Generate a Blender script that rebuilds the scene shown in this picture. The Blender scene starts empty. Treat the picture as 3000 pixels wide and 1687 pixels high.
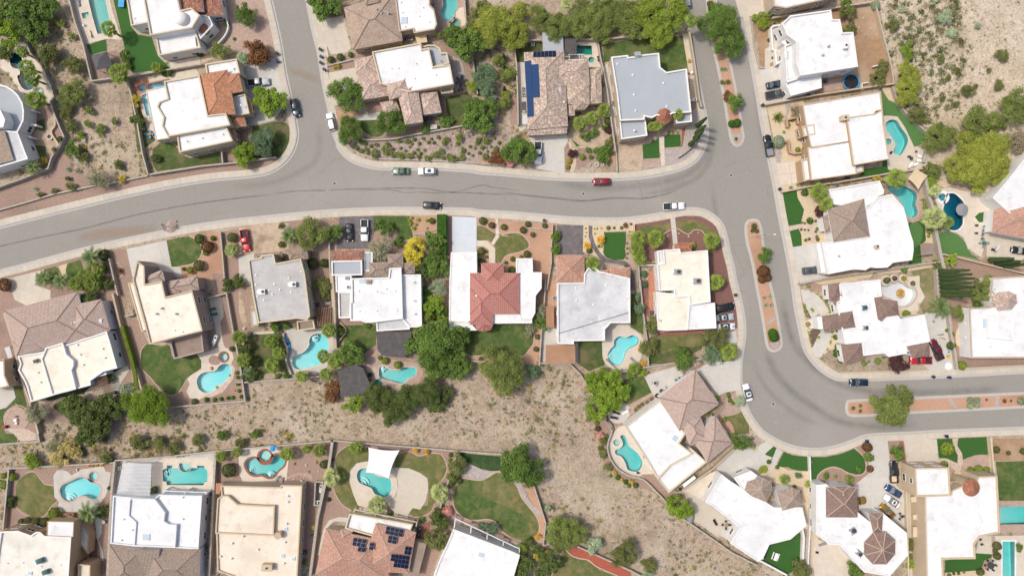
import bpy,bmesh,math,random
from mathutils import Vector,Matrix
from mathutils.geometry import delaunay_2d_cdt
R=random.Random(7)
PI=math.pi
S=bpy.context.scene
COL=S.collection
# camera, sky, sun, exposure
CAM_H=185.0
MPP=0.09
cam_data=bpy.data.cameras.new('camera')
cam=bpy.data.objects.new('camera',cam_data);COL.objects.link(cam)
cam.location=(0,0,CAM_H);cam.rotation_euler=(0,0,0)
cam_data.sensor_width=36;cam_data.lens=36*CAM_H/(3000*MPP)
cam_data.clip_start=1;cam_data.clip_end=4000
S.camera=cam
SUN_EL,SUN_AZ=math.radians(60),math.atan2(-0.97,0.25)
world=bpy.data.worlds.new('World');S.world=world;world.use_nodes=True
wn=world.node_tree.nodes;bg=wn['Background']
sky=wn.new('ShaderNodeTexSky');sky.sky_type='NISHITA';sky.sun_disc=False
sky.sun_elevation=SUN_EL;sky.sun_rotation=SUN_AZ;sky.air_density=1.0;sky.dust_density=5.0;sky.ozone_density=1.0
world.node_tree.links.new(sky.outputs[0],bg.inputs[0]);bg.inputs[1].default_value=0.15
sd=bpy.data.lights.new('sun','SUN');sun=bpy.data.objects.new('sun',sd);COL.objects.link(sun)
sd.energy=2.4;sd.angle=math.radians(4.0);sd.color=(1.0,0.935,0.84)
sdir=Vector((math.sin(SUN_AZ)*math.cos(SUN_EL),math.cos(SUN_AZ)*math.cos(SUN_EL),math.sin(SUN_EL)))
sun.rotation_euler=sdir.to_track_quat('Z','Y').to_euler();sun.location=sdir*120
vs=S.view_settings;vs.view_transform='Standard';vs.look='None';vs.gamma=1;vs.use_curve_mapping=False
vs.exposure=-0.1
S.cycles.max_bounces=6;S.cycles.transparent_max_bounces=12
S.cycles.use_denoising=True
# coordinates: photo tiles to metres on the ground
TILES={'A0':(0,0),'A1':(700,0),'A2':(1400,0),'A3':(2200,0),'B0':(0,400),'B1':(700,400),'B2':(1400,400),'B3':(2200,400),'C0':(0,820),'C1':(700,820),'C2':(1400,820),'C3':(2200,820),'D0':(0,1237),'D1':(700,1237),'D2':(1400,1237),'D3':(2200,1237)}
TO=[0,0]
def T(t):TO[:]=TILES[t]
def P(x,y,z=0.0):
 px,py=TO[0]+x/3.22,TO[1]+y/3.22
 k=(CAM_H-z)/CAM_H
 return Vector(((px-1500)*MPP*k,(843.5-py)*MPP*k))
U=MPP/3.22
def pts(s,z=0.0):
 v=[float(a)for a in s.split()]if isinstance(s,str)else list(s)
 return[P(v[i],v[i+1],z)for i in range(0,len(v),2)]
def area(p):return 0.5*sum(p[i-1].x*p[i].y-p[i].x*p[i-1].y for i in range(len(p)))
def ccw(p):return p if area(p)>0 else p[::-1]
def smooth(p,n=5,closed=True):
 out=[];m=len(p)
 rng=range(m)if closed else range(m-1)
 for i in rng:
  if closed:a,b,c,d=p[i-1],p[i],p[(i+1)%m],p[(i+2)%m]
  else:a,b,c,d=p[max(i-1,0)],p[i],p[i+1],p[min(i+2,m-1)]
  for k in range(n):
   t=k/n
   out.append(0.5*((2*b)+(c-a)*t+(2*a-5*b+4*c-d)*t*t+(3*b-a-3*c+d)*t**3))
 if not closed:out.append(p[-1].copy())
 return out
def inside(pt,poly):
 c=False;x,y=pt[0],pt[1];j=len(poly)-1
 for i in range(len(poly)):
  xi,yi,xj,yj=poly[i][0],poly[i][1],poly[j][0],poly[j][1]
  if(yi>y)!=(yj>y)and x<(xj-xi)*(y-yi)/(yj-yi+1e-12)+xi:c=not c
  j=i
 return c
def offset(p,d,closed=True):
 """offset to the left of the walking direction (inwards for a ccw ring)"""
 out=[];m=len(p)
 for i in range(m):
  if closed:a,b,c=p[i-1],p[i],p[(i+1)%m]
  else:a,b,c=p[max(i-1,0)],p[i],p[min(i+1,m-1)]
  e1=(b-a).normalized()if(b-a).length>1e-6 else None
  e2=(c-b).normalized()if(c-b).length>1e-6 else None
  if e1 is None:e1=e2
  if e2 is None:e2=e1
  n1,n2=Vector((-e1.y,e1.x)),Vector((-e2.y,e2.x))
  n=n1+n2
  if n.length<1e-4:n=n1
  n.normalize();k=1/max(0.4,n.dot(n1))
  out.append(b+n*d*k)
 return out
def rs(p,step,closed=False):
 q=p+[p[0]]if closed else p
 L=[0]
 for i in range(1,len(q)):L.append(L[-1]+(q[i]-q[i-1]).length)
 n=max(1,round(L[-1]/step));out=[];j=0
 for k in range(n+1):
  t=L[-1]*k/n
  while j<len(L)-2 and L[j+1]<t:j+=1
  f=(t-L[j])/max(1e-9,L[j+1]-L[j]);out.append(q[j].lerp(q[j+1],min(1,f)))
 return out[:-1]if closed else out
def circle(x,y,r,n=20,z=0.0,ry=None):
 ry=ry or r
 return[P(x+r*math.cos(2*PI*k/n),y-ry*math.sin(2*PI*k/n),z)for k in range(n)]
# mesh building
class MB:
 def __init__(s):s.v=[];s.f=[];s.uv={};s.mi={};s.cl={};s.cur=None
 def add(s,vs,fs,mi=0):
  o=len(s.v);s.v+=[tuple(a)for a in vs]
  for f in fs:
   if mi:s.mi[len(s.f)]=mi
   if s.cur is not None:s.cl[len(s.f)]=s.cur
   s.f.append(tuple(i+o for i in f))
 def box(s,c,sz,rz=0.0,M=None,mi=0):
  hx,hy,hz=sz[0]/2,sz[1]/2,sz[2]/2
  vs=[Vector((a*hx,b*hy,d*hz))for d in(-1,1)for a,b in((-1,-1),(1,-1),(1,1),(-1,1))]
  m=Matrix.Translation(c)@(M or Matrix.Rotation(rz,4,'Z'))
  s.add([m@v for v in vs],[(3,2,1,0),(4,5,6,7),(0,1,5,4),(1,2,6,5),(2,3,7,6),(3,0,4,7)],mi)
 def prism(s,poly,z0,z1,top=True,bottom=False,mi=0):
  p=ccw(poly);n=len(p)
  s.add([(a.x,a.y,z0)for a in p]+[(a.x,a.y,z1)for a in p],[(i,(i+1)%n,n+(i+1)%n,n+i)for i in range(n)],mi)
  if top:s.add([(a.x,a.y,z1)for a in p],[tuple(range(n))],mi)
  if bottom:s.add([(a.x,a.y,z0)for a in p],[tuple(range(n-1,-1,-1))],mi)
 def ring(s,outer,inner,z0,z1,mi=0):
  n=len(outer)
  s.add([(a.x,a.y,z0)for a in outer]+[(a.x,a.y,z1)for a in outer]+[(a.x,a.y,z1)for a in inner]+[(a.x,a.y,z0)for a in inner],[q for i in range(n)for j in[(i+1)%n]for q in((i,j,n+j,n+i),(n+i,n+j,2*n+j,2*n+i),(2*n+i,2*n+j,3*n+j,3*n+i))],mi)
 def strip(s,a,b,z0,z1,mi=0):
  """closed-section wall between two open polylines a and b, from z0 to z1"""
  n=len(a);V=[]
  for i in range(n):V+=[(a[i].x,a[i].y,z0),(a[i].x,a[i].y,z1),(b[i].x,b[i].y,z1),(b[i].x,b[i].y,z0)]
  F=[]
  for i in range(n-1):
   o,q=4*i,4*i+4
   F+=[(o,o+1,q+1,q),(o+1,o+2,q+2,q+1),(o+2,o+3,q+3,q+2)]
  F+=[(0,3,2,1),(4*n-4,4*n-3,4*n-2,4*n-1)]
  s.add(V,F,mi)
 def tube(s,path,radii,n=6,mi=0,cap=True):
  V=[];F=[];m=len(path)
  for i,p in enumerate(path):
   p=Vector(p);d=Vector(path[min(i+1,m-1)])-Vector(path[max(i-1,0)])
   d=d.normalized()if d.length>1e-6 else Vector((0,0,1))
   a=d.orthogonal().normalized();b=d.cross(a)
   r=radii[i]if isinstance(radii,(list,tuple))else radii
   V+=[p+(a*math.cos(2*PI*k/n)+b*math.sin(2*PI*k/n))*r for k in range(n)]
  for i in range(m-1):
   for k in range(n):
    F.append((i*n+k,i*n+(k+1)%n,(i+1)*n+(k+1)%n,(i+1)*n+k))
  if cap:F+=[tuple(range(n-1,-1,-1)),tuple((m-1)*n+k for k in range(n))]
  s.add(V,F,mi)
 def lathe(s,c,prof,n=16,mi=0):
  V=[];F=[]
  for r,z in prof:V+=[(c[0]+r*math.cos(2*PI*k/n),c[1]+r*math.sin(2*PI*k/n),c[2]+z)for k in range(n)]
  for i in range(len(prof)-1):
   for k in range(n):F.append((i*n+k,i*n+(k+1)%n,(i+1)*n+(k+1)%n,(i+1)*n+k))
  if prof[-1][0]>1e-4:F.append(tuple((len(prof)-1)*n+k for k in range(n)))
  s.add(V,F,mi)
 def mesh(s,name,smooth_=False):
  m=bpy.data.meshes.new(name);m.from_pydata(s.v,[],s.f)
  if s.mi:
   for i,k in s.mi.items():m.polygons[i].material_index=k
  if s.uv:
   l=m.uv_layers.new(name='UVMap')
   for pi,uvs in s.uv.items():
    for li,uv in zip(m.polygons[pi].loop_indices,uvs):l.data[li].uv=uv
  if s.cl:m.attributes.new('clump','FLOAT','FACE').data.foreach_set('value',[s.cl.get(i,.5)for i in range(len(s.f))])
  if smooth_:m.polygons.foreach_set('use_smooth',[True]*len(m.polygons))
  m.update();return m
 def build(s,name,mat,parent=None,smooth_=False,loc=None):
  m=s.mesh(name,smooth_)
  for mm in(mat if isinstance(mat,(list,tuple))else[mat]):m.materials.append(mm)
  return link(name,m,parent,loc)
def link(name,data,parent=None,loc=None):
 o=bpy.data.objects.new(name,data);COL.objects.link(o)
 if parent is not None:
  o.parent=parent;o.location=-parent.location if loc is None else loc
  if loc is None and parent.parent is not None:o.location=-parent.location-parent.parent.location
 elif loc is not None:o.location=loc
 return o
def rel(o,loc):
 return Vector(loc)-o.location
def thing(name,label,cat,loc=(0,0,0),rz=0.0,group=None):
 o=bpy.data.objects.new(name,None);COL.objects.link(o);o.location=loc;o.rotation_euler=(0,0,rz)
 o.empty_display_size=0.5
 return tag(o,label,cat,group)
def tag(o,label=None,cat=None,group=None,kind=None):
 if label:o['label']=label
 if cat:o['category']=cat
 if group:o['group']=group
 if kind:o['kind']=kind
 return o
# materials
MATS={}
def srg(r,g,b):return tuple(((c/255)/12.92 if c/255<0.04045 else((c/255+0.055)/1.055)**2.4)for c in(r,g,b))
def mat(name,col,rough=0.85,col2=None,scale=1.0,detail=6,bump=0.0,bscale=None,obj_var=0.0,spec=0.3,metal=0.0,extra=None,col3=None,scale3=0.08):
 """principled with two noise-mixed colours, a slow third one, fine bump and per-object variation"""
 if name in MATS:return MATS[name]
 m=bpy.data.materials.new(name);MATS[name]=m;m.use_nodes=True
 nt=m.node_tree;N=nt.nodes;L=nt.links;b=N['Principled BSDF']
 b.inputs['Roughness'].default_value=rough;b.inputs['Specular IOR Level'].default_value=spec;b.inputs['Metallic'].default_value=metal
 tc=N.new('ShaderNodeNewGeometry');pos=tc.outputs['Position']
 cur=None
 if col2 is not None:
  nz=N.new('ShaderNodeTexNoise');nz.inputs['Scale'].default_value=scale;nz.inputs['Detail'].default_value=detail;nz.inputs['Roughness'].default_value=0.65
  L.new(pos,nz.inputs['Vector'])
  rp=N.new('ShaderNodeValToRGB');rp.color_ramp.elements[0].position=0.34;rp.color_ramp.elements[1].position=0.66
  rp.color_ramp.elements[0].color=(*col,1);rp.color_ramp.elements[1].color=(*col2,1)
  L.new(nz.outputs['Fac'],rp.inputs[0]);cur=rp.outputs[0]
 if col3 is not None:
  nz=N.new('ShaderNodeTexNoise');nz.inputs['Scale'].default_value=scale3;nz.inputs['Detail'].default_value=4
  L.new(pos,nz.inputs['Vector'])
  rp=N.new('ShaderNodeValToRGB');rp.color_ramp.elements[0].position=0.5;rp.color_ramp.elements[1].position=0.68
  L.new(nz.outputs['Fac'],rp.inputs[0])
  mx=N.new('ShaderNodeMix');mx.data_type='RGBA';L.new(rp.outputs[0],mx.inputs['Factor'])
  if cur:L.new(cur,mx.inputs['A'])
  else:mx.inputs['A'].default_value=(*col,1)
  mx.inputs['B'].default_value=(*col3,1);cur=mx.outputs['Result']
 if obj_var:
  oi=N.new('ShaderNodeObjectInfo');mr=N.new('ShaderNodeMapRange');mr.inputs['To Min'].default_value=1-obj_var;mr.inputs['To Max'].default_value=1+obj_var
  L.new(oi.outputs['Random'],mr.inputs['Value'])
  mx=N.new('ShaderNodeMix');mx.data_type='RGBA';mx.blend_type='MULTIPLY';mx.inputs['Factor'].default_value=1
  if cur:L.new(cur,mx.inputs['A'])
  else:mx.inputs['A'].default_value=(*col,1)
  L.new(mr.outputs[0],mx.inputs['B']);cur=mx.outputs['Result']
 if extra:cur=extra(nt,cur,pos,col)
 if cur:L.new(cur,b.inputs['Base Color'])
 else:b.inputs['Base Color'].default_value=(*col,1)
 if bump:
  nz=N.new('ShaderNodeTexNoise');nz.inputs['Scale'].default_value=bscale or scale*3;nz.inputs['Detail'].default_value=6
  L.new(pos,nz.inputs['Vector'])
  bp=N.new('ShaderNodeBump');bp.inputs['Strength'].default_value=bump;bp.inputs['Distance'].default_value=0.15
  L.new(nz.outputs['Fac'],bp.inputs['Height']);L.new(bp.outputs[0],b.inputs['Normal'])
 return m
def mixin(nt,cur,col,fac_socket,B,blend='MIX'):
 mx=nt.nodes.new('ShaderNodeMix');mx.data_type='RGBA';mx.blend_type=blend
 nt.links.new(fac_socket,mx.inputs['Factor'])
 if cur:nt.links.new(cur,mx.inputs['A'])
 else:mx.inputs['A'].default_value=(*col,1)
 if isinstance(B,tuple):mx.inputs['B'].default_value=(*B[:3],1)
 else:nt.links.new(B,mx.inputs['B'])
 return mx.outputs['Result']
def cracks(nt,cur,pos,col):
 N,L=nt.nodes,nt.links
 nz=N.new('ShaderNodeTexNoise');nz.inputs['Scale'].default_value=0.35;nz.inputs['Detail'].default_value=3;L.new(pos,nz.inputs['Vector'])
 ad=N.new('ShaderNodeVectorMath');ad.operation='MULTIPLY_ADD';L.new(nz.outputs['Color'],ad.inputs[0]);ad.inputs[1].default_value=(2.2,2.2,0);L.new(pos,ad.inputs[2])
 vo=N.new('ShaderNodeTexVoronoi');vo.feature='DISTANCE_TO_EDGE';vo.inputs['Scale'].default_value=0.075;L.new(ad.outputs[0],vo.inputs['Vector'])
 mr=N.new('ShaderNodeMapRange');mr.inputs['From Min'].default_value=0.0;mr.inputs['From Max'].default_value=0.006;mr.inputs['To Min'].default_value=0.32;mr.inputs['To Max'].default_value=0
 L.new(vo.outputs['Distance'],mr.inputs['Value'])
 n2=N.new('ShaderNodeTexNoise');n2.inputs['Scale'].default_value=0.06;L.new(pos,n2.inputs['Vector'])
 m2=N.new('ShaderNodeMapRange');m2.inputs['From Min'].default_value=0.42;m2.inputs['From Max'].default_value=0.6;L.new(n2.outputs['Fac'],m2.inputs['Value'])
 mu=N.new('ShaderNodeMath');mu.operation='MULTIPLY';L.new(mr.outputs[0],mu.inputs[0]);L.new(m2.outputs[0],mu.inputs[1])
 return mixin(nt,cur,col,mu.outputs[0],(0.09,0.085,0.08))
def chain(*fs):
 def f(nt,cur,pos,col):
  for q in fs:cur=q(nt,cur,pos,col)
  return cur
 return f
def pb_(scale,c2,amt=0.6,lo=0.45):
 def f(nt,cur,pos,col):
  N,L=nt.nodes,nt.links
  vo=N.new('ShaderNodeTexVoronoi');vo.inputs['Scale'].default_value=scale;L.new(pos,vo.inputs['Vector'])
  sp=N.new('ShaderNodeSeparateColor');L.new(vo.outputs['Color'],sp.inputs[0])
  mr=N.new('ShaderNodeMapRange');mr.inputs['From Min'].default_value=lo;mr.inputs['From Max'].default_value=1.0;mr.inputs['To Max'].default_value=amt
  L.new(sp.outputs[0],mr.inputs['Value'])
  return mixin(nt,cur,col,mr.outputs[0],c2)
 return f
def blotch(scale,c2,amt,lo=.5,hi=.62,det=9):
 def f(nt,cur,pos,col):
  nz=nt.nodes.new('ShaderNodeTexNoise');nz.inputs['Scale'].default_value=scale;nz.inputs['Detail'].default_value=det;nz.inputs['Roughness'].default_value=.62;nt.links.new(pos,nz.inputs['Vector'])
  mr=nt.nodes.new('ShaderNodeMapRange');mr.inputs['From Min'].default_value=lo;mr.inputs['From Max'].default_value=hi;mr.inputs['To Max'].default_value=amt;nt.links.new(nz.outputs['Fac'],mr.inputs['Value'])
  return mixin(nt,cur,col,mr.outputs[0],c2)
 return f
def brick(scale,mortar,bw=0.5,rh=0.25,var=0.25,uv=True):
 def f(nt,cur,pos,col):
  N,L=nt.nodes,nt.links
  br=N.new('ShaderNodeTexBrick');br.inputs['Scale'].default_value=scale;br.inputs['Mortar Size'].default_value=0.03
  br.inputs['Brick Width'].default_value=bw;br.inputs['Row Height'].default_value=rh
  if uv:
   tc=N.new('ShaderNodeTexCoord');L.new(tc.outputs['UV'],br.inputs['Vector'])
  else:L.new(pos,br.inputs['Vector'])
  br.inputs['Color1'].default_value=(1-var,1-var,1-var,1);br.inputs['Color2'].default_value=(1+var,1+var,1+var,1);br.inputs['Mortar'].default_value=(mortar,mortar,mortar,1)
  mx=N.new('ShaderNodeMix');mx.data_type='RGBA';mx.blend_type='MULTIPLY';mx.inputs['Factor'].default_value=1
  if cur:L.new(cur,mx.inputs['A'])
  else:mx.inputs['A'].default_value=(*col,1)
  L.new(br.outputs['Color'],mx.inputs['B']);return mx.outputs['Result']
 return f
def leafmat(name,c1,c2,trans=0.25):
 if name in MATS:return MATS[name]
 m=bpy.data.materials.new(name);MATS[name]=m;m.use_nodes=True
 nt=m.node_tree;N=nt.nodes;L=nt.links;b=N['Principled BSDF'];out=N['Material Output']
 g=N.new('ShaderNodeNewGeometry');oi=N.new('ShaderNodeObjectInfo')
 at=N.new('ShaderNodeAttribute');at.attribute_name='clump'
 def mad(a,k,c=None):
  q=N.new('ShaderNodeMath');q.operation='MULTIPLY_ADD';L.new(a,q.inputs[0]);q.inputs[1].default_value=k
  if c is None:q.inputs[2].default_value=0
  else:L.new(c,q.inputs[2])
  return q.outputs[0]
 ad=mad(g.outputs['Random Per Island'],.42,mad(at.outputs['Fac'],.40,mad(oi.outputs['Random'],.18)))
 rp=N.new('ShaderNodeValToRGB');rp.color_ramp.elements[0].color=(*c1,1);rp.color_ramp.elements[1].color=(*c2,1)
 L.new(ad,rp.inputs[0]);L.new(rp.outputs[0],b.inputs['Base Color'])
 b.inputs['Roughness'].default_value=0.6;b.inputs['Specular IOR Level'].default_value=0.25
 tr=N.new('ShaderNodeBsdfTranslucent');L.new(rp.outputs[0],tr.inputs['Color'])
 mx=N.new('ShaderNodeMixShader');mx.inputs[0].default_value=trans;L.new(b.outputs[0],mx.inputs[1]);L.new(tr.outputs[0],mx.inputs[2]);L.new(mx.outputs[0],out.inputs['Surface'])
 return m
def watermat(name,tint):
 if name in MATS:return MATS[name]
 m=bpy.data.materials.new(name);MATS[name]=m;m.use_nodes=True
 nt=m.node_tree;N=nt.nodes;L=nt.links;out=N['Material Output'];N.remove(N['Principled BSDF'])
 t=N.new('ShaderNodeBsdfTransparent')
 gl=N.new('ShaderNodeBsdfGlossy');gl.inputs['Roughness'].default_value=0.03
 fr=N.new('ShaderNodeFresnel');fr.inputs['IOR'].default_value=1.33
 geo=N.new('ShaderNodeNewGeometry');nz=N.new('ShaderNodeTexNoise');nz.inputs['Scale'].default_value=2.2;nz.inputs['Detail'].default_value=3;L.new(geo.outputs['Position'],nz.inputs['Vector'])
 bp=N.new('ShaderNodeBump');bp.inputs['Strength'].default_value=0.05;bp.inputs['Distance'].default_value=0.05;L.new(nz.outputs['Fac'],bp.inputs['Height'])
 L.new(bp.outputs[0],gl.inputs['Normal']);L.new(bp.outputs[0],fr.inputs['Normal'])
 mx=N.new('ShaderNodeMixShader');L.new(fr.outputs[0],mx.inputs[0]);L.new(t.outputs[0],mx.inputs[1]);L.new(gl.outputs[0],mx.inputs[2]);L.new(mx.outputs[0],out.inputs['Surface'])
 va=N.new('ShaderNodeVolumeAbsorption');va.inputs['Color'].default_value=(*tint[:3],1);va.inputs['Density'].default_value=tint[3];L.new(va.outputs[0],out.inputs['Volume'])
 return m
# material table
M={}
M['desert']=mat('desert_soil',(.285,.207,.143),.95,(.415,.325,.24),.5,14,.6,3.5,extra=chain(pb_(4.2,(.60,.54,.46),.45),blotch(.09,(.49,.415,.33),.6),blotch(.13,(.20,.165,.11),.65,.52,.68),pb_(2.6,(.17,.14,.11),.6,.78)),col3=(.40,.33,.23),scale3=.05)
M['desert_light']=mat('pale_desert_soil',(.39,.305,.21),.95,(.58,.49,.385),.4,14,.6,3.5,extra=chain(pb_(3.4,(.75,.68,.58),.5),blotch(.1,(.30,.25,.16),.6,.52,.68),pb_(2.2,(.2,.17,.13),.6,.78)),col3=(.50,.40,.27),scale3=.05)
M['rockslope']=mat('rocky_slope_soil',(.27,.205,.17),.95,(.38,.31,.27),1.6,8,.6,2.5,extra=pb_(2.4,(.50,.40,.37),.75))
M['road']=mat('worn_asphalt',(.262,.248,.222),.9,(.295,.28,.252),2.0,8,.15,8,extra=cracks,col3=(.32,.298,.27),scale3=.03)
M['concrete']=mat('pale_concrete',(.50,.48,.44),.85,(.56,.54,.50),.8,6,.1,6,obj_var=.05,col3=(.52,.49,.435),scale3=.2)
M['sidewalk']=mat('tan_concrete',(.51,.455,.37),.85,(.56,.505,.425),.7,6,.1,6,obj_var=.05)
M['bluepave']=mat('bluish_white_painted_concrete',(.52,.565,.61),.7,(.56,.60,.64),.5,obj_var=.03)
M['kerb']=mat('grey_kerb_concrete',(.43,.41,.375),.85,(.49,.465,.43),1.2)
M['cream']=mat('cream_patio_concrete',(.56,.49,.40),.85,(.63,.565,.475),.6,6,.1,6,obj_var=.04)
M['greydeck']=mat('grey_patio_concrete',(.47,.45,.415),.85,(.53,.505,.46),.6,6,.1,6,obj_var=.04)
M['paver']=mat('pinkish_pavers',(.40,.29,.235),.85,(.49,.365,.30),1.0,6,.15,6,extra=brick(1.6,.75,.5,.25,.12,uv=False))
M['tanpaver']=mat('tan_stamped_concrete',(.45,.345,.245),.85,(.53,.42,.31),.9,6,.15,6,extra=brick(.9,.8,.6,.4,.08,uv=False),col3=(.30,.225,.16),scale3=.25)
M['flagstone']=mat('flagstone',(.44,.34,.27),.85,(.55,.46,.37),1.2,4,.2,4,extra=pb_(1.4,(.60,.50,.42),.6))
M['darkstamp']=mat('dark_stamped_concrete',(.12,.105,.11),.8,(.19,.17,.175),.7,6,.15,5,extra=brick(.7,.8,.8,.5,.1,uv=False))
M['brickred']=mat('red_brick_paving',(.26,.10,.075),.85,(.34,.15,.11),1.5,5,.2,5,extra=brick(2.2,.75,.5,.25,.15,uv=False))
M['terra']=mat('terracotta_paving',(.42,.185,.11),.8,(.48,.235,.145),1.0,extra=brick(1.4,.8,.5,.5,.08,uv=False))
M['gravel']=mat('reddish_brown_gravel',(.27,.175,.135),.95,(.37,.26,.205),2.2,8,.4,7,extra=pb_(7,(.42,.33,.28),.5),col3=(.26,.18,.14))
M['orange']=mat('orange_gravel',(.42,.245,.16),.95,(.51,.325,.225),2.2,8,.4,7,extra=pb_(7,(.50,.32,.22),.5),col3=(.36,.21,.13))
M['redrock']=mat('dark_red_rock_mulch',(.17,.085,.07),.95,(.25,.135,.115),2.5,8,.4,7)
M['redmulch']=mat('bright_red_mulch',(.33,.075,.045),.95,(.40,.13,.085),2.5,8,.4,7)
M['tan']=mat('yellow_tan_gravel',(.52,.405,.26),.95,(.62,.51,.355),2.2,8,.4,7,extra=pb_(7,(.60,.53,.42),.5))
M['river']=mat('grey_river_rock',(.30,.26,.24),.95,(.42,.375,.35),2.5,8,.6,4,extra=pb_(5,(.55,.49,.46),.7))
M['brownsoil']=mat('brown_dirt',(.30,.185,.105),.95,(.38,.255,.16),.9,8,.3,5,col3=(.43,.32,.22),scale3=.1)
M['plum']=mat('plum_mulch',(.12,.075,.065),.95,(.18,.12,.10),3,6,.3,7)
def grass(n,a,b,c=None):return mat(n,a,.9,b,.7,12,.5,9,col3=c,scale3=.2,extra=chain(pb_(9,tuple(x*.8 for x in a),.5),blotch(.35,(b[0]*1.7,b[1]*1.15,b[2]*1.6),.65,.5,.66)))
M['lawn']=grass('green_grass',(.052,.095,.022),(.10,.15,.04),(.15,.16,.06))
M['turf']=mat('artificial_turf',(.032,.10,.018),.9,(.045,.125,.026),3.0,6,.25,12)
M['putting']=mat('putting_green_turf',(.075,.17,.05),.9,(.095,.20,.06),1.5,6,.2,12)
M['drylawn']=grass('dry_grass',(.10,.125,.035),(.16,.165,.06),(.235,.205,.095))
M['yellowlawn']=grass('pale_dry_grass',(.17,.17,.075),(.23,.22,.11),(.30,.26,.15))
M['patchlawn']=grass('patchy_grass',(.05,.085,.022),(.10,.125,.04),(.17,.145,.08))  # green grass mottled at random with thinner brownish patches
M['hedgecover']=grass('dark_ground_cover',(.03,.065,.02),(.05,.095,.03))
def stc(n,c):return mat(n,c,.9,tuple(x*.9 for x in c),.5,5,.15,9)
M['w_white']=stc('white_stucco',(.78,.77,.75));M['w_cream']=stc('cream_stucco',(.60,.52,.38));M['w_beige']=stc('beige_stucco',(.50,.40,.30))
M['w_tan']=stc('tan_stucco',(.46,.32,.20));M['w_sand']=stc('sand_stucco',(.56,.45,.32));M['w_mauve']=stc('mauve_stucco',(.40,.32,.29))
M['w_olive']=stc('olive_stucco',(.42,.36,.24));M['w_peach']=stc('peach_stucco',(.58,.50,.36));M['w_bluewhite']=stc('bluish_white_stucco',(.70,.72,.75))
def dirt(nt,cur,pos,col):
 N,L=nt.nodes,nt.links
 nz=N.new('ShaderNodeTexNoise');nz.inputs['Scale'].default_value=.45;nz.inputs['Detail'].default_value=8;nz.inputs['Roughness'].default_value=.7;L.new(pos,nz.inputs['Vector'])
 mr=N.new('ShaderNodeMapRange');mr.inputs['From Min'].default_value=.53;mr.inputs['From Max'].default_value=.74;mr.inputs['To Max'].default_value=.6;L.new(nz.outputs['Fac'],mr.inputs['Value'])
 return mixin(nt,cur,col,mr.outputs[0],tuple(x*.62 for x in(col[0],col[1]*.92,col[2]*.82)))
def mbr(n,a,b):return mat(n,a,.8,b,.35,6,.08,3,extra=dirt,col3=tuple(x*.92 for x in a),scale3=.15)
M['white']=mbr('white_roof_membrane',(.70,.71,.715),(.78,.78,.77));M['offwhite']=mbr('aged_white_roof',(.50,.515,.53),(.64,.645,.65))
M['ivory']=mbr('ivory_roof_membrane',(.68,.65,.58),(.75,.73,.67));M['creamroof']=mbr('cream_roof_membrane',(.74,.68,.57),(.80,.745,.645));M['sandroof']=mbr('sand_roof_membrane',(.70,.615,.50),(.76,.68,.57))
M['greyroof']=mbr('grey_roof_membrane',(.43,.425,.415),(.49,.48,.47));M['bluegrey']=mat('blue_grey_roof_membrane',(.35,.385,.415),.8,(.38,.41,.44),.3,5,.05,3)
M['brownroof']=mbr('brown_flat_roof',(.27,.205,.165),(.32,.25,.20));M['terracottaroof']=mbr('tan_metal_roof',(.36,.205,.12),(.40,.235,.14))
def tiles(n,a,b,c=None,sc=1.0,var=.2):return mat(n,a,.8,b,1.5,6,.1,5,extra=brick(sc,.55,.34,.42,var),col3=c,scale3=.5,spec=.2)
M['t_orange']=tiles('orange_clay_tiles',(.48,.225,.125),(.58,.31,.195));M['t_tan']=tiles('tan_concrete_tiles',(.45,.345,.27),(.52,.41,.325),(.42,.32,.245),var=.1)
M['t_pinktan']=tiles('pinkish_tan_barrel_tiles',(.46,.34,.285),(.66,.53,.455),var=.3);M['t_blend']=tiles('blended_tan_tiles',(.45,.345,.27),(.62,.51,.425),(.48,.38,.32),var=.35)
M['t_red']=tiles('red_barrel_tiles',(.32,.125,.09),(.48,.27,.20),var=.3);M['t_metalred']=tiles('rose_red_metal_tiles',(.46,.205,.17),(.51,.25,.21),var=.05)
M['t_mauve']=tiles('mauve_brown_tiles',(.47,.36,.305),(.54,.425,.365),var=.1);M['t_brown']=tiles('brown_tiles',(.25,.17,.14),(.30,.215,.18),var=.12)
M['t_greybrown']=tiles('grey_brown_tiles',(.34,.27,.215),(.40,.32,.265),var=.12);M['t_rose']=tiles('rose_clay_tiles',(.48,.275,.205),(.55,.345,.27),(.50,.30,.22),var=.16)
M['t_terra']=tiles('terracotta_tiles',(.34,.135,.08),(.42,.20,.13),var=.2);M['t_dark']=mat('charcoal_shingles',(.085,.085,.09),.85,(.12,.12,.125),4)
M['ridge_light']=mat('pale_ridge_tiles',(.48,.38,.32),.85,(.40,.30,.25),3);M['ridge_brown']=mat('brown_ridge_tiles',(.25,.18,.145),.85,(.29,.215,.18),3)
M['ridge_orange']=mat('orange_ridge_tiles',(.44,.21,.12),.85,(.50,.28,.18),3);M['ridge_red']=mat('rose_ridge_tiles',(.36,.12,.11),.8,(.40,.15,.14),3)
M['stonewall']=mat('pale_stone_wall',(.36,.325,.275),.95,(.48,.44,.38),2.5,6,.6,4,extra=pb_(3.0,(.30,.26,.215),.5))
M['tanwall']=mat('tan_block_wall',(.44,.36,.26),.95,(.50,.42,.32),2.0,6,.3,5);M['whitewall']=stc('white_wall',(.72,.70,.66));M['redwall']=mat('red_brick_edge',(.36,.16,.11),.9,(.44,.22,.16),4)
M['pinkedge']=mat('pink_concrete_edging',(.48,.33,.27),.9,(.54,.40,.33),3)
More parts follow.
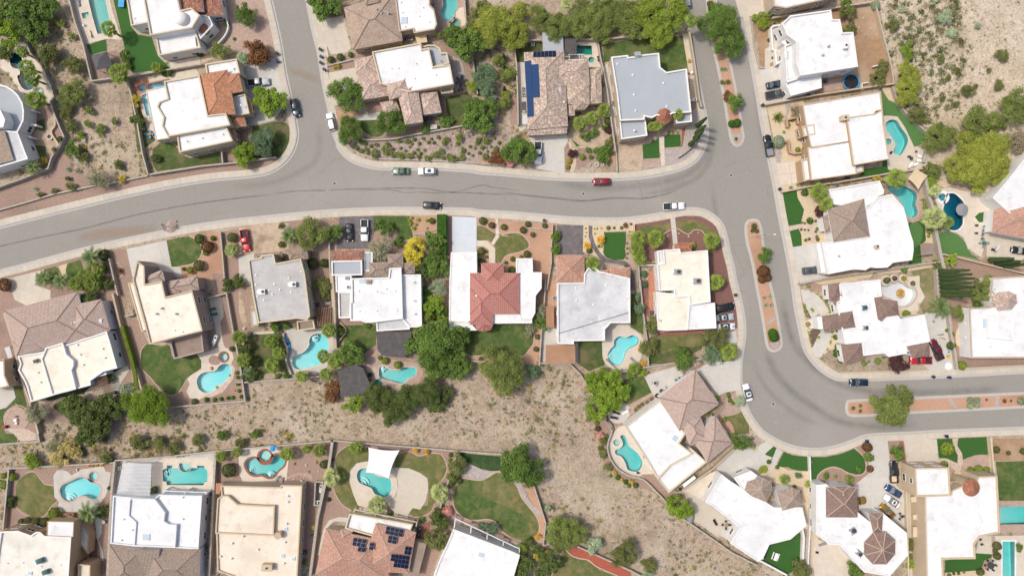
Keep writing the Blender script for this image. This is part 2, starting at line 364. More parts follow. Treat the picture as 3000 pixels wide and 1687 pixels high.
M['glass']=mat('dark_window_glass',(.03,.045,.05),.08,spec=.6);M['winframe']=mat('white_window_frame',(.75,.75,.74),.5)
M['metal']=mat('grey_metal',(.42,.43,.44),.45,metal=.6);M['dmetal']=mat('dark_metal',(.06,.06,.065),.5);M['wmetal']=mat('white_metal',(.78,.79,.8),.5)
M['black']=mat('black_plastic',(.02,.02,.022),.5);M['rubber']=mat('tyre_rubber',(.018,.018,.018),.8);M['wood']=mat('weathered_wood',(.26,.18,.12),.85,(.33,.24,.17),3)
M['redwood']=mat('brown_wood',(.22,.12,.075),.8,(.28,.165,.11),3);M['darkshade']=mat('charcoal_shade_cloth',(.075,.07,.07),.9,(.115,.108,.105),.7,10)
M['bark']=mat('brown_bark',(.13,.10,.075),.95,(.20,.16,.125),5);M['palmbark']=mat('palm_bark',(.22,.165,.115),.95,(.29,.225,.165),5)
M['solar']=mat('dark_blue_solar_cells',(.012,.018,.045),.5,spec=.15);M['solarblue']=mat('blue_solar_cells',(.015,.05,.14),.6,spec=.12);M['alu']=mat('silver_frame',(.55,.56,.58),.4,metal=.7)
M['blue']=mat('blue_plastic',(.03,.09,.30),.5);M['navy']=mat('navy_plastic',(.012,.025,.10),.5);M['cyanblue']=mat('bright_blue_plastic',(.02,.30,.62),.5);M['binblack']=mat('charcoal_bin_plastic',(.035,.04,.045),.55)
M['grey']=mat('grey_cushion',(.25,.25,.26),.9);M['red']=mat('red_plastic',(.45,.03,.03),.5);M['yellow']=mat('yellow_plastic',(.65,.47,.02),.5);M['teal']=mat('teal_metal',(.04,.16,.17),.5)
M['sail_white']=mat('white_shade_fabric',(.80,.80,.79),.9,(.76,.76,.75),.6);M['sail_sand']=mat('sand_shade_fabric',(.60,.48,.30),.9,(.64,.52,.34),.6)
M['stone']=mat('pale_boulder',(.40,.35,.29),.95,(.52,.46,.39),3);M['orangepot']=mat('terracotta_pot',(.42,.18,.09),.8)
LEAF={'green':((.045,.08,.018),(.115,.175,.045)),'bright':((.07,.12,.012),(.165,.23,.035)),'dark':((.035,.055,.018),(.095,.12,.04)),'palo':((.13,.155,.03),(.245,.265,.065)),'mesq':((.075,.10,.03),(.165,.195,.065)),'olive':((.07,.085,.03),(.14,.15,.06)),'grey':((.15,.155,.11),(.26,.26,.20)),'yellow':((.27,.24,.03),(.42,.37,.06)),'purple':((.035,.018,.022),(.085,.04,.045)),'rust':((.09,.04,.02),(.17,.09,.045)),'sage':((.16,.21,.15),(.27,.32,.25)),'lime':((.12,.165,.025),(.215,.265,.055)),'palm':((.075,.12,.02),(.20,.25,.065)),'palmpale':((.17,.20,.09),(.32,.35,.19)),'date':((.055,.09,.035),(.13,.17,.08)),'cypress':((.035,.065,.03),(.085,.125,.05)),'hedge':((.03,.085,.012),(.07,.15,.025)),'gold':((.20,.17,.03),(.36,.29,.06)),'bluegreen':((.06,.10,.06),(.13,.18,.12)),'orangeleaf':((.30,.17,.02),(.45,.30,.05)),'pink':((.25,.12,.12),(.45,.25,.25)),'dead':((.16,.13,.10),(.27,.23,.18)),'straw':((.24,.20,.09),(.38,.33,.17))}
def LM(k):return leafmat('leaf_'+k,tuple(c*f for c,f in zip(LEAF[k][0],(1.5,1.5,1.3))),tuple(c*f for c,f in zip(LEAF[k][1],(2.6,2.6,2.2))),.4)
CARPAINT={'black':(.012,.013,.016),'darkblue':(.012,.025,.05),'navy':(.006,.018,.05),'white':(.78,.79,.80),'silver':(.45,.49,.53),'red':(.50,.008,.02),'darkred':(.20,.006,.015),'green':(.13,.20,.12),'grey':(.07,.075,.085),'gold':(.26,.13,.012),'blue':(.012,.045,.15),'maroon':(.12,.006,.018),'slate':(.035,.04,.05)}
def paint(k):
 n=k+'_car_paint'
 if n in MATS:return MATS[n]
 m=mat(n,CARPAINT[k],.28,spec=.5);m.node_tree.nodes['Principled BSDF'].inputs['Coat Weight'].default_value=.6;m.node_tree.nodes['Principled BSDF'].inputs['Coat Roughness'].default_value=.08
 return m
# ground builders (collected first, cut round the pools, then built)
PATCH=[];POOLS=[];SLABS=[]
NAMES={'lawn':'lawn','turf':'artificial_turf','putting':'putting_green','drylawn':'lawn','yellowlawn':'lawn','patchlawn':'lawn','hedgecover':'ground_cover','gravel':'gravel_bed','orange':'gravel_bed','redrock':'rock_mulch_bed','redmulch':'mulch_bed','tan':'gravel_bed','river':'river_rock_bed','brownsoil':'dirt_yard','plum':'planting_bed','concrete':'concrete_pavement','cream':'patio','greydeck':'patio','paver':'paved_terrace','tanpaver':'driveway','flagstone':'flagstone_terrace','darkstamp':'driveway','brickred':'brick_terrace','terra':'tiled_terrace','desert_light':'desert_ground','rockslope':'rocky_slope','sidewalk':'path','desert':'desert_ground'}
LAYER={'desert':.004,'desert_light':.006,'rockslope':.008,'gravel':.02,'tan':.024,'orange':.022,'brownsoil':.02,'river':.05,'redrock':.045,'redmulch':.045,'plum':.07,'concrete':.05,'greydeck':.055,'cream':.06,'paver':.055,'tanpaver':.055,'flagstone':.07,'darkstamp':.06,'brickred':.062,'terra':.066,'lawn':.04,'drylawn':.04,'yellowlawn':.04,'patchlawn':.038,'turf':.048,'putting':.06,'hedgecover':.12,'sidewalk':.075,'bluepave':.06}
def g(kind,s,sm=0,up=0.0,name=None):
 p=pts(s)
 if sm:p=smooth(p,sm)
 PATCH.append((kind,ccw(p),up,name))
def gc(kind,x,y,r,up=0.0,name=None):PATCH.append((kind,ccw(circle(x,y,r,24)),up,name))
def slab(kind,s,cell=3.6,up=0.0,rot=0.0,name='driveway',gap=.05):SLABS.append((kind,ccw(pts(s)),cell,up,rot,name,gap))
def pool(s,col,label,sm=4,coping='cream',cw=.32,z=-.12,steps=None,depth=1.5,raised=0.0):
 p=pts(s)if isinstance(s,(str,))else list(s)
 if sm:p=smooth(p,sm)
 POOLS.append((ccw(p),col,label,coping,cw,z,[(P(a[0],a[1]),a[2]*U)for a in(steps or[])],depth))
def cdk(polys_keep,polys_cut):
 """triangles of polys_keep[0] that lie in none of polys_cut"""
 V=[];F=[]
 for p in[polys_keep]+polys_cut:
  o=len(V);V+=[Vector((a.x,a.y))for a in p];F.append(list(range(o,len(V))))
 vo,_,fo,_,_,of=delaunay_2d_cdt(V,[],F,0,1e-5,True)
 fs=[f for f,ids in zip(fo,of)if 0 in ids and not any(i>0 for i in ids)]
 return vo,fs
def bbox(p):return min(a.x for a in p),max(a.x for a in p),min(a.y for a in p),max(a.y for a in p)
def hit(a,b):return a[0]<b[1]and b[0]<a[1]and a[2]<b[3]and b[2]<a[3]
def sheet(name,poly,z,m,cuts=(),parent=None,edge=0.0):
 bb=bbox(poly);cs=[c for c in cuts if hit(bbox(c),bb)]
 vo,fs=cdk(poly,cs)
 b=MB();b.add([(v.x,v.y,z)for v in vo],[f if area([vo[i]for i in f])>0 else f[::-1]for f in fs])
 if edge:
  n=len(poly);b.add([(a.x,a.y,z-edge)for a in poly]+[(a.x,a.y,z)for a in poly],[(i,(i+1)%n,n+(i+1)%n,n+i)for i in range(n)])
 return b.build(name,m,parent)
def clip(poly,nx,ny,d):
 out=[]
 for i in range(len(poly)):
  a,b=poly[i-1],poly[i];da,db=a.x*nx+a.y*ny-d,b.x*nx+b.y*ny-d
  if(da>=0)!=(db>=0):out.append(a.lerp(b,da/(da-db)))
  if db>=0:out.append(b)
 return out
def bsl(kind,poly,cell,up,rot,name,gap):
 z=LAYER[kind]+up;base=sheet(name,poly,z,M['kerb'],[q[0]for q in POOLS],edge=.05);tag(base,kind='structure')
 k=max(range(len(poly)),key=lambda i:(poly[i]-poly[i-1]).length);e=(poly[k]-poly[k-1]).normalized()
 e=Matrix.Rotation(rot,2)@e;f=Vector((-e.y,e.x))
 us=[p.dot(e)for p in poly];vs_=[p.dot(f)for p in poly]
 nu=max(1,round((max(us)-min(us))/cell));nv=max(1,round((max(vs_)-min(vs_))/cell));du=(max(us)-min(us))/nu;dv=(max(vs_)-min(vs_))/nv
 for i in range(nu):
  for j in range(nv):
   a,b=min(us)+i*du+gap/2,min(us)+(i+1)*du-gap/2;c,d=min(vs_)+j*dv+gap/2,min(vs_)+(j+1)*dv-gap/2
   q=clip(clip(clip(clip(poly,e.x,e.y,a),-e.x,-e.y,-b),f.x,f.y,c),-f.x,-f.y,-d)
   if len(q)>2 and abs(area(q))>.15:
    hp=[h[0]for h in POOLS if hit(bbox(offset(h[0],-.1)),bbox(q))]
    if hp:
     sheet('slab',q,z+.022,M[kind],[offset(h,-.1)for h in hp],base)
    else:
     m=MB();m.prism(q,z-.02,z+.022);m.build('slab',M[kind],base)
# pools
WATER={'cyan':((.02,.88,.935,.34),(.68,.80,.80)),'teal':((.1,.85,.78,.8),(.5,.6,.56)),'deep':((.02,.66,.76,1.3),(.38,.5,.52)),'blue':((.02,.78,.92,.5),(.6,.72,.76)),'turq':((.04,.87,.87,.42),(.58,.70,.69)),'empty':(None,(.68,.70,.71)),'pale':((.2,.88,.87,.45),(.52,.62,.60)),'dteal':((.08,.80,.74,.95),(.42,.54,.50))}
COP={'cream':'cream','brick':'brickred','paver':'paver','white':'white','grey':'greydeck','flag':'flagstone','terra':'terra','dark':'darkstamp','pink':'pinkedge'}
def build_pool(p,col,label,coping,cw,z,steps,depth):
 cx=sum(a.x for a in p)/len(p);cy=sum(a.y for a in p)/len(p)
 small=abs(area(p))<9
 t=thing('hot_tub' if small else 'swimming_pool',label,'hot tub' if small else 'pool',(cx,cy,0))
 tint,pl=WATER[col]
 b=MB();n=len(p);flo=offset(p,.22);ax=Vector((1,.3)).normalized();us=[a.dot(ax)for a in p];u0,u1=min(us),max(us)
 def dz(a):return-(.75 if small else .95+1.15*(a.dot(ax)-u0)/(u1-u0))*depth/1.5
 b.add([(a.x,a.y,.05)for a in p]+[(a.x,a.y,dz(a)+.25)for a in p]+[(a.x,a.y,dz(a))for a in flo],[q for i in range(n)for j in[(i+1)%n]for q in((j,i,n+i,n+j),(n+j,n+i,2*n+i,2*n+j))])
 vo,fs=cdk(flo,[]);b.add([(v.x,v.y,dz(v))for v in vo],fs)
 b.build('basin',mat('plaster_'+col,pl,.7,tuple(x*.9 for x in pl),.35,4),t)
 if tint:
  w=MB();vo,fs=cdk(p,[]);up=[f if area([vo[i]for i in f])>0 else f[::-1]for f in fs];w.add([(v.x,v.y,z)for v in vo],up);w.add([(v.x,v.y,-3.2)for v in vo],[f[::-1]for f in up]);w.add([(a.x,a.y,-3.2)for a in p]+[(a.x,a.y,z)for a in p],[(i,(i+1)%n,n+(i+1)%n,n+i)for i in range(n)]);w.build('water',watermat('water_'+col,tint),t)
 c=MB();c.ring(offset(p,-cw),offset(p,.04),.02,.11);c.build('coping',M[COP[coping]],t)
 for(q,r)in steps:
  for k,rr in enumerate((r,r*.66,r*.33)):
   pl_=[v for v in[q+Vector((math.cos(a),math.sin(a)))*rr for a in[i*PI/10 for i in range(20)]]]
   cc=[v for v in pl_ if inside(v,p)]
   if len(cc)>5:
    m=MB();m.prism([cc_ for cc_ in(cc+([q]if inside(q,p)else[]))],-depth,-.95+.3*k);m.build('step',mat('pale_step_plaster',(.62,.78,.78),.7),t)
# houses
WINM={}
def win_mesh(w,h):
 k=(round(w,1),round(h,1))
 if k not in WINM:
  a=MB()
  for(x,z,sx,sz)in((0,h/2,w+.16,.1),(0,-h/2,w+.16,.1),(-w/2,0,.1,h),(w/2,0,.1,h),(0,0,.05,h)):a.box((x,.03,z),(sx,.12,sz))
  m1=a.mesh('window');m1.materials.append(M['winframe']);b=MB();b.box((0,.01,0),(w,.05,h));m2=b.mesh('pane');m2.materials.append(M['glass']);WINM[k]=(m1,m2)
 return WINM[k]
def vent_mesh(kind):
 if kind not in WINM:
  b=MB()
  if kind=='pipe':b.lathe((0,0,0),[(.28,0),(.24,.06),(.09,.1),(.08,.45),(.14,.46),(.14,.52),(0,.53)],10)
  if kind=='turbine':b.lathe((0,0,0),[(.3,0),(.16,.12),(.16,.4),(.26,.5),(.24,.75),(0,.85)],12)
  m=b.mesh('roof_vent');m.materials.append(M['metal']if kind=='turbine' else M['wmetal']);WINM[kind]=m
 return WINM[kind]
VOLS=[]
class House:
 def __init__(s,label,wall,x,y,cat='house',name='house'):
  c=P(x,y);s.t=thing(name,label,cat,(c.x,c.y,0));s.wall=wall;s.vol=[];s.nw=0
 def flat(s,st,z,roof='white',wall=None,par=.45,sm=0,pt=.3,cop=None,z0=0.0,win=True):
  p=pts(st,z)if isinstance(st,str)else st
  if sm:p=smooth(p,sm)
  p=ccw(p);w=M[wall or s.wall];inn=offset(p,pt)
  b=MB();n=len(p);b.add([(a.x,a.y,z0)for a in p]+[(a.x,a.y,z-.02)for a in p],[(i,(i+1)%n,n+(i+1)%n,n+i)for i in range(n)])
  if z0>.5:b.add([(a.x,a.y,z0)for a in p],[tuple(range(n-1,-1,-1))])
  b.build('wall',w,s.t)
  if par>0:
   b=MB();b.ring(offset(p,-.04),inn,z-.12,z);b.ring(offset(inn,.0),offset(inn,.02),z-par-.05,z-.01);b.build('parapet',M[cop]if cop else w,s.t)
  vo,fs=cdk(p,[]);zz=z-par
  b=MB();b.add([(v.x,v.y,zz)for v in vo],[f if area([vo[i]for i in f])>0 else f[::-1]for f in fs]);b.build('flat_roof',M[roof],s.t)
  s.vol.append((p,z));VOLS.append(p)
  if win and z0<.5:s.edges(p,z)
  return s
 def edges(s,p,z):
  s.pend=getattr(s,'pend',[]);s.pend+=[(p[i],p[(i+1)%len(p)],z)for i in range(len(p))]
 def finish(s,cap=26):
  for a,b,z in getattr(s,'pend',[]):
   L=(b-a).length
   if L<2.6:continue
   e=(b-a)/L;nrm=Vector((e.y,-e.x));n=max(1,int(L/4.2))
   for k in range(n):
    q=a+e*L*(k+.5)/n;o=q+nrm*.9
    if any(inside(o,vp)and vz>2.6 for vp,vz in s.vol)or s.nw>=cap:continue
    for zc in([1.6,4.9]if z>6.2 else[1.6]):
     fr,pn=win_mesh(R.choice((1.2,1.6,1.8)),1.3);f=link('window',fr,s.t,rel(s.t,(q.x,q.y,zc)));f.rotation_euler=(0,0,math.atan2(e.y,e.x)+PI)
     c=bpy.data.objects.new('pane',pn);COL.objects.link(c);c.parent=f;s.nw+=1
  return s
 def roof_faces(s,faces,m,cap,ridges,ribs=.36,name='tile_roof',caps=.13):
  b=MB()
  for f in faces:
   f=[Vector(v)for v in f];nrm=(f[1]-f[0]).cross(f[2]-f[0])
   if nrm.z<0:f=f[::-1];nrm=-nrm
   nrm.normalize();e=Vector((0,0,1)).cross(nrm);e=e.normalized()if e.length>1e-4 else Vector((1,0,0));sl=nrm.cross(e)
   uv=[(v.dot(e),v.dot(sl))for v in f];b.uv[len(b.f)]=uv;b.add(f,[tuple(range(len(f)))])
   if not ribs:continue
   u0,u1=min(a for a,_ in uv),max(a for a,_ in uv);k=math.ceil(u0/ribs)
   while k*ribs<u1:
    u=k*ribs;k+=1;iv=[]
    for i in range(len(uv)):
     (ua,va),(ub,vb)=uv[i-1],uv[i]
     if(ua<u)!=(ub<u):iv.append(va+(vb-va)*(u-ua)/(ub-ua))
    if len(iv)<2 or max(iv)-min(iv)<.25:continue
    off=nrm.dot(f[0]);A=e*u+sl*min(iv)+nrm*off;B=e*u+sl*max(iv)+nrm*off;h=ribs*.27
    for q,side in((e*-h,0),(e*h,1)):
     vsl=[A+q,B+q,B+nrm*.075,A+nrm*.075];fi=len(b.f);b.add(vsl,[(0,1,2,3)if side else(3,2,1,0)])
     uu=[(v.dot(e),v.dot(sl))for v in vsl];b.uv[fi]=uu if side else uu[::-1]
  o=b.build(name,m,s.t)
  if cap:
   r=MB()
   for a,c in ridges:r.tube([Vector(a)+Vector((0,0,.03)),Vector(c)+Vector((0,0,.03))],caps,6)
   r.build('ridge_cap',M[cap],o)
  return o
 def hip(s,st,z,tile,pitch=.36,cap='ridge_brown',walls=True,gable=0,ribs=.36,eave=.35,z0=0.0,short=False):
  p=ccw(pts(st,z))
  if(p[1]-p[0]).length+(p[3]-p[2]).length<(p[2]-p[1]).length+(p[0]-p[3]).length:p=p[1:]+p[:1]
  if short:p=p[1:]+p[:1]
  A,B,C,D=p;w=((C-B).length+(A-D).length)/2;L=((B-A).length+(D-C).length)/2;h=min(w,L if not gable else w)/2*pitch
  m1,m2=(A+D)/2,(B+C)/2;ax=(m2-m1).normalized();ins=min(w/2,L/2-.02)
  r1=m1+ax*(0 if gable&1 else ins);r2=m2-ax*(0 if gable&2 else ins)
  v=lambda q,zz:Vector((q.x,q.y,zz));a,b_,c,d,x1,x2=v(A,z),v(B,z),v(C,z),v(D,z),v(r1,z+h),v(r2,z+h)
  s.roof_faces([[a,b_,x2,x1],[b_,c,x2],[c,d,x1,x2],[d,a,x1]],M[tile],cap,[(x1,x2),(a,x1),(d,x1),(b_,x2),(c,x2)],ribs)
  m=MB();m.ring(offset(p,-.03),offset(p,eave+.05),z-.16,z-.03);m.build('fascia',M[s.wall],s.t)
  if walls:
   q=offset(p,eave);m=MB();m.prism(q,z0,z-.04,top=False);m.build('wall',M[s.wall],s.t);s.vol.append((q,z));s.edges(q,z)
  return s
 def pyr(s,st,z,h,tile,cap='ridge_brown',walls=True,ribs=.36,eave=.35,apex=None,z0=0.0):
  p=ccw(pts(st,z)if isinstance(st,str)else st);c=Vector((sum(a.x for a in p)/len(p),sum(a.y for a in p)/len(p)))
  if apex:c=P(apex[0],apex[1],z+h)
  v=lambda q,zz:Vector((q.x,q.y,zz));ap=v(c,z+h);n=len(p)
  s.roof_faces([[v(p[i],z),v(p[(i+1)%n],z),ap]for i in range(n)],M[tile],cap,[(v(q,z),ap)for q in p]if n<13 else[],ribs)
  if walls:
   q=offset(p,eave);m=MB();m.prism(q,z0,z+.02,top=False);m.build('wall',M[s.wall],s.t);s.vol.append((q,z))
  return s
 def shed(s,st,z1,z2,tile,ribs=.36,cap=None):
  """single slope: first two points at z1, last two at z2"""
  v=[float(a)for a in st.split()];q=[P(v[0],v[1],z1),P(v[2],v[3],z1),P(v[4],v[5],z2),P(v[6],v[7],z2)];zz=(z1,z1,z2,z2)
  s.roof_faces([[Vector((a.x,a.y,h))for a,h in zip(q,zz)]],M[tile],cap,[],ribs)
  m=MB();n=4;vs_=[(a.x,a.y,0)for a in q]+[(a.x,a.y,h-.08)for a,h in zip(q,zz)];m.add(vs_,[(i,(i+1)%4,4+(i+1)%4,4+i)for i in range(4)]);m.build('wall',M[s.wall],s.t);return s
 def dome(s,x,y,r,z,m='w_white'):
  c=P(x,y,z+.5);rr=r*U;b=MB();b.lathe((c.x,c.y,z),[(rr,0),(rr,.4)]+[(rr*math.cos(a),.4+rr*.75*math.sin(a))for a in[i*PI/16 for i in range(1,8)]]+[(.01,.4+rr*.75)],24);b.build('dome',M[m],s.t,True);return s
 def vents(s,st,z,kind='pipe'):
  for q in pts(st,z):link('roof_vent',vent_mesh(kind),s.t,rel(s.t,(q.x,q.y,z-.47)))
  return s
 def box(s,name,st,z0,z1,m):
  b=MB();b.prism(pts(st,z1),z0,z1);b.build(name,M[m],s.t);return s
 def skylight(s,x,y,z,w=1.3,h=1.3,rz=0.0):
  c=P(x,y,z);f=MB();f.box((0,0,.12),(w+.2,h+.2,.24));o=f.build('skylight',M['wmetal'],s.t,loc=rel(s.t,(c.x,c.y,z-.47)));o.rotation_euler=(0,0,rz)
  gm=MB();gm.box((0,0,.27),(w,h,.06));q=gm.build('skylight_pane',mat('milky_skylight',(.45,.55,.62),.2),o,loc=(0,0,0));return s
 def chimney(s,x,y,z,w=1.2,d=.9,h=1.2,m=None,rz=0.0):
  c=P(x,y,z+h);b=MB();b.box((0,0,h/2-.6),(w,d,h+1.2));b.box((0,0,h+.05),(w+.15,d+.15,.1));o=b.build('chimney',M[m or s.wall],s.t,loc=rel(s.t,(c.x,c.y,z)));o.rotation_euler=(0,0,rz)
  k=MB();k.lathe((0,0,h+.08),[(.2,0),(.2,.3),(.26,.32),(.26,.36),(0,.4)],10);k.build('chimney_pot',M['dmetal'],o,loc=(0,0,0));return s
 def garage(s,x1,y1,x2,y2,m='winframe',h=2.3):
  a,b=P(x1,y1),P(x2,y2);c=(a+b)/2;L=(b-a).length;k=MB()
  k.box((0,0,h/2),(L,.08,h))
  for i in range(4):k.box((0,.05,h*(i+.5)/4),(L-.2,.05,h/4-.08))
  o=k.build('garage_door',M[m],s.t,loc=rel(s.t,(c.x,c.y,0)));o.rotation_euler=(0,0,math.atan2(b.y-a.y,b.x-a.x));return s
 def beams(s,st,z,n,m=None,t=.25,posts=True):
  """open ladder of beams: quad a b c d; n cross beams from edge ab to edge dc plus the outer beam dc, on posts"""
  q=pts(st,z);a,b,c,d=q
  def bm(u,v,name='beam',w=t):
   k=MB();L=(v-u).length;k.box((0,0,0),(L,w,.3));cc=(u+v)/2;o=k.build(name,M[m or s.wall],s.t,loc=rel(s.t,(cc.x,cc.y,z-.15)));o.rotation_euler=(0,0,math.atan2(v.y-u.y,v.x-u.x))
  bm(d,c)
  for i in range(n):
   f=i/(n-1);u,v=a.lerp(b,f),d.lerp(c,f);bm(u,v)
   if posts:
    k=MB();k.box((0,0,z/2-.15),(.35,.35,z-.3));k.build('post',M[m or s.wall],s.t,loc=rel(s.t,(v.x,v.y,0)))
  return s
# garden walls, edgings
def wall(s,label,h=1.7,t=.28,m='stonewall',sm=0,cop=True,name='garden_wall',cat='wall',z0=-.05):
 p=pts(s,h)
 if sm:p=smooth(p,sm,closed=False)
 c=p[len(p)//2];th=thing(name,label,cat,(c.x,c.y,0))
 b=MB();b.strip(offset(p,t/2,False),offset(p,-t/2,False),z0,h-.06);b.build('wall_body',M[m],th)
 if cop:
  b=MB();b.strip(offset(p,t/2+.04,False),offset(p,-t/2-.04,False),h-.06,h);b.build('wall_cap',M[m],th)
 return th
EDGE_N=[0]
def eg(s,label,m='pinkedge',sm=4,w=.22,h=.13):
 p=pts(s)
 if sm:p=smooth(p,sm,closed=False)
 b=MB();b.strip(offset(p,w/2,False),offset(p,-w/2,False),0.0,h);o=b.build('garden_edging',M[m]);tag(o,label,'edging')
# plants
def rvec(rr):
 while True:
  v=Vector((rr.uniform(-1,1),rr.uniform(-1,1),rr.uniform(-1,1)))
  if .05<v.length<1:return v.normalized()
def lq(b,p,n,sx,sy,rr):
 t=n.orthogonal().normalized();t=Matrix.Rotation(rr.uniform(0,2*PI),3,n)@t;u=n.cross(t)
 b.add([p-t*sx,p+u*sy+n*sy*.25,p+t*sx,p-u*sy+n*sy*.25],[(0,1,2),(0,2,3)])
CROWNS={}
def crown(style,size,var):
 """leafy crown meshes in metres: size is the crown radius they are made for"""
 k=(style,size,var)
 if k in CROWNS:return CROWNS[k]
 rr=random.Random(hash((size*10,var))^sum(map(ord,style)));b=MB();tw=MB();Rr=size
 if style=='ball':
  sl=.10+.04*Rr;n=int(13*Rr*Rr/(sl*sl));c=Vector((0,0,Rr*.72));bumps=[(rvec(rr),rr.uniform(.03,.12))for _ in range(9)]
  for i in range(n):
   d=rvec(rr)
   if d.z<-.5:continue
   q=1+sum(a*max(0,d.dot(v))**6 for v,a in bumps)
   lq(b,c+Vector((d.x,d.y,d.z*.8))*Rr*.92*q*rr.uniform(.86,1.0),(d+rvec(rr)*.7).normalized(),sl,sl*.75,rr)
  tw.tube([(0,0,0),(0,0,Rr*.7)],[.07*Rr,.05*Rr],5)
 else:
  P_={'round':(.20,.36,.72,1.15,.60),'airy':(.085,.34,.46,1.6,.55),'pine':(.11,.36,.7,1.4,.65),'sparse':(.09,.26,.16,1.6,.6),'loose':(.13,.26,.6,1.1,.7)}[style]
  ls,ll,dens,nl,fl=P_
  ls*=.7+.07*Rr;ll=(ll*.62)*(.75+.07*Rr)
  nlobe=int((11+3.6*Rr)*nl);lobes=[];ph=[rr.uniform(0,6.3)for _ in range(3)]
  def shp(a):return 1+.2*math.sin(2*a+ph[0])+.14*math.sin(3*a+ph[1])+.1*math.sin(5*a+ph[2])
  for i in range(nlobe):
   for _ in range(40):
    a=rr.uniform(0,2*PI);rad=math.sqrt(rr.random())*.80;q=rr.uniform(.12,.29)if Rr>2 else rr.uniform(.22,.38)
    zz=(1-rad*rad)*rr.uniform(.25,1.0)*.62
    c=Vector((rad*shp(a)*math.cos(a),rad*shp(a)*math.sin(a),zz))
    if all((c-o).length>.5*(q+oq)*.75 for o,oq in lobes):break
   lobes.append((c,q))
  base=Vector((0,0,Rr*.45+(.3 if Rr<2 else .9)))
  for c,q in lobes:
   b.cur=min(1,max(0,rr.gauss(.5,.3)))
   C=Vector((c.x*Rr,c.y*Rr,c.z*Rr))+base;Q=q*Rr
   n=int(13*dens*Q*Q/(ls*ll))
   for i in range(n):
    d=rvec(rr)
    if d.z<-.35:continue
    p=C+Vector((d.x,d.y,d.z*fl+.1))*Q*rr.uniform(.5,1.2)**(1 if style=='round' else 1.4)
    lq(b,p,(d*.7+Vector((0,0,.55))+rvec(rr)*.75).normalized(),ll,ls,rr)
   mid=Vector((C.x*.35,C.y*.35,base.z*.75));rw=.035*Rr**.7
   tw.tube([(0,0,base.z*.45),mid,C],[rw*1.5,rw,rw*.25],4,cap=False)
   if style in('airy','sparse'):
    for _ in range(5 if style=='airy' else 12):
     e=C+rvec(rr)*Q*.95;tw.tube([C.lerp(mid,.25),(C+e)/2+rvec(rr)*Q*.15,e],[rw*.35,rw*.22,.012],3,cap=False)
  tw.tube([(0,0,-.05),(rr.uniform(-.1,.1),rr.uniform(-.1,.1),base.z*.5)],[.075*Rr**.8+.04,.055*Rr**.8+.03],7)
 CROWNS[k]=(b.mesh('crown'),tw.mesh('trunk',True))
 for m in CROWNS[k]:m.materials.append(None)
 return CROWNS[k]
def setmat(o,m):o.material_slots[0].link='OBJECT';o.material_slots[0].material=m
SIZES={'ball':(.7,1.5),'round':(1.3,2.6,4.2,6.5),'airy':(1.3,2.6,4.2,6.5),'pine':(2.6,4.6),'sparse':(1.4,3.6),'loose':(.8,1.8)}
def plant(style,col,x,y,r,label,name='tree',cat='tree',group=None,zs=1.0,bark='bark',lift=None):
 rm=r*U;zc=(.5*rm+.9)*zs if style!='ball' else .5*rm
 q=P(x,y,zc);sz=min(SIZES[style],key=lambda s:abs(math.log(s/rm)));var=R.randrange(3 if sz<4 else 2)
 cm,tm=crown(style,sz,var);k=rm/sz
 t=thing(name,label,cat,(q.x,q.y,0),R.uniform(0,2*PI),group);t.scale=(k*R.uniform(.95,1.05),k*R.uniform(.95,1.05),k*zs)
 a=bpy.data.objects.new('foliage' if cat in('shrub','hedge','plant')else 'crown',cm);COL.objects.link(a);a.parent=t;setmat(a,LM(col))
 b=bpy.data.objects.new('stem' if cat in('shrub','hedge','plant')else 'trunk',tm);COL.objects.link(b);b.parent=t;setmat(b,M[bark])
 return t
def tree(style,col,x,y,r,label,**k):return plant(style,col,x,y,r,label,**k)
def sb(style,col,st,label,group=None,name='shrub',zs=1.0):
 """st: x y r triples"""
 v=[float(a)for a in st.split()]
 n=len(v)//3
 for i in range(n):
  if v[3*i+2]<22:tiny(style,col,'%f %f %f'%tuple(v[3*i:3*i+3]))
  else:plant(style,col,v[3*i],v[3*i+1],v[3*i+2],label,name,'shrub',group or(label if n>1 else None),zs)
TINY={}
def tiny(style,col,st):
 v=[float(a)for a in st.split()]
 for i in range(0,len(v),3):q=P(v[i],v[i+1],.3);TINY.setdefault(col,[]).append((q.x,q.y,v[i+2]*U,style=='ball'))
PALMS={}
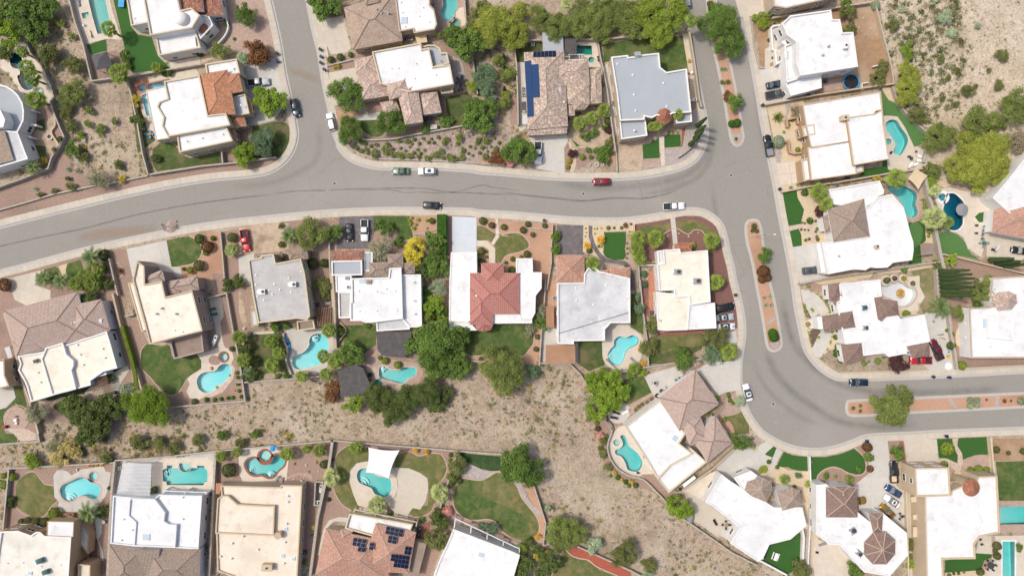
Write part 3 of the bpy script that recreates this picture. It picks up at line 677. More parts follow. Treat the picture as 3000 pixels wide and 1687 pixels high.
def palm_mesh(kind,var):
 if(kind,var)in PALMS:return PALMS[kind,var]
 rr=random.Random(var*31+len(kind));b=MB();sk=MB();n={'fan':26,'date':26,'cycad':24}[kind]
 for i in range(n):
  b.cur=rr.random()
  az=i*2.399963+rr.uniform(-.15,.15);f=(i+.5)/n
  el={'fan':1.25-1.75*f**.9,'date':1.15-1.35*f,'cycad':.95-.8*f}[kind]+rr.uniform(-.1,.1)
  L=rr.uniform(.88,1.08)*(.72+.33*f**.5);d=Vector((math.cos(az),math.sin(az),0));side=Vector((-d.y,d.x,0));droop={'fan':.18,'date':.42,'cycad':.3}[kind]
  def at(t):return d*(L*t*math.cos(el)+.02)+Vector((0,0,L*t*math.sin(el)-droop*L*t*t))
  if kind=='fan':
   h=.42;o=at(h);b.add([at(0)+side*.012,at(0)-side*.012,o-side*.012,o+side*.012],[(0,1,2,3)]);fw=(at(1)-o).normalized();up=side.cross(fw)
   for q in range(9):
    a=(q-4)/4*.8;dr=fw*math.cos(a)+side*math.sin(a);wv=fw*-math.sin(a)+side*math.cos(a);ln=L*(1-h)*(1.0-.25*abs(a)/1.0);fo=up*(.03 if q%2 else-.02)
    m_=o+dr*ln*.55;e=o+dr*ln+Vector((0,0,-.10*ln));w=.045
    b.add([o,m_+wv*w+fo,e,m_-wv*w-fo],[(0,1,2),(0,2,3)])
  else:
   K=6;b.add([at(j/K)+side*.012*(1-j/K)for j in range(K+1)]+[at(j/K)-side*.012*(1-j/K)for j in range(K+1)],[(j,j+1,K+2+j,K+1+j)for j in range(K)])
   for q in range(15):
    t=.16+.84*q/15;o=at(t);fw=(at(min(1,t+.05))-at(t-.05)).normalized();ln=.23*math.sin(PI*(.18+.76*t))+.05
    for sg in(-1,1):
     dr=(side*sg*.8+fw*.75+Vector((0,0,.15))).normalized();e=o+dr*ln;w=fw*.026
     b.add([o-w,o+w,e],[(0,1,2)])
 for i in range(26):
  az=rr.uniform(0,2*PI);d=Vector((math.cos(az),math.sin(az),0));s_=Vector((-d.y,d.x,0));z=-rr.uniform(.15,.55)
  sk.add([d*.05+s_*.03,d*.05-s_*.03,d*.24+s_*-.1+Vector((0,0,z)),d*.24+s_*.1+Vector((0,0,z))],[(0,1,2,3)])
 PALMS[kind,var]=(b.mesh('fronds'),sk.mesh('dead_fronds'))
 for m in PALMS[kind,var]:m.materials.append(None)
 return PALMS[kind,var]
def palm(kind,x,y,r,label,h=4.5,col=None,group=None):
 """x, y: middle of the crown as seen in the photo; h: height of the crown's heart"""
 rm=r*U;q=P(x,y,h);fm,sm_=palm_mesh(kind,R.randrange(3));t=thing({'fan':'fan_palm','date':'date_palm','cycad':'sago_palm'}[kind],label,'palm',(q.x,q.y,0),R.uniform(0,6.28),group)
 a=bpy.data.objects.new('fronds',fm);COL.objects.link(a);a.parent=t;a.location=(0,0,h);a.scale=(rm,rm,rm);setmat(a,LM(col or('palm' if kind=='fan' else 'date')))
 if kind=='fan':
  c=bpy.data.objects.new('dead_fronds',sm_);COL.objects.link(c);c.parent=t;c.location=(0,0,h);c.scale=(rm,rm,rm);setmat(c,LM('dead'))
 b=MB();b.tube([(0,0,-.05),(R.uniform(-.1,.1),R.uniform(-.1,.1),h*.5),(0,0,h)],[.32,.22,.2],8);o=b.build('trunk',M['palmbark'],loc=(0,0,0));o.parent=t
 return t
CYP={}
def cyp(x,y,h,r,label,group=None,col='cypress'):
 v=R.randrange(3)
 if v not in CYP:
  rr=random.Random(v+5);b=MB()
  for i in range(3600):
   z=rr.random()**.85;a=rr.uniform(0,2*PI);prof=min(1,z*9)*(1-.78*max(0,z-.15)**1.4)*(1+.10*math.sin(a*3+z*22));d=Vector((math.cos(a),math.sin(a),.55)).normalized()
   lq(b,Vector((math.cos(a)*prof*rr.uniform(.8,1),math.sin(a)*prof*rr.uniform(.8,1),z*10)),(d+rvec(rr)*.6).normalized(),.17,.11,rr)
  t_=MB();t_.tube([(0,0,-.05),(0,0,8)],[.16,.04],6);CYP[v]=(b.mesh('foliage'),t_.mesh('trunk'))
  for m in CYP[v]:m.materials.append(None)
 q=P(x,y);t=thing('cypress',label,'cypress tree',(q.x,q.y,0),R.uniform(0,6.28),group);t.scale=(r,r,h/10)
 for nm,m,mm in(('foliage',CYP[v][0],LM(col)),('trunk',CYP[v][1],M['bark'])):
  o=bpy.data.objects.new(nm,m);COL.objects.link(o);o.parent=t;setmat(o,mm)
AG={}
def agv(st,label,col='sage',group=None,name='agave'):
 if not AG:
  rr=random.Random(3);b=MB()
  for i in range(34):
   az=i*2.4;el=1.35-1.2*i/34;d=Vector((math.cos(az)*math.cos(el),math.sin(az)*math.cos(el),math.sin(el)));s_=Vector((-math.sin(az),math.cos(az),0));L=rr.uniform(.85,1.05)
   b.add([d*.05+s_*.03,d*.45*L+s_*.075+Vector((0,0,.05)),d*L,d*.45*L-s_*.075+Vector((0,0,.05)),d*.05-s_*.03],[(0,1,2,3,4)])
  AG[0]=b.mesh('leaves');AG[0].materials.append(None)
 v=[float(a)for a in st.split()]
 for i in range(0,len(v),3):
  q=P(v[i],v[i+1],.4);rm=v[i+2]*U;o=bpy.data.objects.new(name,AG[0]);COL.objects.link(o);o.location=(q.x,q.y,.05);o.scale=(rm,rm,rm*.8);o.rotation_euler=(0,0,R.uniform(0,6));setmat(o,LM(col));tag(o,label,'plant',group or(label if len(v)>3 else None))
def hedge(s,w,h,label,col='hedge',name='hedge',z=None):
 p=rs(pts(s,h),.25);rr=R;b=MB();c0=p[len(p)//2]
 for i in range(len(p)-1):
  d=(p[i+1]-p[i]);L=d.length;d=d/L;s_=Vector((-d.y,d.x))
  for k in range(int(70*(w+h))):
   u=rr.random();side=rr.random()<(2*h)/(2*h+w)
   if side:sg=rr.choice((-1,1));n=Vector((s_.x*sg,s_.y*sg,.3));q=p[i].lerp(p[i+1],u)+s_*sg*w/2*rr.uniform(.88,1.02);z=rr.uniform(.05,h)
   else:n=Vector((0,0,1));q=p[i].lerp(p[i+1],u)+s_*rr.uniform(-w/2,w/2);z=h*rr.uniform(.93,1.04)
   lq(b,Vector((q.x-c0.x,q.y-c0.y,z)),(n+rvec(rr)*.6).normalized(),.15,.11,rr)
 t=thing(name,label,'hedge',(c0.x,c0.y,0));b.build('foliage',LM(col),t,loc=(0,0,0))
 st=MB()
 for i in range(0,len(p),6):st.tube([(p[i].x-c0.x,p[i].y-c0.y,0),(p[i].x-c0.x,p[i].y-c0.y,h*.6)],.05,5)
 st.build('stem',M['bark'],t,loc=(0,0,0))
# vehicles
WHEEL={}
def wheel(t,x,y,r=.36,w=.24):
 if r not in WHEEL:
  a=MB();b=MB()
  def disc(mb,prof):
   n=18;V=[];F=[]
   for rad,yy in prof:V+=[(rad*math.cos(2*PI*k/n),yy,rad*math.sin(2*PI*k/n))for k in range(n)]
   for i in range(len(prof)-1):
    for k in range(n):F.append((i*n+k,i*n+(k+1)%n,(i+1)*n+(k+1)%n,(i+1)*n+k))
   mb.add(V,F)
  disc(a,[(r*.62,-w/2),(r*.93,-w/2),(r,-w*.35),(r,w*.35),(r*.93,w/2),(r*.62,w/2)]);disc(b,[(0.01,-w*.42),(r*.64,-w*.42),(r*.64,w*.42),(.01,w*.42)])
  for k in range(5):
   an=k*2*PI/5
   for sg in(-1,1):b.box((math.cos(an)*r*.33,sg*w*.45,math.sin(an)*r*.33),(r*.6,.03,.07),M=Matrix.Rotation(-an,4,'Y'))
  m1=a.mesh('tyre',True);m1.materials.append(M['rubber']);m2=b.mesh('rim');m2.materials.append(M['alu']);WHEEL[r]=(m1,m2)
 o=bpy.data.objects.new('wheel',WHEEL[r][0]);COL.objects.link(o);o.parent=t;o.location=(x,y,r);q=bpy.data.objects.new('rim',WHEEL[r][1]);COL.objects.link(q);q.parent=o
def loft(b,secs,mi=0,cap=True):
 n=len(secs[0]);V=[v for s in secs for v in s];F=[]
 for i in range(len(secs)-1):
  for k in range(n):F.append((i*n+k,i*n+(k+1)%n,(i+1)*n+(k+1)%n,(i+1)*n+k))
 if cap:F+=[tuple(range(n-1,-1,-1)),tuple((len(secs)-1)*n+k for k in range(n))]
 b.add(V,F,mi)
def car(kind,x,y,ang,col,label,z=-.12,sunroof=False,tonneau=False,group=None,rack=False,stripes=False,cargo=None,covered=False,door=False):
 """ang: heading of the nose in degrees, anticlockwise from the picture's right"""
 q=P(x,y,.8);L,W,H={'sedan':(4.75,1.84,1.44),'suv':(4.75,1.92,1.72),'bigsuv':(5.2,2.02,1.88),'pickup':(5.75,2.0,1.86),'coupe':(4.7,1.88,1.32),'small':(4.1,1.74,1.5)}[kind]
 t=thing({'pickup':'pickup_truck'}.get(kind,'parked_car'),label,{'pickup':'pickup truck','suv':'suv','bigsuv':'suv','small':'car'}.get(kind,'car'),(q.x,q.y,z),math.radians(ang),group)
 pm=paint(col);truck=kind=='pickup';tall=kind in('suv','bigsuv','pickup');hb={'sedan':.92,'coupe':.86,'small':.95}.get(kind,1.08);gc_=.24 if tall else .18
 def sec(xx,hw,zt,zb=gc_,crown_=.05):
  return[(xx,-hw*.9,zb),(xx,-hw,zb+.2),(xx,-hw,zt-.22),(xx,-hw*.93,zt-.05),(xx,-hw*.6,zt),(xx,0,zt+crown_),(xx,hw*.6,zt),(xx,hw*.93,zt-.05),(xx,hw,zt-.22),(xx,hw,zb+.2),(xx,hw*.9,zb)]
 h=W/2;nose=hb-(.16 if not tall else .06);tail=hb-(.04 if kind in('sedan','coupe')else 0)
 b=MB();xb=-L/2
 if truck:
  bx0,bx1=-L/2+.1,-L/2+2.0
  loft(b,[sec(bx1-.02,h,hb),sec(.0,h,hb+.02),sec(L*.20,h,hb),sec(L*.38,h*.98,hb-.03),sec(L*.46,h*.93,hb-.12),sec(L*.5,h*.82,hb-.38)])
  for sg in(-1,1):b.box(((bx0+bx1)/2,sg*(h-.08),(hb+gc_)/2+.03),(bx1-bx0+.12,.16,hb-gc_+.02))
  b.box((-L/2+.06,0,(hb+gc_)/2+.03),(.1,W-.06,hb-gc_));b.box(((bx0+bx1)/2,0,.62),(bx1-bx0,W-.3,.08))
 else:
  loft(b,[sec(-L*.5,h*.80,tail-.32),sec(-L*.48,h*.92,tail-.08),sec(-L*.42,h*.97,tail),sec(-L*.22,h,hb),sec(L*.02,h,hb),sec(L*.18,h,hb),sec(L*.36,h*.97,nose+.05),sec(L*.46,h*.90,nose-.06),sec(L*.495,h*.74,nose-.3)])
 b.build('body',pm,t,True,loc=(0,0,0))
 cf,cb,rf,rb={'sedan':(.20,-.34,.04,-.20),'coupe':(.14,-.36,-.02,-.20),'suv':(.20,-.47,.07,-.42),'bigsuv':(.20,-.475,.08,-.44),'pickup':(.19,-.145,.09,-.115),'small':(.24,-.45,.09,-.36)}[kind]
 x0,x1,r0,r1=cb*L,cf*L,rb*L,rf*L;wb,wt=h*.93,h*(.73 if not tall else .80);zt=H-.05;zb=hb-.03
 A=[(x1,-wb,zb),(x1,wb,zb),(x0,wb,zb),(x0,-wb,zb)];B=[(r1,-wt,zt),(r1,wt,zt),(r0,wt,zt),(r0,-wt,zt)]
 gp=mat('car_glass',(.035,.06,.065),.06,spec=.8)
 def pane(name,i,j):
  k=MB();a0,a1,b1,b0=Vector(A[i]),Vector(A[j]),Vector(B[j]),Vector(B[i]);n=(a1-a0).cross(b0-a0).normalized();c=(a0+a1+b0+b1)/4
  if n.dot(c-Vector((0,0,zb)))<0:n=-n
  k.add([v.lerp(c,.03)+n*.012 for v in(a0,a1,b1,b0)],[(0,1,2,3)]);k.build(name,gp,t,loc=(0,0,0))
 k=MB();k.add(A+B,[(0,1,5,4),(1,2,6,5),(2,3,7,6),(3,0,4,7)]);k.build('pillars',pm if col!='white' else M['black'],t,loc=(0,0,0))
 pane('windshield',0,1);pane('rear_window',2,3);pane('side_window',1,2);pane('side_window',3,0)
 k=MB();rs=[]
 for xx,w_,zz in((r0-.06,wt*.9,zt-.02),(r0+.1,wt,zt+.035),((r0+r1)/2,wt+.01,zt+.055),(r1-.12,wt,zt+.03),(r1+.06,wt*.92,zt-.02)):
  rs.append([(xx,-w_,zz-.06),(xx,-w_*.8,zz),(xx,0,zz+.03),(xx,w_*.8,zz),(xx,w_,zz-.06)])
 loft(k,rs);k.build('roof',pm,t,True,loc=(0,0,0))
 if sunroof:
  k=MB();k.box(((r0+r1)/2+.1,0,zt+.085),(min(.95,(r1-r0)*.5),wt*1.15,.02));k.build('sunroof',gp,t,loc=(0,0,0))
 if rack:
  for sg in(-1,1):k=MB();k.box(((r0+r1)/2,sg*wt*.85,zt+.09),((r1-r0)*.9,.05,.06));k.build('roof_rail',M['dmetal'],t,loc=(0,0,0))
 if stripes:
  for sg in(-1,1):k=MB();k.box((L*.3,sg*.12,nose+.115),(L*.26,.12,.012));k.box(((r0+r1)/2,sg*.12,zt+.095),(r1-r0,.12,.012));k.build('stripe',M['black'],t,loc=(0,0,0))
 if truck:
  m=MB();m.box(((bx0+bx1)/2,0,.67 if not tonneau else hb+.02),(bx1-bx0-.05,W-.34 if not tonneau else W-.2,.03));m.build('bed_cover' if tonneau else 'bed_liner',mat('black_bed_liner',(.03,.033,.036),.7)if not covered else M['grey'],t,loc=(0,0,0))
  if cargo:
   m=MB();m.box(((bx0+bx1)/2,.1,.8),(1.5,1.3,.25));m.box(((bx0+bx1)/2+.2,-.3,.95),(.9,.3,.2),.5);m.build('cargo',M[cargo],t,loc=(0,0,0))
 for sx in(L*.315,-L*.3):
  for sg in(-1,1):wheel(t,sx,sg*(h-.11),.40 if tall else .34)
 hl=mat('headlight_glass',(.7,.72,.72),.15,spec=.6);tl=mat('tail_light',(.35,.01,.01),.25)
 for sg in(-1,1):
  k=MB();k.box((L*.462,sg*h*.68,nose-.13),(.26,.34,.12),-sg*.35);k.build('headlight',hl,t,loc=(0,0,0))
  k=MB();k.box((-L*.487,sg*h*.78,tail-.2),(.1,.28,.16),sg*.2);k.build('tail_light',tl,t,loc=(0,0,0))
  k=MB();k.box((x1-.25,sg*(h+.09),hb+.07),(.13,.2,.14));k.build('mirror',pm,t,loc=(0,0,0))
 if door:
  k=MB();k.box((.45,-h-.42,.75),(.12,.95,.75),-.25);k.build('open_door',pm,t,loc=(0,0,0))
 return t
# yard things
def prop(name,label,cat,x,y,rz=0.0,z=.06,group=None,zz=.5):
 q=P(x,y,zz);return thing(name,label,cat,(q.x,q.y,z),math.radians(rz),group)
def pt_(t,name,m,f):
 b=MB();f(b);return b.build(name,M[m]if isinstance(m,str)else m,t,loc=(0,0,0))
def bin_(x,y,rz,col,label,z=.08,group=None,fallen=False):
 t=prop('wheelie_bin',label,'bin',x,y,rz,z,group)
 def body(b):
  lo=[(-.22,-.25,.08),(.22,-.25,.08),(.22,.25,.08),(-.22,.25,.08)];hi=[(-.3,-.33,1.0),(.3,-.33,1.0),(.3,.33,1.0),(-.3,.33,1.0)]
  loft(b,[lo,hi])
 pt_(t,'bin_body',col,body);pt_(t,'lid',col,lambda b:(b.box((0,0,1.04),(.66,.72,.07)),b.box((-.34,0,1.02),(.08,.5,.05))))
 for s_ in(-1,1):pt_(t,'wheel','rubber',lambda b:b.tube([(-.26,s_*.26,.12),(-.26,s_*.31,.12)],.12,10))
def ac(x,y,z,label,rz=0,s=.95,group=None,m='metal'):
 t=prop('air_conditioner',label,'air conditioner',x,y,rz,z,group,z+.5)
 pt_(t,'case',m,lambda b:(b.box((0,0,s*.42),(s,s,s*.84)),b.box((0,0,s*.87),(s*1.02,s*1.02,.05))));pt_(t,'fan_grille','dmetal',lambda b:b.lathe((0,0,s*.9),[(s*.42,0),(s*.42,.04),(s*.3,.05),(.01,.05)],16))
 pt_(t,'fan_hub','metal',lambda b:b.lathe((0,0,s*.9+.05),[(s*.12,0),(s*.1,.04),(.01,.05)],10));pt_(t,'base_pad','kerb',lambda b:b.box((0,0,0),(s*1.15,s*1.15,.08)))
def rtu(x,y,z,label,rz=0,w=1.6,d=1.1,h=.9,m='metal'):
 t=prop('rooftop_unit',label,'air conditioner',x,y,rz,z,None,z+.8)
 pt_(t,'case',m,lambda b:b.box((0,0,h/2+.15),(w,d,h)));pt_(t,'fan','dmetal',lambda b:b.lathe((w*.2,0,h+.15),[(d*.38,0),(d*.38,.05),(.1,.06),(.01,.06)],16));pt_(t,'curb','wmetal',lambda b:b.box((0,0,.08),(w*.9,d*.9,.16)))
 pt_(t,'duct','wmetal',lambda b:b.box((-w*.6,0,.3),(w*.35,d*.6,.5)))
def table(x,y,rz,label,r=.6,chairs=4,m='dmetal',cm='dmetal',top=None,z=.08,umb=None):
 t=prop('patio_table',label,'table',x,y,rz,z)
 pt_(t,'tabletop',top or m,lambda b:b.lathe((0,0,.70),[(r,0),(r,.04),(.01,.041)],18));pt_(t,'leg',m,lambda b:b.lathe((0,0,0),[(r*.5,0),(r*.45,.04),(.05,.07),(.05,.7)],10))
 c0=P(x,y,.5)
 for i in range(chairs):
  a=math.radians(rz)+2*PI*i/chairs;chair_at(c0.x+math.cos(a)*(r+.38),c0.y+math.sin(a)*(r+.38),a,cm,label_chair(label),z)
 if umb:pass
def label_chair(l):return 'chair at the '+' '.join(l.split()[:9])
CHM={}
def chair_at(wx,wy,a,m,label,z=.08):
 t=thing('patio_chair',label,'chair',(wx,wy,z),a,label)
 if m not in CHM:
  def mk(f):
   b=MB();f(b);me=b.mesh('p');me.materials.append(M[m]);return me
  CHM[m]=(mk(lambda b:b.box((0,0,.43),(.5,.5,.06))),mk(lambda b:b.box((.25,0,.68),(.06,.5,.5))),mk(lambda b:b.box((0,0,.2),(.05,.05,.42))))
 for nm,me,l in(('seat',CHM[m][0],(0,0,0)),('backrest',CHM[m][1],(0,0,0)))+tuple(('leg',CHM[m][2],(sx*.22,sy*.22,0))for sx in(-1,1)for sy in(-1,1)):
  o=bpy.data.objects.new(nm,me);COL.objects.link(o);o.parent=t;o.location=l
def chair(x,y,rz,label,m='grey',z=.08):
 q=P(x,y,.5);chair_at(q.x,q.y,math.radians(rz),m,label,z)
def lg(x,y,rz,label,m='grey',fm='dmetal',z=.1,group=None):
 t=prop('sun_lounger',label,'lounger',x,y,rz,z,group)
 pt_(t,'seat',m,lambda b:b.box((-.3,0,.34),(1.3,.62,.1)));pt_(t,'backrest',m,lambda b:b.box((.62,0,.52),(.72,.62,.09),M=Matrix.Rotation(-.55,4,'Y')))
 for sx in(-.85,.35):
  for sy in(-.26,.26):pt_(t,'leg',fm,lambda b:b.box((sx,sy,.15),(.05,.05,.32)))
def bd(st,label,m='stone'):
 v=[float(a)for a in st.split()]
 for i in range(0,len(v),3):
  rr=random.Random(i+int(v[0]));bm=bmesh.new();bmesh.ops.create_icosphere(bm,subdivisions=2,radius=1)
  for w in bm.verts:w.co*=rr.uniform(.78,1.1)
  me=bpy.data.meshes.new('boulder');bm.to_mesh(me);bm.free();me.materials.append(M[m]);q=P(v[i],v[i+1]);o=bpy.data.objects.new('boulder',me);COL.objects.link(o);k=v[i+2]*U;o.location=(q.x,q.y,.1);o.scale=(k,k*.85,k*.6);o.rotation_euler=(0,0,rr.uniform(0,6));tag(o,label,'rock',label if len(v)>3 else None)
def pg(s,z,label,n,m='wood',slat=.09,beams=3,posts=True,cross=0,name='pergola',solid=None):
 """quad a b c d: n slats run from edge ab to edge dc"""
 a,b,c,d=pts(s,z);o=(a+b+c+d)/4;t=thing(name,label,name.replace('_',' '),(o.x,o.y,0))
 def bar(nm,u,v,zz,w,h,mm=m):
  k=MB();k.box((0,0,0),((v-u).length,w,h));cc=(u+v)/2;ob=k.build(nm,M[mm],t,loc=(cc.x-o.x,cc.y-o.y,zz));ob.rotation_euler=(0,0,math.atan2(v.y-u.y,v.x-u.x))
 for i in range(n):f=(i+.5)/n;bar('slat',a.lerp(b,f),d.lerp(c,f),z,slat,.12)
 for i in range(beams):f=i/max(1,beams-1);bar('beam',a.lerp(d,.04+.92*f),b.lerp(c,.04+.92*f),z-.18,.14,.22)
 for i in range(cross):f=(i+.5)/cross;bar('cross_slat',a.lerp(d,f),b.lerp(c,f),z+.1,.06,.06)
 if posts:
  for q in(a,b,c,d):
   q=q.lerp(o,.06);k=MB();k.box((0,0,(z-.25)/2),(.18,.18,z-.25));k.build('post',M[m],t,loc=(q.x-o.x,q.y-o.y,0))
 if solid:
  k=MB();k.prism([q.lerp(o,.01)-o for q in(a,b,c,d)],z+.075,z+.1);k.build('shade_cloth',M[solid],t,loc=(0,0,0))
 return t
def cn(s,z,label,m,name='shade_canopy',posts='metal',th=.12,cat='canopy',slope=None,ribs=0):
 p=ccw(pts(s,z));o=sum(p,Vector((0,0)))/len(p);t=thing(name,label,cat,(o.x,o.y,0));k=MB();k.prism([q-o for q in p],z-th,z,bottom=True);k.build('roof_panel',M[m],t,loc=(0,0,0))
 for q in p:
  q=q.lerp(o,.07)-o;k=MB();k.box((q.x,q.y,(z-th)/2),(.15,.15,z-th));k.build('post',M[posts],t,loc=(0,0,0))
 if ribs:
  for i in range(ribs):
   f=(i+.5)/ribs;u,v=p[0].lerp(p[1],f)-o,p[3].lerp(p[2],f)-o;k=MB();k.box((0,0,0),((v-u).length,.08,.06));ob=k.build('roof_seam',M[m],t,loc=((u.x+v.x)/2,(u.y+v.y)/2,z+.02));ob.rotation_euler=(0,0,math.atan2(v.y-u.y,v.x-u.x))
 return t
def sail(s,zs,label,m):
 v=[float(a)for a in s.split()];q=[P(v[2*i],v[2*i+1],zs[i])for i in range(len(zs))];o=sum(q,Vector((0,0)))/len(q);t=thing('shade_sail',label,'shade sail',(o.x,o.y,0));n=12;b=MB()
 V=[];c=[Vector((a.x-o.x,a.y-o.y,z))for a,z in zip(q,zs)]
 for i in range(n+1):
  for j in range(n+1):
   u,w=i/n,j/n;p=(c[0]*(1-u)+c[1]*u)*(1-w)+(c[3]*(1-u)+c[2]*u)*w
   pin=Vector((p.x,p.y))*(-.13)*(abs(2*u-1)**2*4*w*(1-w)+abs(2*w-1)**2*4*u*(1-u))*.8;V.append((p.x+pin.x,p.y+pin.y,p.z-.35*16*u*(1-u)*w*(1-w)*.4))
 b.add(V,[(i*(n+1)+j,(i+1)*(n+1)+j,(i+1)*(n+1)+j+1,i*(n+1)+j+1)for i in range(n)for j in range(n)]);b.build('fabric',M[m],t,True,loc=(0,0,0))
 for a in c:k=MB();k.tube([(a.x*1.02,a.y*1.02,0),(a.x*1.02,a.y*1.02,a.z+.15)],.08,8);k.build('post',M['metal'],t,loc=(0,0,0))
def solar(s,nx,ny,z,label,pitch_dir=None,dz=0.0,m='solar',skip=(),parent=None):
 """quad a b c d of an array as seen; nx panels along ab, ny along bc; the edge cd lies dz higher than ab"""
 v=[float(a)for a in s.split()];a,b,c,d=[P(v[2*i],v[2*i+1],z+(dz if i>1 else 0))for i in range(4)];o=(a+b+c+d)/4;t=thing('solar_array',label,'solar panels',(o.x,o.y,0))
 v3=lambda q,zz:Vector((q.x-o.x,q.y-o.y,zz));A,B,C,D=v3(a,z),v3(b,z),v3(c,z+dz),v3(d,z+dz);n=(B-A).cross(D-A);n=n.normalized()*(1 if n.z>0 else-1)
 for i in range(nx):
  for j in range(ny):
   if(i,j)in skip:continue
   def q(u,w):return(A*(1-u)+B*u)*(1-w)+(D*(1-u)+C*u)*w
   c4=[q(i/nx,j/ny),q((i+1)/nx,j/ny),q((i+1)/nx,(j+1)/ny),q(i/nx,(j+1)/ny)];cc=sum(c4,Vector())/4;f=[p.lerp(cc,.03)for p in c4];g_=[p.lerp(cc,.075)for p in c4]
   f=[p.lerp(cc,.012)for p in c4];g_=[p.lerp(cc,.04)for p in c4];k=MB();k.add([p+n*.02 for p in f]+[p+n*.07 for p in f]+[p+n*.071 for p in g_],[(i_,(i_+1)%4,4+(i_+1)%4,4+i_)for i_ in range(4)]+[(4+i_,4+(i_+1)%4,8+(i_+1)%4,8+i_)for i_ in range(4)])
   k.add([p+n*.071 for p in g_],[(0,1,2,3)if(g_[1]-g_[0]).cross(g_[3]-g_[0]).z>0 else(3,2,1,0)],1);k.build('panel',[M['alu' if m=='solar' else m],M[m]],t,loc=(0,0,0))
# GROUND DATA
def tp(t,s):T(t);return pts(s)
E1=tp('B0','-900 1075 -400 955 0 855 430 745 800 655 1200 560 1600 475 2000 410')+tp('B1','0 388 150 372 290 340 400 275 480 190 530 90 550 -20')+tp('A1','540 1180 520 1080 490 930 440 700 400 450 355 230 300 0 250 -250')
E2=tp('A1','585 -250 640 0 700 300 750 500 790 760 830 950 860 1090 890 1250 930 1350')+tp('B1','925 80 965 145 1020 200 1095 245 1200 280 1330 302 1600 303 1900 308 2200 326')+tp('B2','0 340 300 364 600 392 900 406 1200 406 1500 390 1750 352 1940 300 2050 235 2110 160 2150 60')+tp('A2','2165 1240 2150 1100 2120 960 2080 760 2040 500 1985 280 1960 0 1930 -250')
E3=tp('A2','2430 -250 2470 0 2510 260')+tp('A3','0 560 60 900 105 1180')+tp('B3','165 190 215 430 270 750 330 1050 385 1350')+tp('C3','420 250 470 500 505 640 560 740 640 830 720 890 800 930 900 940 1400 930 2000 900 2576 868 3100 845')
E4=tp('C3','3100 1370 2576 1398 2200 1412')+tp('D3','1800 85 1500 103 1200 116 1070 132 950 180 800 230 650 255 500 250 350 215 230 160 130 100 70 40')+tp('C2','2570 1270 2520 1150 2485 1000 2478 840 2492 700 2515 550 2515 420 2500 300 2470 150 2430 0')+tp('B2','2410 1230 2372 1090 2345 950 2305 830 2240 760 2150 705 2060 685 1960 685 1850 705 1700 735 1500 765 1300 780 1000 775 800 765 600 745 300 720 0 703')+tp('B1','2200 690 1900 683 1500 680 1270 683 900 700 600 725 300 755 0 785')+tp('B0','2100 805 1850 840 1500 905 1000 1010 600 1110 200 1220 0 1270 -400 1390 -900 1520')
E1,E2,E3,E4=[smooth(e,4,False)for e in(E1,E2,E3,E4)]
ROAD=ccw(E1+E2+E3+E4)
# north-west block
T('A0')
g('cream','0 560 60 480 130 400 230 400 260 440 300 520 370 570 430 690 480 830 500 920 470 980 380 900 250 890 200 880 80 700 0 640')
pool('90 530 130 500 190 520 215 570 215 620 260 640 300 700 330 770 320 830 270 855 220 840 180 780 165 720 190 700 180 660 120 640 95 590','deep','deep teal freeform pool beside the white house with the curved terrace',coping='cream')
pool(circle(362,870,40),'turq','round raised hot tub below the deep teal freeform pool',0,'paver',.4)
g('gravel','330 1000 470 980 560 1200 600 1290 540 1449 440 1600 330 1640 240 1449 220 1140')
g('tanpaver','300 1290 350 1220 440 1260 440 1150 490 1090 510 1100 510 1170 480 1250 540 1350 560 1400 500 1449 440 1449 430 1380 330 1370',name='fountain_terrace')
g('lawn','330 1150 420 1120 430 1230 340 1240');g('lawn','320 1370 430 1380 440 1500 350 1500')
g('cream','640 0 1040 0 1060 100 1150 380 1010 370 810 420')
pool('820 -60 985 -60 1045 230 1040 320 920 325 870 150','pale','long pale turquoise lap pool beside the bright lawn',0,'cream')
pool('768 128 838 114 848 168 784 184','pale','small square hot tub beside the long lap pool',0,'cream')
g('turf','820 430 1000 370 1010 480 860 520');g('gravel','860 520 1100 480 1200 640 1180 720 870 750')
g('turf','1055 -60 1185 -60 1235 250 1300 330 1430 350 1490 530 1600 640 1600 650 1250 690 1180 470 1130 250')
g('cream','1600 590 1890 540 1895 610 1610 650')
g('paver','1900 -80 2530 -80 2576 200 2620 560 2250 600 2230 480 1950 520 1890 380 2010 240 2110 140',name='driveway')
g('turf','2225 90 2500 90 2535 250 2290 280 2200 170');g('turf','2250 415 2560 370 2570 415 2290 455')
g('tan','2285 285 2540 255 2550 280 2400 300 2300 310');g('tan','2230 350 2350 380 2560 340 2560 372 2260 415 2200 500 2000 560 1900 600 1900 540 2080 450')
g('terra','1240 790 1390 735 1410 850 1380 880 1335 920 1270 880')
g('cream','1410 745 1850 650 1880 705 1560 800 1400 850');g('cream','1320 920 1470 1240 1390 1240 1320 980')
g('patchlawn','1230 880 1330 920 1390 1230 1470 1320 1300 1449 1260 1120')
pool('1395 797 1540 765 1590 755 1600 765 1600 835 1400 845','blue','bright blue pool arm beside the orange tiled house',0,'terra');pool('1335 905 1375 880 1445 1100 1382 1095','blue','narrow bright blue pool arm running along the cream house',0,'cream');pool(circle(1345,832,37),'blue','round bright blue hot tub on terracotta paving',0,'terra')
T('B0')
g('gravel','-300 600 0 490 400 350 500 220 600 60 640 200 700 300 800 380 860 470 500 540 250 610 0 680 -300 750')
g('gravel','-300 770 0 690 250 630 500 560 900 490 1050 440 1400 370 1900 290 2240 250 2400 240 2576 215 2650 230 2576 262 2380 300 1900 370 1500 440 1200 500 900 560 500 660 200 730 0 775 -300 850',up=.004)
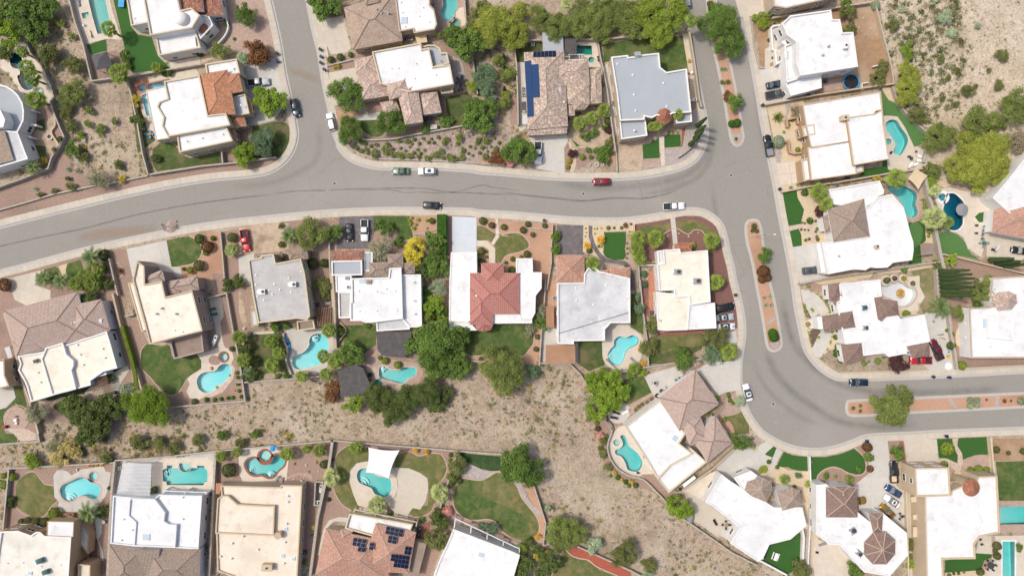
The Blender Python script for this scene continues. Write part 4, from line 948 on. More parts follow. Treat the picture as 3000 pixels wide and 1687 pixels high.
g('patchlawn','1440 120 1540 40 1660 90 1690 160 1800 205 2080 140 2100 250 1900 270 1480 330 1440 260');g('lawn','1500 60 1660 100 1690 190 1560 160',up=.006);g('gravel','2080 130 2260 60 2260 240 2100 255')
T('A1')
slab('concrete','20 620 290 545 390 570 425 700 460 900 400 1040 330 1140 120 1190 60 1180 0 900 40 750',3.7)
g('patchlawn','130 1200 330 1150 440 1160 475 1200 475 1330 430 1449 380 1490 100 1490',sm=0)
g('gravel','0 1180 130 1200 120 1490 370 1480 300 1590 -60 1640',up=-.004)
# north middle block
g('gravel','720 0 1060 0 1000 170 730 185')
slab('sidewalk','735 185 810 185 990 150 1060 460 1020 500 870 520 830 430',3.8);slab('sidewalk','690 100 735 185 830 430 850 560 770 480',4)
g('gravel','820 570 1260 470 1270 530 1080 560 840 610');g('gravel','835 630 1090 580 1110 640 850 680')
slab('sidewalk','850 690 1100 640 1130 780 1180 950 900 1000 860 820',3.8,name='driveway')
g('paver','1850 0 2130 0 2150 300 1880 350 1830 100',name='pool_terrace')
g('cream','2040 90 2120 70 2140 240 2060 250')
pool('1920 0 1930 -40 2060 -40 2055 30 2060 80 2035 115 2025 180 1990 210 1940 195 1905 150 1905 110 1925 50','turq','kidney shaped turquoise pool behind the tan tiled house',4,'paver');pool(circle(2040,222,42),'dteal','round spa beside the kidney shaped pool behind the tan tiled house',0,'paver',.4)
g('gravel','1850 300 2150 470 2210 700 2150 880 1900 900 2000 620');g('river','1970 520 2100 560 2150 780 2050 870 2020 760')
g('patchlawn','1950 930 2150 870 2200 920 2140 1180 2040 1190 1960 1060');g('gravel','1890 900 1950 930 1960 1060 2030 1190 1580 1270 1560 1180 1740 1150')
g('concrete','1080 1100 1330 1060 1360 1090 1340 1130 1130 1140');g('gravel','1180 960 1420 900 1480 960 1340 1060 1230 1050 1190 1010');g('patchlawn','1120 1150 1200 1125 1330 1120 1380 1180 1360 1270 1270 1290 1180 1240',sm=4)
g('lawn','1130 1150 1330 1125 1350 1250 1200 1250',up=.005,sm=3)
g('orange','900 1050 1060 1000 1150 1110 1120 1160 1180 1240 1140 1290 1000 1330 940 1180');g('gravel','1180 1300 1580 1270 1600 1300 1250 1320')
g('rockslope','1000 1340 1140 1290 1200 1330 1450 1310 1600 1290 2150 1190 2500 1240 2576 1300 2576 1500 2576 1540 2100 1535 1300 1495 1120 1440')
g('desert','2150 200 2600 200 2600 1300 2420 1280 2210 900 2200 480')
T('B1')
g('rockslope','1000 30 1140 10 1200 60 2650 -60 2650 270 2400 255 2000 235 1600 215 1300 205 1180 180 1080 120',up=.002);g('orange','2240 240 2320 190 2480 240 2600 250 2600 268',up=.02)
T('A2')
g('patchlawn','350 400 610 400 610 590 360 590');g('cream','930 380 1130 400 1160 640 1050 640 1040 570 820 570 820 500 930 500');g('greydeck','360 590 460 590 480 1180 400 1260 380 1180 370 700',name='service_path');g('greydeck','1160 640 1230 600 1340 1200 1290 1300 1230 1250')
pool('932 432 1074 432 1080 520 930 524','dteal','rectangular teal pool beside the grey canopy',0,'cream');pool(circle(1071,568,30),'dteal','round spa in the cream pool deck by the teal pool',0,'cream',.25)
g('desert','-40 240 350 400 380 1200 470 1300 300 1480 -40 1300',up=.002);g('gravel','305 920 360 900 380 1180 310 1180')
slab('concrete','480 1290 840 1270 850 1340 815 1400 820 1640 545 1590 540 1420',4.0)
g('lawn','1180 420 1500 370 1930 340 1975 600 1980 660 1780 690 1700 600 1400 560 1190 590');g('tan','1930 330 1990 300 2060 640 2090 920 1990 960 2005 700 1975 610');g('gravel','2010 960 2090 960 2130 1150 2150 1330 1990 1100')
g('river','1960 1200 2010 1060 2090 990 2140 1150 2150 1330 2000 1560 1760 1449 1920 1395');g('tanpaver','860 1100 1250 1020 1290 1400 880 1400',name='garden_path');g('orange','870 1110 1190 1060 1260 1200 1260 1440 880 1440',up=.004)
g('paver','1590 1150 1980 1180 1975 1280 1920 1270 1920 1400 1750 1400 1760 1280 1700 1300 1560 1370 1560 1300',name='entry_terrace')
g('turf','1760 1290 1800 1270 1910 1270 1915 1385 1755 1395',up=.03);g('turf','1552 1365 1620 1355 1680 1320 1705 1300 1705 1480 1715 1490 1560 1500',up=.03)
T('B2')
g('turf','1552 80 1620 68 1680 40 1705 10 1712 198 1562 210',up=.034)
g('tanpaver','1300 60 1560 30 1555 320 1320 335',name='driveway');g('paver','1560 215 1720 205 1725 265 1565 280');g('river','1565 265 1720 262 1722 290 1565 300');slab('cream','1708 0 1755 0 1765 280 1728 285',1.2,name='stepping_path',up=.03);g('river','1760 110 1930 95 2050 20 2090 40 1990 180 1900 250 1765 275');g('brickred','1925 -60 1960 -100 1930 100 1918 100')
g('gravel','815 60 880 20 940 100 940 170 900 330 825 330');g('tan','940 110 960 180 900 335 865 335 905 200 850 60 880 20',up=.01);g('orange','870 -80 1280 -80 1300 270 1270 270 1200 240 1240 80 950 90');g('turf','880 20 960 90 1250 90 1280 -20 1270 0 1210 200 1220 270 1300 270 1310 335 912 335 925 290 990 290 1040 260 1080 190 1060 130 1000 90 930 95',up=.012);g('gravel','940 100 1000 95 1060 140 1080 190 1050 250 980 290 930 290',up=.02,sm=3)
# south block, west to east
T('B0')
g('gravel','-200 1420 0 1330 300 1260 1010 1070 1200 1060 1270 1320 1210 1449 1100 1800 0 1900',up=-.006);slab('sidewalk','80 1340 420 1255 330 1400 480 1449 480 1700 140 1540',4.2,name='driveway')
g('lawn','415 1255 520 1225 560 1250 580 1310 540 1380 430 1400',sm=0);g('lawn','635 1200 760 1160 800 1290 640 1350 620 1260');g('tan','550 1225 640 1195 625 1320 590 1320')
eg('1060 1190 1120 1195 1160 1250 1165 1300 1110 1350','curved pink edging in the red gravel beside the grey driveway')
slab('concrete','1195 1062 1570 980 1620 1230 1700 1225 1720 1330 1380 1330 1250 1325',4.6)
g('lawn','1575 980 1700 950 1790 940 1850 970 1895 1020 1910 1080 1890 1140 1850 1180 1790 1210 1700 1222 1620 1235',up=.008);g('orange','1700 950 1990 905 2070 895 2120 1340 1930 1380 1900 1700 1700 1449 1690 1225')
eg('1790 940 1850 970 1895 1020 1910 1080 1890 1140 1850 1180 1790 1210 1700 1225','pink edging curving round the semicircular green lawn',w=.3)
g('gravel','2080 900 2265 865 2310 1110 2250 1140 2270 1340 2130 1449');g('tanpaver','2265 865 2576 815 2576 1110 2310 1110',name='driveway')
g('greydeck','2250 1140 2400 1100 2400 1400 2260 1400')
T('B1')
g('tanpaver','0 850 360 800 470 820 470 1060 400 1090 0 1110',name='driveway',up=.003);g('gravel','360 800 840 780 950 800 960 1000 860 1040 850 1400 650 1449 640 1100 450 1060');g('gravel','650 1449 850 1400 900 2000 700 2000',up=.002)
g('darkstamp','950 760 1270 750 1272 920 1230 1060 920 1060',name='driveway',up=.01)
g('lawn','1270 750 1610 750 1600 800 1640 920 1640 960 1530 980 1490 880 1400 860 1272 900');g('orange','1610 752 1875 750 1875 960 1640 925 1600 830');g('gravel','1272 900 1400 860 1490 880 1560 1000 1560 1300 1230 1300 1230 1060');g('gravel','1860 760 2012 755 2012 1100 2000 1449 1960 2400 1700 2400 1720 1300 1560 1100')
slab('bluepave','2012 755 2243 765 2243 1090 2012 1090',5.0,name='driveway',up=.02)
g('orange','2245 765 2960 835 2950 890 2890 1560 2500 1500 2245 1250')
T('B2')
T('B1');g('drylawn','2245 845 2300 840 2360 870 2420 905 2420 960 2390 1005 2350 980 2245 980',up=.02);T('B2');g('drylawn','150 1025 190 960 230 930 300 910 380 910 440 945 485 1010 470 1060 380 1095 280 1120 240 1160 230 1190 165 1190 165 1060',up=.02,sm=3);T('B1')
eg('2245 840 2300 842 2360 875 2420 915 2450 930 2540 940','pink edging round the front lawn left of the white garden path');T('B2');eg('200 935 300 910 380 910 440 945 485 1010 470 1060 380 1095 280 1120 240 1160 230 1190','pink edging round the right hand lawn of the red roofed house',w=.3)
slab('cream','165 775 190 775 205 940 150 1025 125 1010 170 930',1.5,name='garden_path',up=.03);T('B1');slab('cream','2245 980 2340 980 2418 1060 2418 1192 2362 1192 2355 1065 2310 1035 2245 1035',3,name='garden_path',up=.032)
T('B2')
g('orange','640 800 740 830 745 1120 690 1200 690 1449 640 1449 690 900',up=.003);g('darkstamp','748 832 995 840 990 1085 1010 1120 745 1115',name='driveway')
g('tan','995 838 1470 830 1470 890 1190 895 1180 1010 1190 1120 1140 1140 990 1085');g('turf','1190 905 1395 900 1395 1000 1385 1060 1398 1130 1375 1160 1290 1165 1210 1140 1182 1100 1190 1010 1200 970',up=.02,sm=0);g('paver','1400 930 1450 920 1440 1100 1530 1200 1450 1250 1150 1240 1180 1180 1370 1165 1400 1120',up=.005)
g('darkstamp','1045 840 1080 845 1078 920 1100 1000 1150 1090 1210 1150 1300 1165 1390 1175 1440 1215 1475 1300 1490 1449 1440 1449 1430 1290 1390 1225 1300 1200 1200 1190 1140 1140 1080 1050 1045 950',name='garden_path',up=.012)
g('redrock','1470 830 1830 770 1900 750 2100 755 2240 830 2310 960 2380 1200 2430 1500 2450 1800 2180 2000 2180 1080 1520 1200 1500 900',up=-.005);g('orange','2240 830 2310 960 2380 1200 2430 1500 2400 1700 2360 1690 2300 1300 2230 1000 2150 880');g('orange','1480 830 1830 770 1825 810 1540 850');g('orange','1880 755 2100 760 2240 830 2180 830 2050 790 1880 790')
g('drylawn','1520 855 1820 815 1825 880 1760 915 1600 920 1540 890',up=.03);g('drylawn','1870 800 2040 785 2150 840 2220 890 2150 930 2110 890 2040 880 2000 915 1960 915 1880 870',up=.03);eg('1750 920 1830 875 1880 870 1960 915 2000 915 2040 880 2110 890 2140 930','pink edging between the corner lawn and the dark red mulch');slab('concrete','1815 770 1860 768 1890 1060 1845 1060',2.2,name='garden_path',up=.04)
g('terra','1610 1265 1670 1265 1675 1720 1610 1600')
T('C0')
g('gravel','-60 -200 120 240 240 720 300 1160 350 1449 -60 1449',up=-.008);g('patchlawn','120 1000 210 1000 260 1200 200 1230 120 1110',up=.004)
g('concrete','0 1000 120 985 150 1110 60 1200 0 1220',name='garden_path');g('lawn','-40 1200 60 1210 140 1120 150 1200 90 1330 30 1400 60 1449 160 1449 160 1540 -40 1540',up=.004);gc('paver',150,1310,118,name='round_terrace');g('flagstone','40 1400 250 1400 340 1449 350 1500 200 1530 130 1449');eg('45 1400 60 1300 130 1190 210 1190 265 1240 270 1330 220 1400 150 1440','reddish edging round the circular paved terrace')
g('gravel','1000 160 1100 130 1150 420 1230 850 1250 1110 1100 1449 430 1300 420 1100 1000 900',up=-.004);g('hedgecover','430 1100 820 1010 1000 880 1180 800 1190 850 900 1050 450 1140',up=-.08);g('patchlawn','510 1180 640 1110 780 1100 830 1150 780 1230 560 1240',sm=3);eg('500 1215 515 1150 580 1110 680 1105 780 1080 830 1130 830 1180','pinkish edging of the small lawn behind the beige roofed house')
slab('sidewalk','800 1060 860 1000 1080 870 1200 800 1225 850 1150 960 1100 1100 880 1150 830 1130',2.2,name='garden_path')
g('gravel','1170 340 1300 380 1400 600 1330 680 1340 820 1420 920 1500 1040 1610 1100 1700 1060 1780 940 2200 640 2230 700 2310 1140 1610 1200 1300 1030 1250 600',up=-.003);g('gravel','2080 150 2140 130 2220 640 2100 640 2080 400 2110 350',up=.002)
g('cream','1970 170 2080 150 2110 290 2110 350 2080 390 2100 560 2120 630 2190 670 2205 740 2170 820 2180 930 2100 1010 1960 1080 1930 1100 1880 1130 1790 1110 1760 1050 1790 980 1770 930 1800 900 1900 840 1900 760 1860 700 1930 680 2060 640 2040 500',sm=0,name='pool_terrace');g('flagstone','2180 780 2220 830 2200 940 2100 1060 1990 1105 1925 1095 1960 1060 2060 1010 2160 940',up=.01)
pool('1858 960 1875 905 1925 870 1995 862 2040 850 2060 820 2100 790 2160 795 2180 840 2175 900 2130 945 2060 1000 2000 1050 1935 1062 1880 1030','cyan','bright cyan freeform pool with a brick edge behind the two storey beige house',4,'cream');pool(circle(2112,725,36),'turq','round spa with a brick rim beside the bright cyan freeform pool',0,'brick',.5);g('gravel','1970 740 2010 710 2060 725 2080 780 2040 800 1985 790',up=.06,sm=3)
g('lawn','1325 680 1360 620 1420 605 1520 620 1600 620 1640 740 1860 700 1905 760 1895 830 1800 895 1750 940 1715 1020 1660 1075 1580 1075 1510 1010 1440 940 1360 860 1330 770',sm=3,up=.006);eg('1380 605 1335 660 1325 760 1345 840 1430 930 1510 1030 1590 1082 1660 1075 1715 1020 1760 935','pale edging round the kidney shaped lawn behind the beige house')
T('C1')
g('gravel','-260 -60 100 -60 110 480 60 560 -130 350',up=.001);g('tanpaver','0 100 45 130 60 330 100 440 130 480 70 520 40 430 0 300',name='garden_path',up=.01)
g('patchlawn','80 540 130 490 410 500 410 560 450 680 440 780 460 860 160 890 100 760',up=.002);slab('cream','130 490 410 482 410 500 140 515',.5,name='stepping_stones',up=.02)
g('greydeck','430 500 470 440 545 470 740 440 880 470 905 640 890 700 820 840 720 890 650 850 500 890 450 760 460 660 430 580',name='pool_terrace')
pool('660 620 665 560 700 515 770 505 830 550 845 610 830 680 790 710 760 740 770 790 700 815 640 830 560 845 510 810 505 750 540 710 610 680','cyan','large bright cyan pool curving round the grey concrete deck',4,'cream',steps=[(700,545,40)])
g('gravel','650 860 780 870 790 920 640 910',sm=3);g('gravel','920 360 1280 370 1290 430 960 430',up=.0);g('gravel','870 480 960 430 1045 570 960 600 920 640',up=.004)
g('lawn','975 430 1290 420 1295 610 1180 690 1100 640 1050 560 1010 480',up=.006);g('patchlawn','930 430 975 430 1050 560 960 590');g('gravel','1180 690 1300 610 1340 680 1400 730 1580 740 1740 850 1740 940 1200 1040 930 850',up=.0);g('paver','1170 790 1300 660 1400 740 1700 790 1740 860 1700 960 1300 1000 1180 900',name='pool_terrace',up=.002);g('flagstone','1200 830 1290 820 1330 900 1330 1000 1250 980',up=.004)
pool('1320 870 1330 820 1370 812 1420 840 1500 850 1560 820 1620 825 1668 830 1665 890 1600 930 1540 975 1440 955 1370 935 1325 910','turq','turquoise freeform pool half hidden under dark trees',4,'flag',steps=[(1350,830,50)]);pool(circle(1317,968,36),'dteal','small round spa at the edge of the tree shaded pool',0,'flag',.3)
g('plum','680 265 880 260 885 430 740 430',up=-.02)
T('C1')
g('lawn','1990 410 2400 420 2770 400 2785 480 2780 600 2740 660 2690 710 2620 740 2450 700 2200 720 1990 600',up=.004);eg('2185 715 2290 710 2350 690 2420 700','pale edging along the shaded far end of the large lawn')
g('orange','2190 720 2350 690 2500 760 2200 770');T('C2');eg('525 420 530 520 525 600 490 650 440 710 380 735','pink edging at the east end of the large lawn',w=.3);g('orange','525 420 600 480 575 800 440 780 400 735 490 650 530 560');g('gravel','510 250 640 200 620 480 520 420');g('gravel','545 0 640 0 620 240 545 240')
T('C2')
g('orange','650 0 750 0 750 450 640 440 640 260',up=.002);g('greydeck','610 450 745 455 750 610 940 600 940 795 590 780',name='side_yard',up=-.003)
g('patchlawn','945 580 1170 575 1172 720 1200 800 1050 860 960 800',up=.002);g('lawn','1445 130 1560 130 1560 340 1560 515 1440 440',up=.002)
g('cream','1170 600 1200 570 1200 460 1250 410 1410 410 1440 450 1530 510 1560 560 1570 620 1530 760 1420 830 1330 850 1230 820 1180 740',name='pool_terrace')
pool('1222 710 1250 650 1280 620 1285 570 1330 530 1400 540 1450 520 1500 530 1518 580 1490 620 1440 640 1400 680 1380 740 1350 795 1300 805 1245 780','cyan','bright cyan figure eight pool on a tan concrete terrace',4,'cream',steps=[(1235,720,38)])
g('redrock','1545 0 1660 0 1690 360 1560 330 1550 130',up=.001);g('brickred','1560 230 1670 100 1690 350 1560 330',up=-.005)
g('patchlawn','1610 560 1640 530 2110 505 2150 520 2110 650 2020 700 2040 740 1730 790 1620 790',up=.004);g('drylawn','1650 530 2100 515 2110 620 1900 640 1680 700',up=.01,sm=3);g('brickred','1690 495 2190 460 2180 500 1700 525')
g('gravel','1950 900 2120 760 2140 790 2060 840 1970 890',up=.004);slab('concrete','2245 560 2255 495 2430 480 2450 580 2420 592 2330 585',4.5);slab('concrete','2065 850 2140 800 2240 770 2480 760 2470 1000 2440 1040 2330 1060 2270 1090 2210 1010',5.2)
slab('greydeck','1565 900 1900 805 1950 905 1660 1090 1630 1040',4.5,name='patio');g('lawn','1290 960 1560 900 1650 1055 1540 1110 1430 1170 1290 1110',up=.004);g('brownsoil','1020 970 1130 1000 1160 1060 1060 1060');g('gravel','1420 1200 1480 1140 1640 1060 1700 1120 1400 1330 1350 1370 1250 1350 1200 1290',up=.0);g('greydeck','1240 1220 1350 1170 1430 1190 1440 1260 1370 1340 1280 1345 1230 1290',sm=3,name='patio',up=.004);g('paver','1425 1220 1440 1170 1560 1100 1650 1055 1665 1075 1560 1140 1480 1200 1470 1260 1430 1260',up=.006)
g('gravel','1090 1290 1210 1290 1270 1400 1260 1480 1150 1480 1110 1400')
g('gravel','2240 1100 2290 1060 2440 1050 2450 1090 2340 1130 2330 1220 2260 1280 2100 1310',up=.002,sm=0);g('paver','2270 1290 2340 1200 2330 1130 2440 1050 2490 1200 2440 1260 2330 1290',name='garden_path',up=.004);g('drylawn','2330 1290 2440 1265 2490 1240 2550 1300 2560 1449 2430 1449 2400 1360',up=.006);g('orange','2230 1300 2330 1310 2400 1370 2430 1449 2230 1449',up=.004)
# east block
T('A3')
slab('sidewalk','-170 -60 200 -60 220 110 60 150 -100 170',4);g('brownsoil','20 210 200 190 330 170 1140 40 1180 40 1340 790 400 960 90 620 60 400',up=.0);slab('sidewalk','130 470 180 440 260 440 300 400 330 430 250 560 180 600 175 640 130 640',2.0,name='garden_path',up=.02)
slab('concrete','75 650 130 640 310 610 350 770 360 905 600 860 600 900 140 985',4.0)
g('paver','660 760 870 740 860 840 700 870',up=.004);g('tan','150 990 480 950 530 1000 540 1449 280 1449 200 1250')
g('river','320 970 380 980 340 1120 310 1180 330 1050');g('putting','1230 850 1300 950 1370 980 1430 1060 1640 1240 1660 1340 1540 1390 1450 1200 1380 1100 1250 1090',up=0);g('tan','1230 830 1340 815 1370 970 1300 945')
g('cream','1250 1100 1320 1085 1400 1110 1450 1190 1530 1290 1540 1370 1650 1420 1700 1500 1580 1640 1440 1640 1290 1600',up=-.002,name='pool_terrace')
pool('1270 1165 1320 1130 1380 1145 1420 1210 1475 1285 1480 1350 1440 1430 1400 1470 1340 1440 1360 1370 1320 1290 1275 1230','turq','turquoise freeform pool beside the curving putting lawn',4,'cream');pool(circle(1295,1338,30),'dteal','small green spa beside the house wall at the turquoise pool',0,'cream',.25)
slab('sidewalk','205 1280 330 1260 370 1300 300 1330 215 1320',2,name='garden_path',up=.02)
T('B3')
g('tan','310 140 540 120 560 480 470 490 290 520 280 450 240 260',up=-.002);g('river','225 130 290 120 280 250 240 240',up=.02);slab('cream','240 255 475 220 500 410 390 450 270 470',3.6,name='driveway',gap=.22)
g('turf','1240 220 1320 210 1390 230 1420 290 1380 320 1240 350');g('turf','1070 310 1240 290 1250 370 1000 390');g('cream','1290 60 1660 130 1620 260 1430 320 1400 220 1300 210',name='pool_terrace',up=-.004)
g('turf','294 535 430 512 440 580 500 690 490 740 468 825 350 842');g('turf','360 895 450 870 475 930 480 1030 388 1042');g('tan','430 512 700 460 780 600 700 1000 480 1030 470 920 450 870 468 825 490 740 500 690 440 590',up=-.002);g('flagstone','360 850 470 825 640 790 680 900 610 1000 520 990 500 900 460 865 365 890',up=.0)
slab('concrete','388 1045 640 1000 700 1300 710 1330 460 1385',4.2);g('gravel','1200 430 1480 400 1660 500 1680 680 1640 830 1500 820 1450 760 1290 500',up=-.002);g('paver','1230 440 1500 350 1650 480 1640 700 1610 790 1520 815 1450 770 1300 520',name='pool_terrace')
pool('1293 470 1330 455 1420 460 1500 490 1560 530 1568 580 1555 640 1575 700 1565 745 1520 768 1470 750 1440 700 1430 650 1370 570 1300 510','turq','big turquoise kidney pool between palms and the white flat roofed house',4,'pink')
g('turf','1480 815 1600 790 1640 830 1650 980 1600 1020 1610 1190 1480 1210 1530 1070');g('putting','1500 830 1590 815 1620 870 1600 1000 1550 1050 1510 980',up=.0,sm=3);g('tan','1640 830 1700 820 1720 1010 1640 1000')
g('tan','700 1310 1170 1260 1130 1330 730 1390 470 1400 460 1390');g('tan','1140 1260 1710 1190 1720 1230 1500 1270 1200 1300');g('yellowlawn','1500 1270 1740 1230 1760 1449 1760 1700 1640 1720 1600 1600 1590 1380')
g('tan','1740 440 1830 400 1900 450 1830 490');g('cream','1720 560 1760 500 1880 480 1980 510 2240 540 2300 680 2290 720 2250 900 2170 1140 2050 1060 2000 950 1900 880 1850 870',name='pool_terrace',up=-.003)
pool('1850 560 1880 535 1930 545 1990 600 2010 640 2000 700 2000 760 1995 830 1950 880 1890 885 1860 850 1840 780 1810 700 1830 620','deep','deep blue freeform pool with a round grey island at its edge',4,'white');pool(circle(1806,574,36),'deep','round spa with a wide white rim beside the deep blue pool',0,'white',.8)
g('turf','2110 760 2150 720 2220 712 2215 805 2150 810',sm=0,up=.02);g('putting','1760 910 1860 890 1960 930 2020 1000 2040 1060 2080 1110 2160 1165 2000 1130 1800 1100 1770 1000',up=.0);g('turf','1775 1010 1830 1050 1850 1105 2160 1170 2150 1140 1950 1100 1780 1090',up=.0)
g('sidewalk','2240 700 2300 700 2290 900 2350 930 2660 1000 2660 1180 2220 1130',name='driveway');g('gravel','1830 1110 1960 1150 2230 1170 2600 1250 2600 1340 2280 1330 2220 1500 1850 1480 1760 1240',up=.001)
g('tan','2200 590 2576 150 2576 330 2290 600',up=.01)
T('C3')
g('tan','460 40 720 0 830 0 830 110 780 300 660 330 700 480 760 500 850 600 800 700 760 800 860 870 1480 860 1680 840 1480 700 1000 600 700 480 560 470 500 420 480 210',up=-.004)
g('gravel','510 50 560 25 650 40 680 80 650 115 570 95',sm=3,up=.006);slab('concrete','470 90 560 100 640 150 700 220 740 300 660 340 640 320 570 360 490 210',3.2);slab('concrete','500 400 570 360 640 440 560 460',3);slab('concrete','660 460 700 480 770 510 740 600 660 730 610 720 575 645',3.2)
g('plum','490 215 530 230 590 270 630 330 575 365 515 345',up=0);g('plum','545 490 590 455 655 465 650 530 620 590 570 635',up=0);g('desert','660 750 700 700 740 660 790 670 810 760 850 830 830 868 740 830',up=.03,sm=3);g('river','1020 790 1060 750 1170 730 1225 780 1180 800 1060 815',sm=3,up=0)
g('cream','1215 0 1590 -40 1590 60 1640 160 1590 240 1580 290 1430 300 1400 260 1230 160',name='pool_terrace')
pool('1240 40 1290 50 1320 10 1360 5 1440 20 1480 60 1540 80 1560 130 1540 190 1490 240 1440 250 1380 240 1340 190 1250 150 1230 100','empty','drained white plaster pool with a rusty stain in the middle',3,'pink')
g('brownsoil','1590 250 1640 200 1700 210 1700 300 1580 310',up=.0);slab('concrete','1640 310 1850 310 1880 500 1910 700 1940 840 1670 855 1640 800 1690 700 1680 580',4.4);g('river','1830 330 1880 330 1910 580 1850 600')
g('gravel','1760 170 2060 180 2020 270 2020 640 2040 740 2700 730 2700 800 2050 820 1950 840 1890 330',up=.001);g('tan','1940 480 1970 430 2000 410 2030 450 2030 600 1990 630 1940 610 1930 540',sm=3,up=0)
T('A3');g('desert_light','1190 -200 2900 -200 2900 2200 2300 1850 1660 1640 1660 1250 1500 1100 1370 800 1240 250')
# southern row
T('D0')
g('gravel','80 430 1070 385 1080 1449 20 1449',up=-.006);g('drylawn','150 640 170 560 230 500 300 470 350 480 390 540 430 585 515 600 520 680 540 740 480 800 440 870 350 900 260 860 170 790',sm=3,up=.006);eg('250 470 330 465 390 540 430 580 515 595','pink edging at the top of the round dry lawn');eg('145 700 150 780 200 840 300 895 380 895 440 860 480 800 540 740','pink edging at the foot of the round dry lawn')
slab('greydeck','505 500 540 450 590 445 640 460 680 495 770 440 980 410 1000 460 1050 470 1030 600 1000 690 930 780 830 840 560 840 550 780 560 750 515 700',2.6,name='pool_terrace')
pool('565 640 590 590 650 560 740 520 800 520 850 555 940 600 948 650 910 718 850 715 800 690 740 700 690 735 640 742 590 710','cyan','bright cyan bean shaped pool with a pink rim on grey concrete',4,'pink',.45,steps=[(640,730,60)]);pool(circle(882,507,42),'turq','round pale green spa with a pink rim near the bean shaped pool',0,'pink',.4)
g('concrete','900 900 970 900 960 1040 930 1100 970 1200 980 1300 950 1300 940 1150 910 1080',name='garden_path');g('plum','830 980 920 1000 920 1280 840 1260',up=-.03)
g('greydeck','1090 350 1500 340 2030 280 2030 640 1960 660 1430 700 1080 700',name='patio',up=-.006);g('cream','1500 370 1540 330 1960 330 2010 370 2010 600 1960 650 1440 650 1430 390',name='pool_terrace')
pool('1535 445 1575 430 1575 402 1630 402 1632 430 1680 425 1700 455 1740 465 1790 450 1810 425 1860 430 1862 405 1925 405 1935 435 1960 445 1960 555 1930 565 1920 590 1575 590 1570 560 1535 550','turq','formal turquoise pool with notched corners behind the white house',0,'cream',steps=[(1537,485,52)]);pool('1690 382 1800 382 1797 420 1775 448 1740 458 1705 442 1692 415','turq','half round spa set into the notched formal pool',0,'cream',.2)
g('gravel','2040 280 2576 215 2720 200 2720 640 2040 600',up=.0)
T('D1')
g('cream','0 240 90 232 390 222 400 290 470 350 450 540 40 560 0 480',name='pool_terrace');pool('62 400 90 350 150 335 180 350 230 378 290 360 330 310 390 305 435 330 425 400 370 450 330 505 280 515 220 490 150 495 100 470','turq','turquoise pool with a red brick rim and a round spa cut into it',4,'brick',.5,steps=[(100,455,40),(290,500,35)]);pool(circle(248,323,60),'turq','round spa with a red brick rim joined to the brick edged pool',0,'brick',.5)
g('gravel','400 220 870 190 840 440 740 900 690 1290 620 1280 640 560 450 540 470 350',up=-.002);g('paver','440 515 560 475 660 480 700 520 690 560 660 520 560 495 470 530',name='garden_path',up=.0)
g('gravel','890 180 2060 270 1980 560 1890 830 1700 960 1240 870 1080 830 1000 920 830 1000 740 1449 690 1449 830 600',up=-.004)
g('drylawn','905 370 920 310 980 240 1040 225 1220 240 1230 360 1120 380 1050 440 1040 560 1080 680 1150 830 1060 830 960 760 910 660 890 560 930 450',up=.004);g('drylawn','1480 310 1560 280 1620 280 1700 315 1800 290 1900 300 1940 360 1960 430 1930 520 1850 600 1850 760 1800 850 1720 880 1640 885 1610 850 1640 800 1780 780 1790 560 1600 430 1470 420',up=.004);eg('1010 225 930 290 905 370 910 440','pink edging at the top left of the dry lawn by the white sail');eg('890 620 920 690 970 770 1060 825','pink edging at the lower left of the dry lawn by the white sail');eg('1500 300 1560 275 1620 275 1700 315 1800 290 1900 295 1940 350 1965 430 1950 490 1910 550','pink edging at the top right of the dry lawn by the white sail');eg('1845 760 1820 830 1740 880 1650 890 1610 870','pink edging at the lower right of the dry lawn by the white sail')
g('cream','1045 560 1050 460 1110 385 1200 365 1300 380 1460 425 1490 500 1500 620 1470 700 1390 760 1400 850 1150 840 1080 680',name='pool_terrace',up=.004);g('sidewalk','1465 425 1600 430 1700 470 1780 525 1785 640 1760 740 1710 820 1640 805 1600 860 1580 930 1470 910 1460 850 1400 760 1480 700 1505 600 1490 500',name='patio',up=-.008)
pool('1112 500 1130 450 1180 430 1240 445 1300 500 1420 530 1440 600 1430 660 1380 702 1340 700 1280 670 1250 620 1180 590 1130 560','turq','teal freeform pool half covered by the white shade sail',4,'cream',steps=[(1150,590,75)])
g('greydeck','800 1000 850 920 940 890 1030 895 1030 940 900 930 840 980 810 1060 780 1250 740 1250',name='garden_path',up=.01);g('gravel','1760 960 1900 830 2000 760 2040 900 1980 1050 1800 1449 1600 1449 1680 1100',up=-.006);g('brickred','1660 1000 1810 920 1780 1130 1660 1120',up=-.01)
g('hedgecover','2075 285 2475 320 2470 380 2500 450 2380 455 2290 440 2200 400 2130 360',up=-.05);g('river','2130 400 2190 395 2290 440 2390 460 2500 450 2530 480 2420 470 2350 510 2260 540 2160 520 2110 500',up=.0,sm=0)
g('gravel','2060 280 2140 360 2110 520 2020 640 2010 760 2060 870 2200 920 2350 910 2440 960 2520 1060 2600 1150 2576 1200 2400 1100 2030 900 1980 800 2010 560',up=-.002)
g('drylawn','2110 540 2170 525 2260 545 2340 520 2420 475 2480 470 2524 490 2590 560 2640 640 2700 740 2800 880 2834 980 2824 1050 2784 1090 2700 1120 2620 1100 2540 1060 2480 1010 2430 945 2360 910 2250 915 2160 910 2080 860 2020 780 2015 700 2060 600',sm=2,up=.006);g('lawn','2040 640 2100 560 2300 545 2300 700 2500 780 2700 900 2740 1060 2600 1070 2440 940 2200 900 2060 840',sm=3,up=.012)
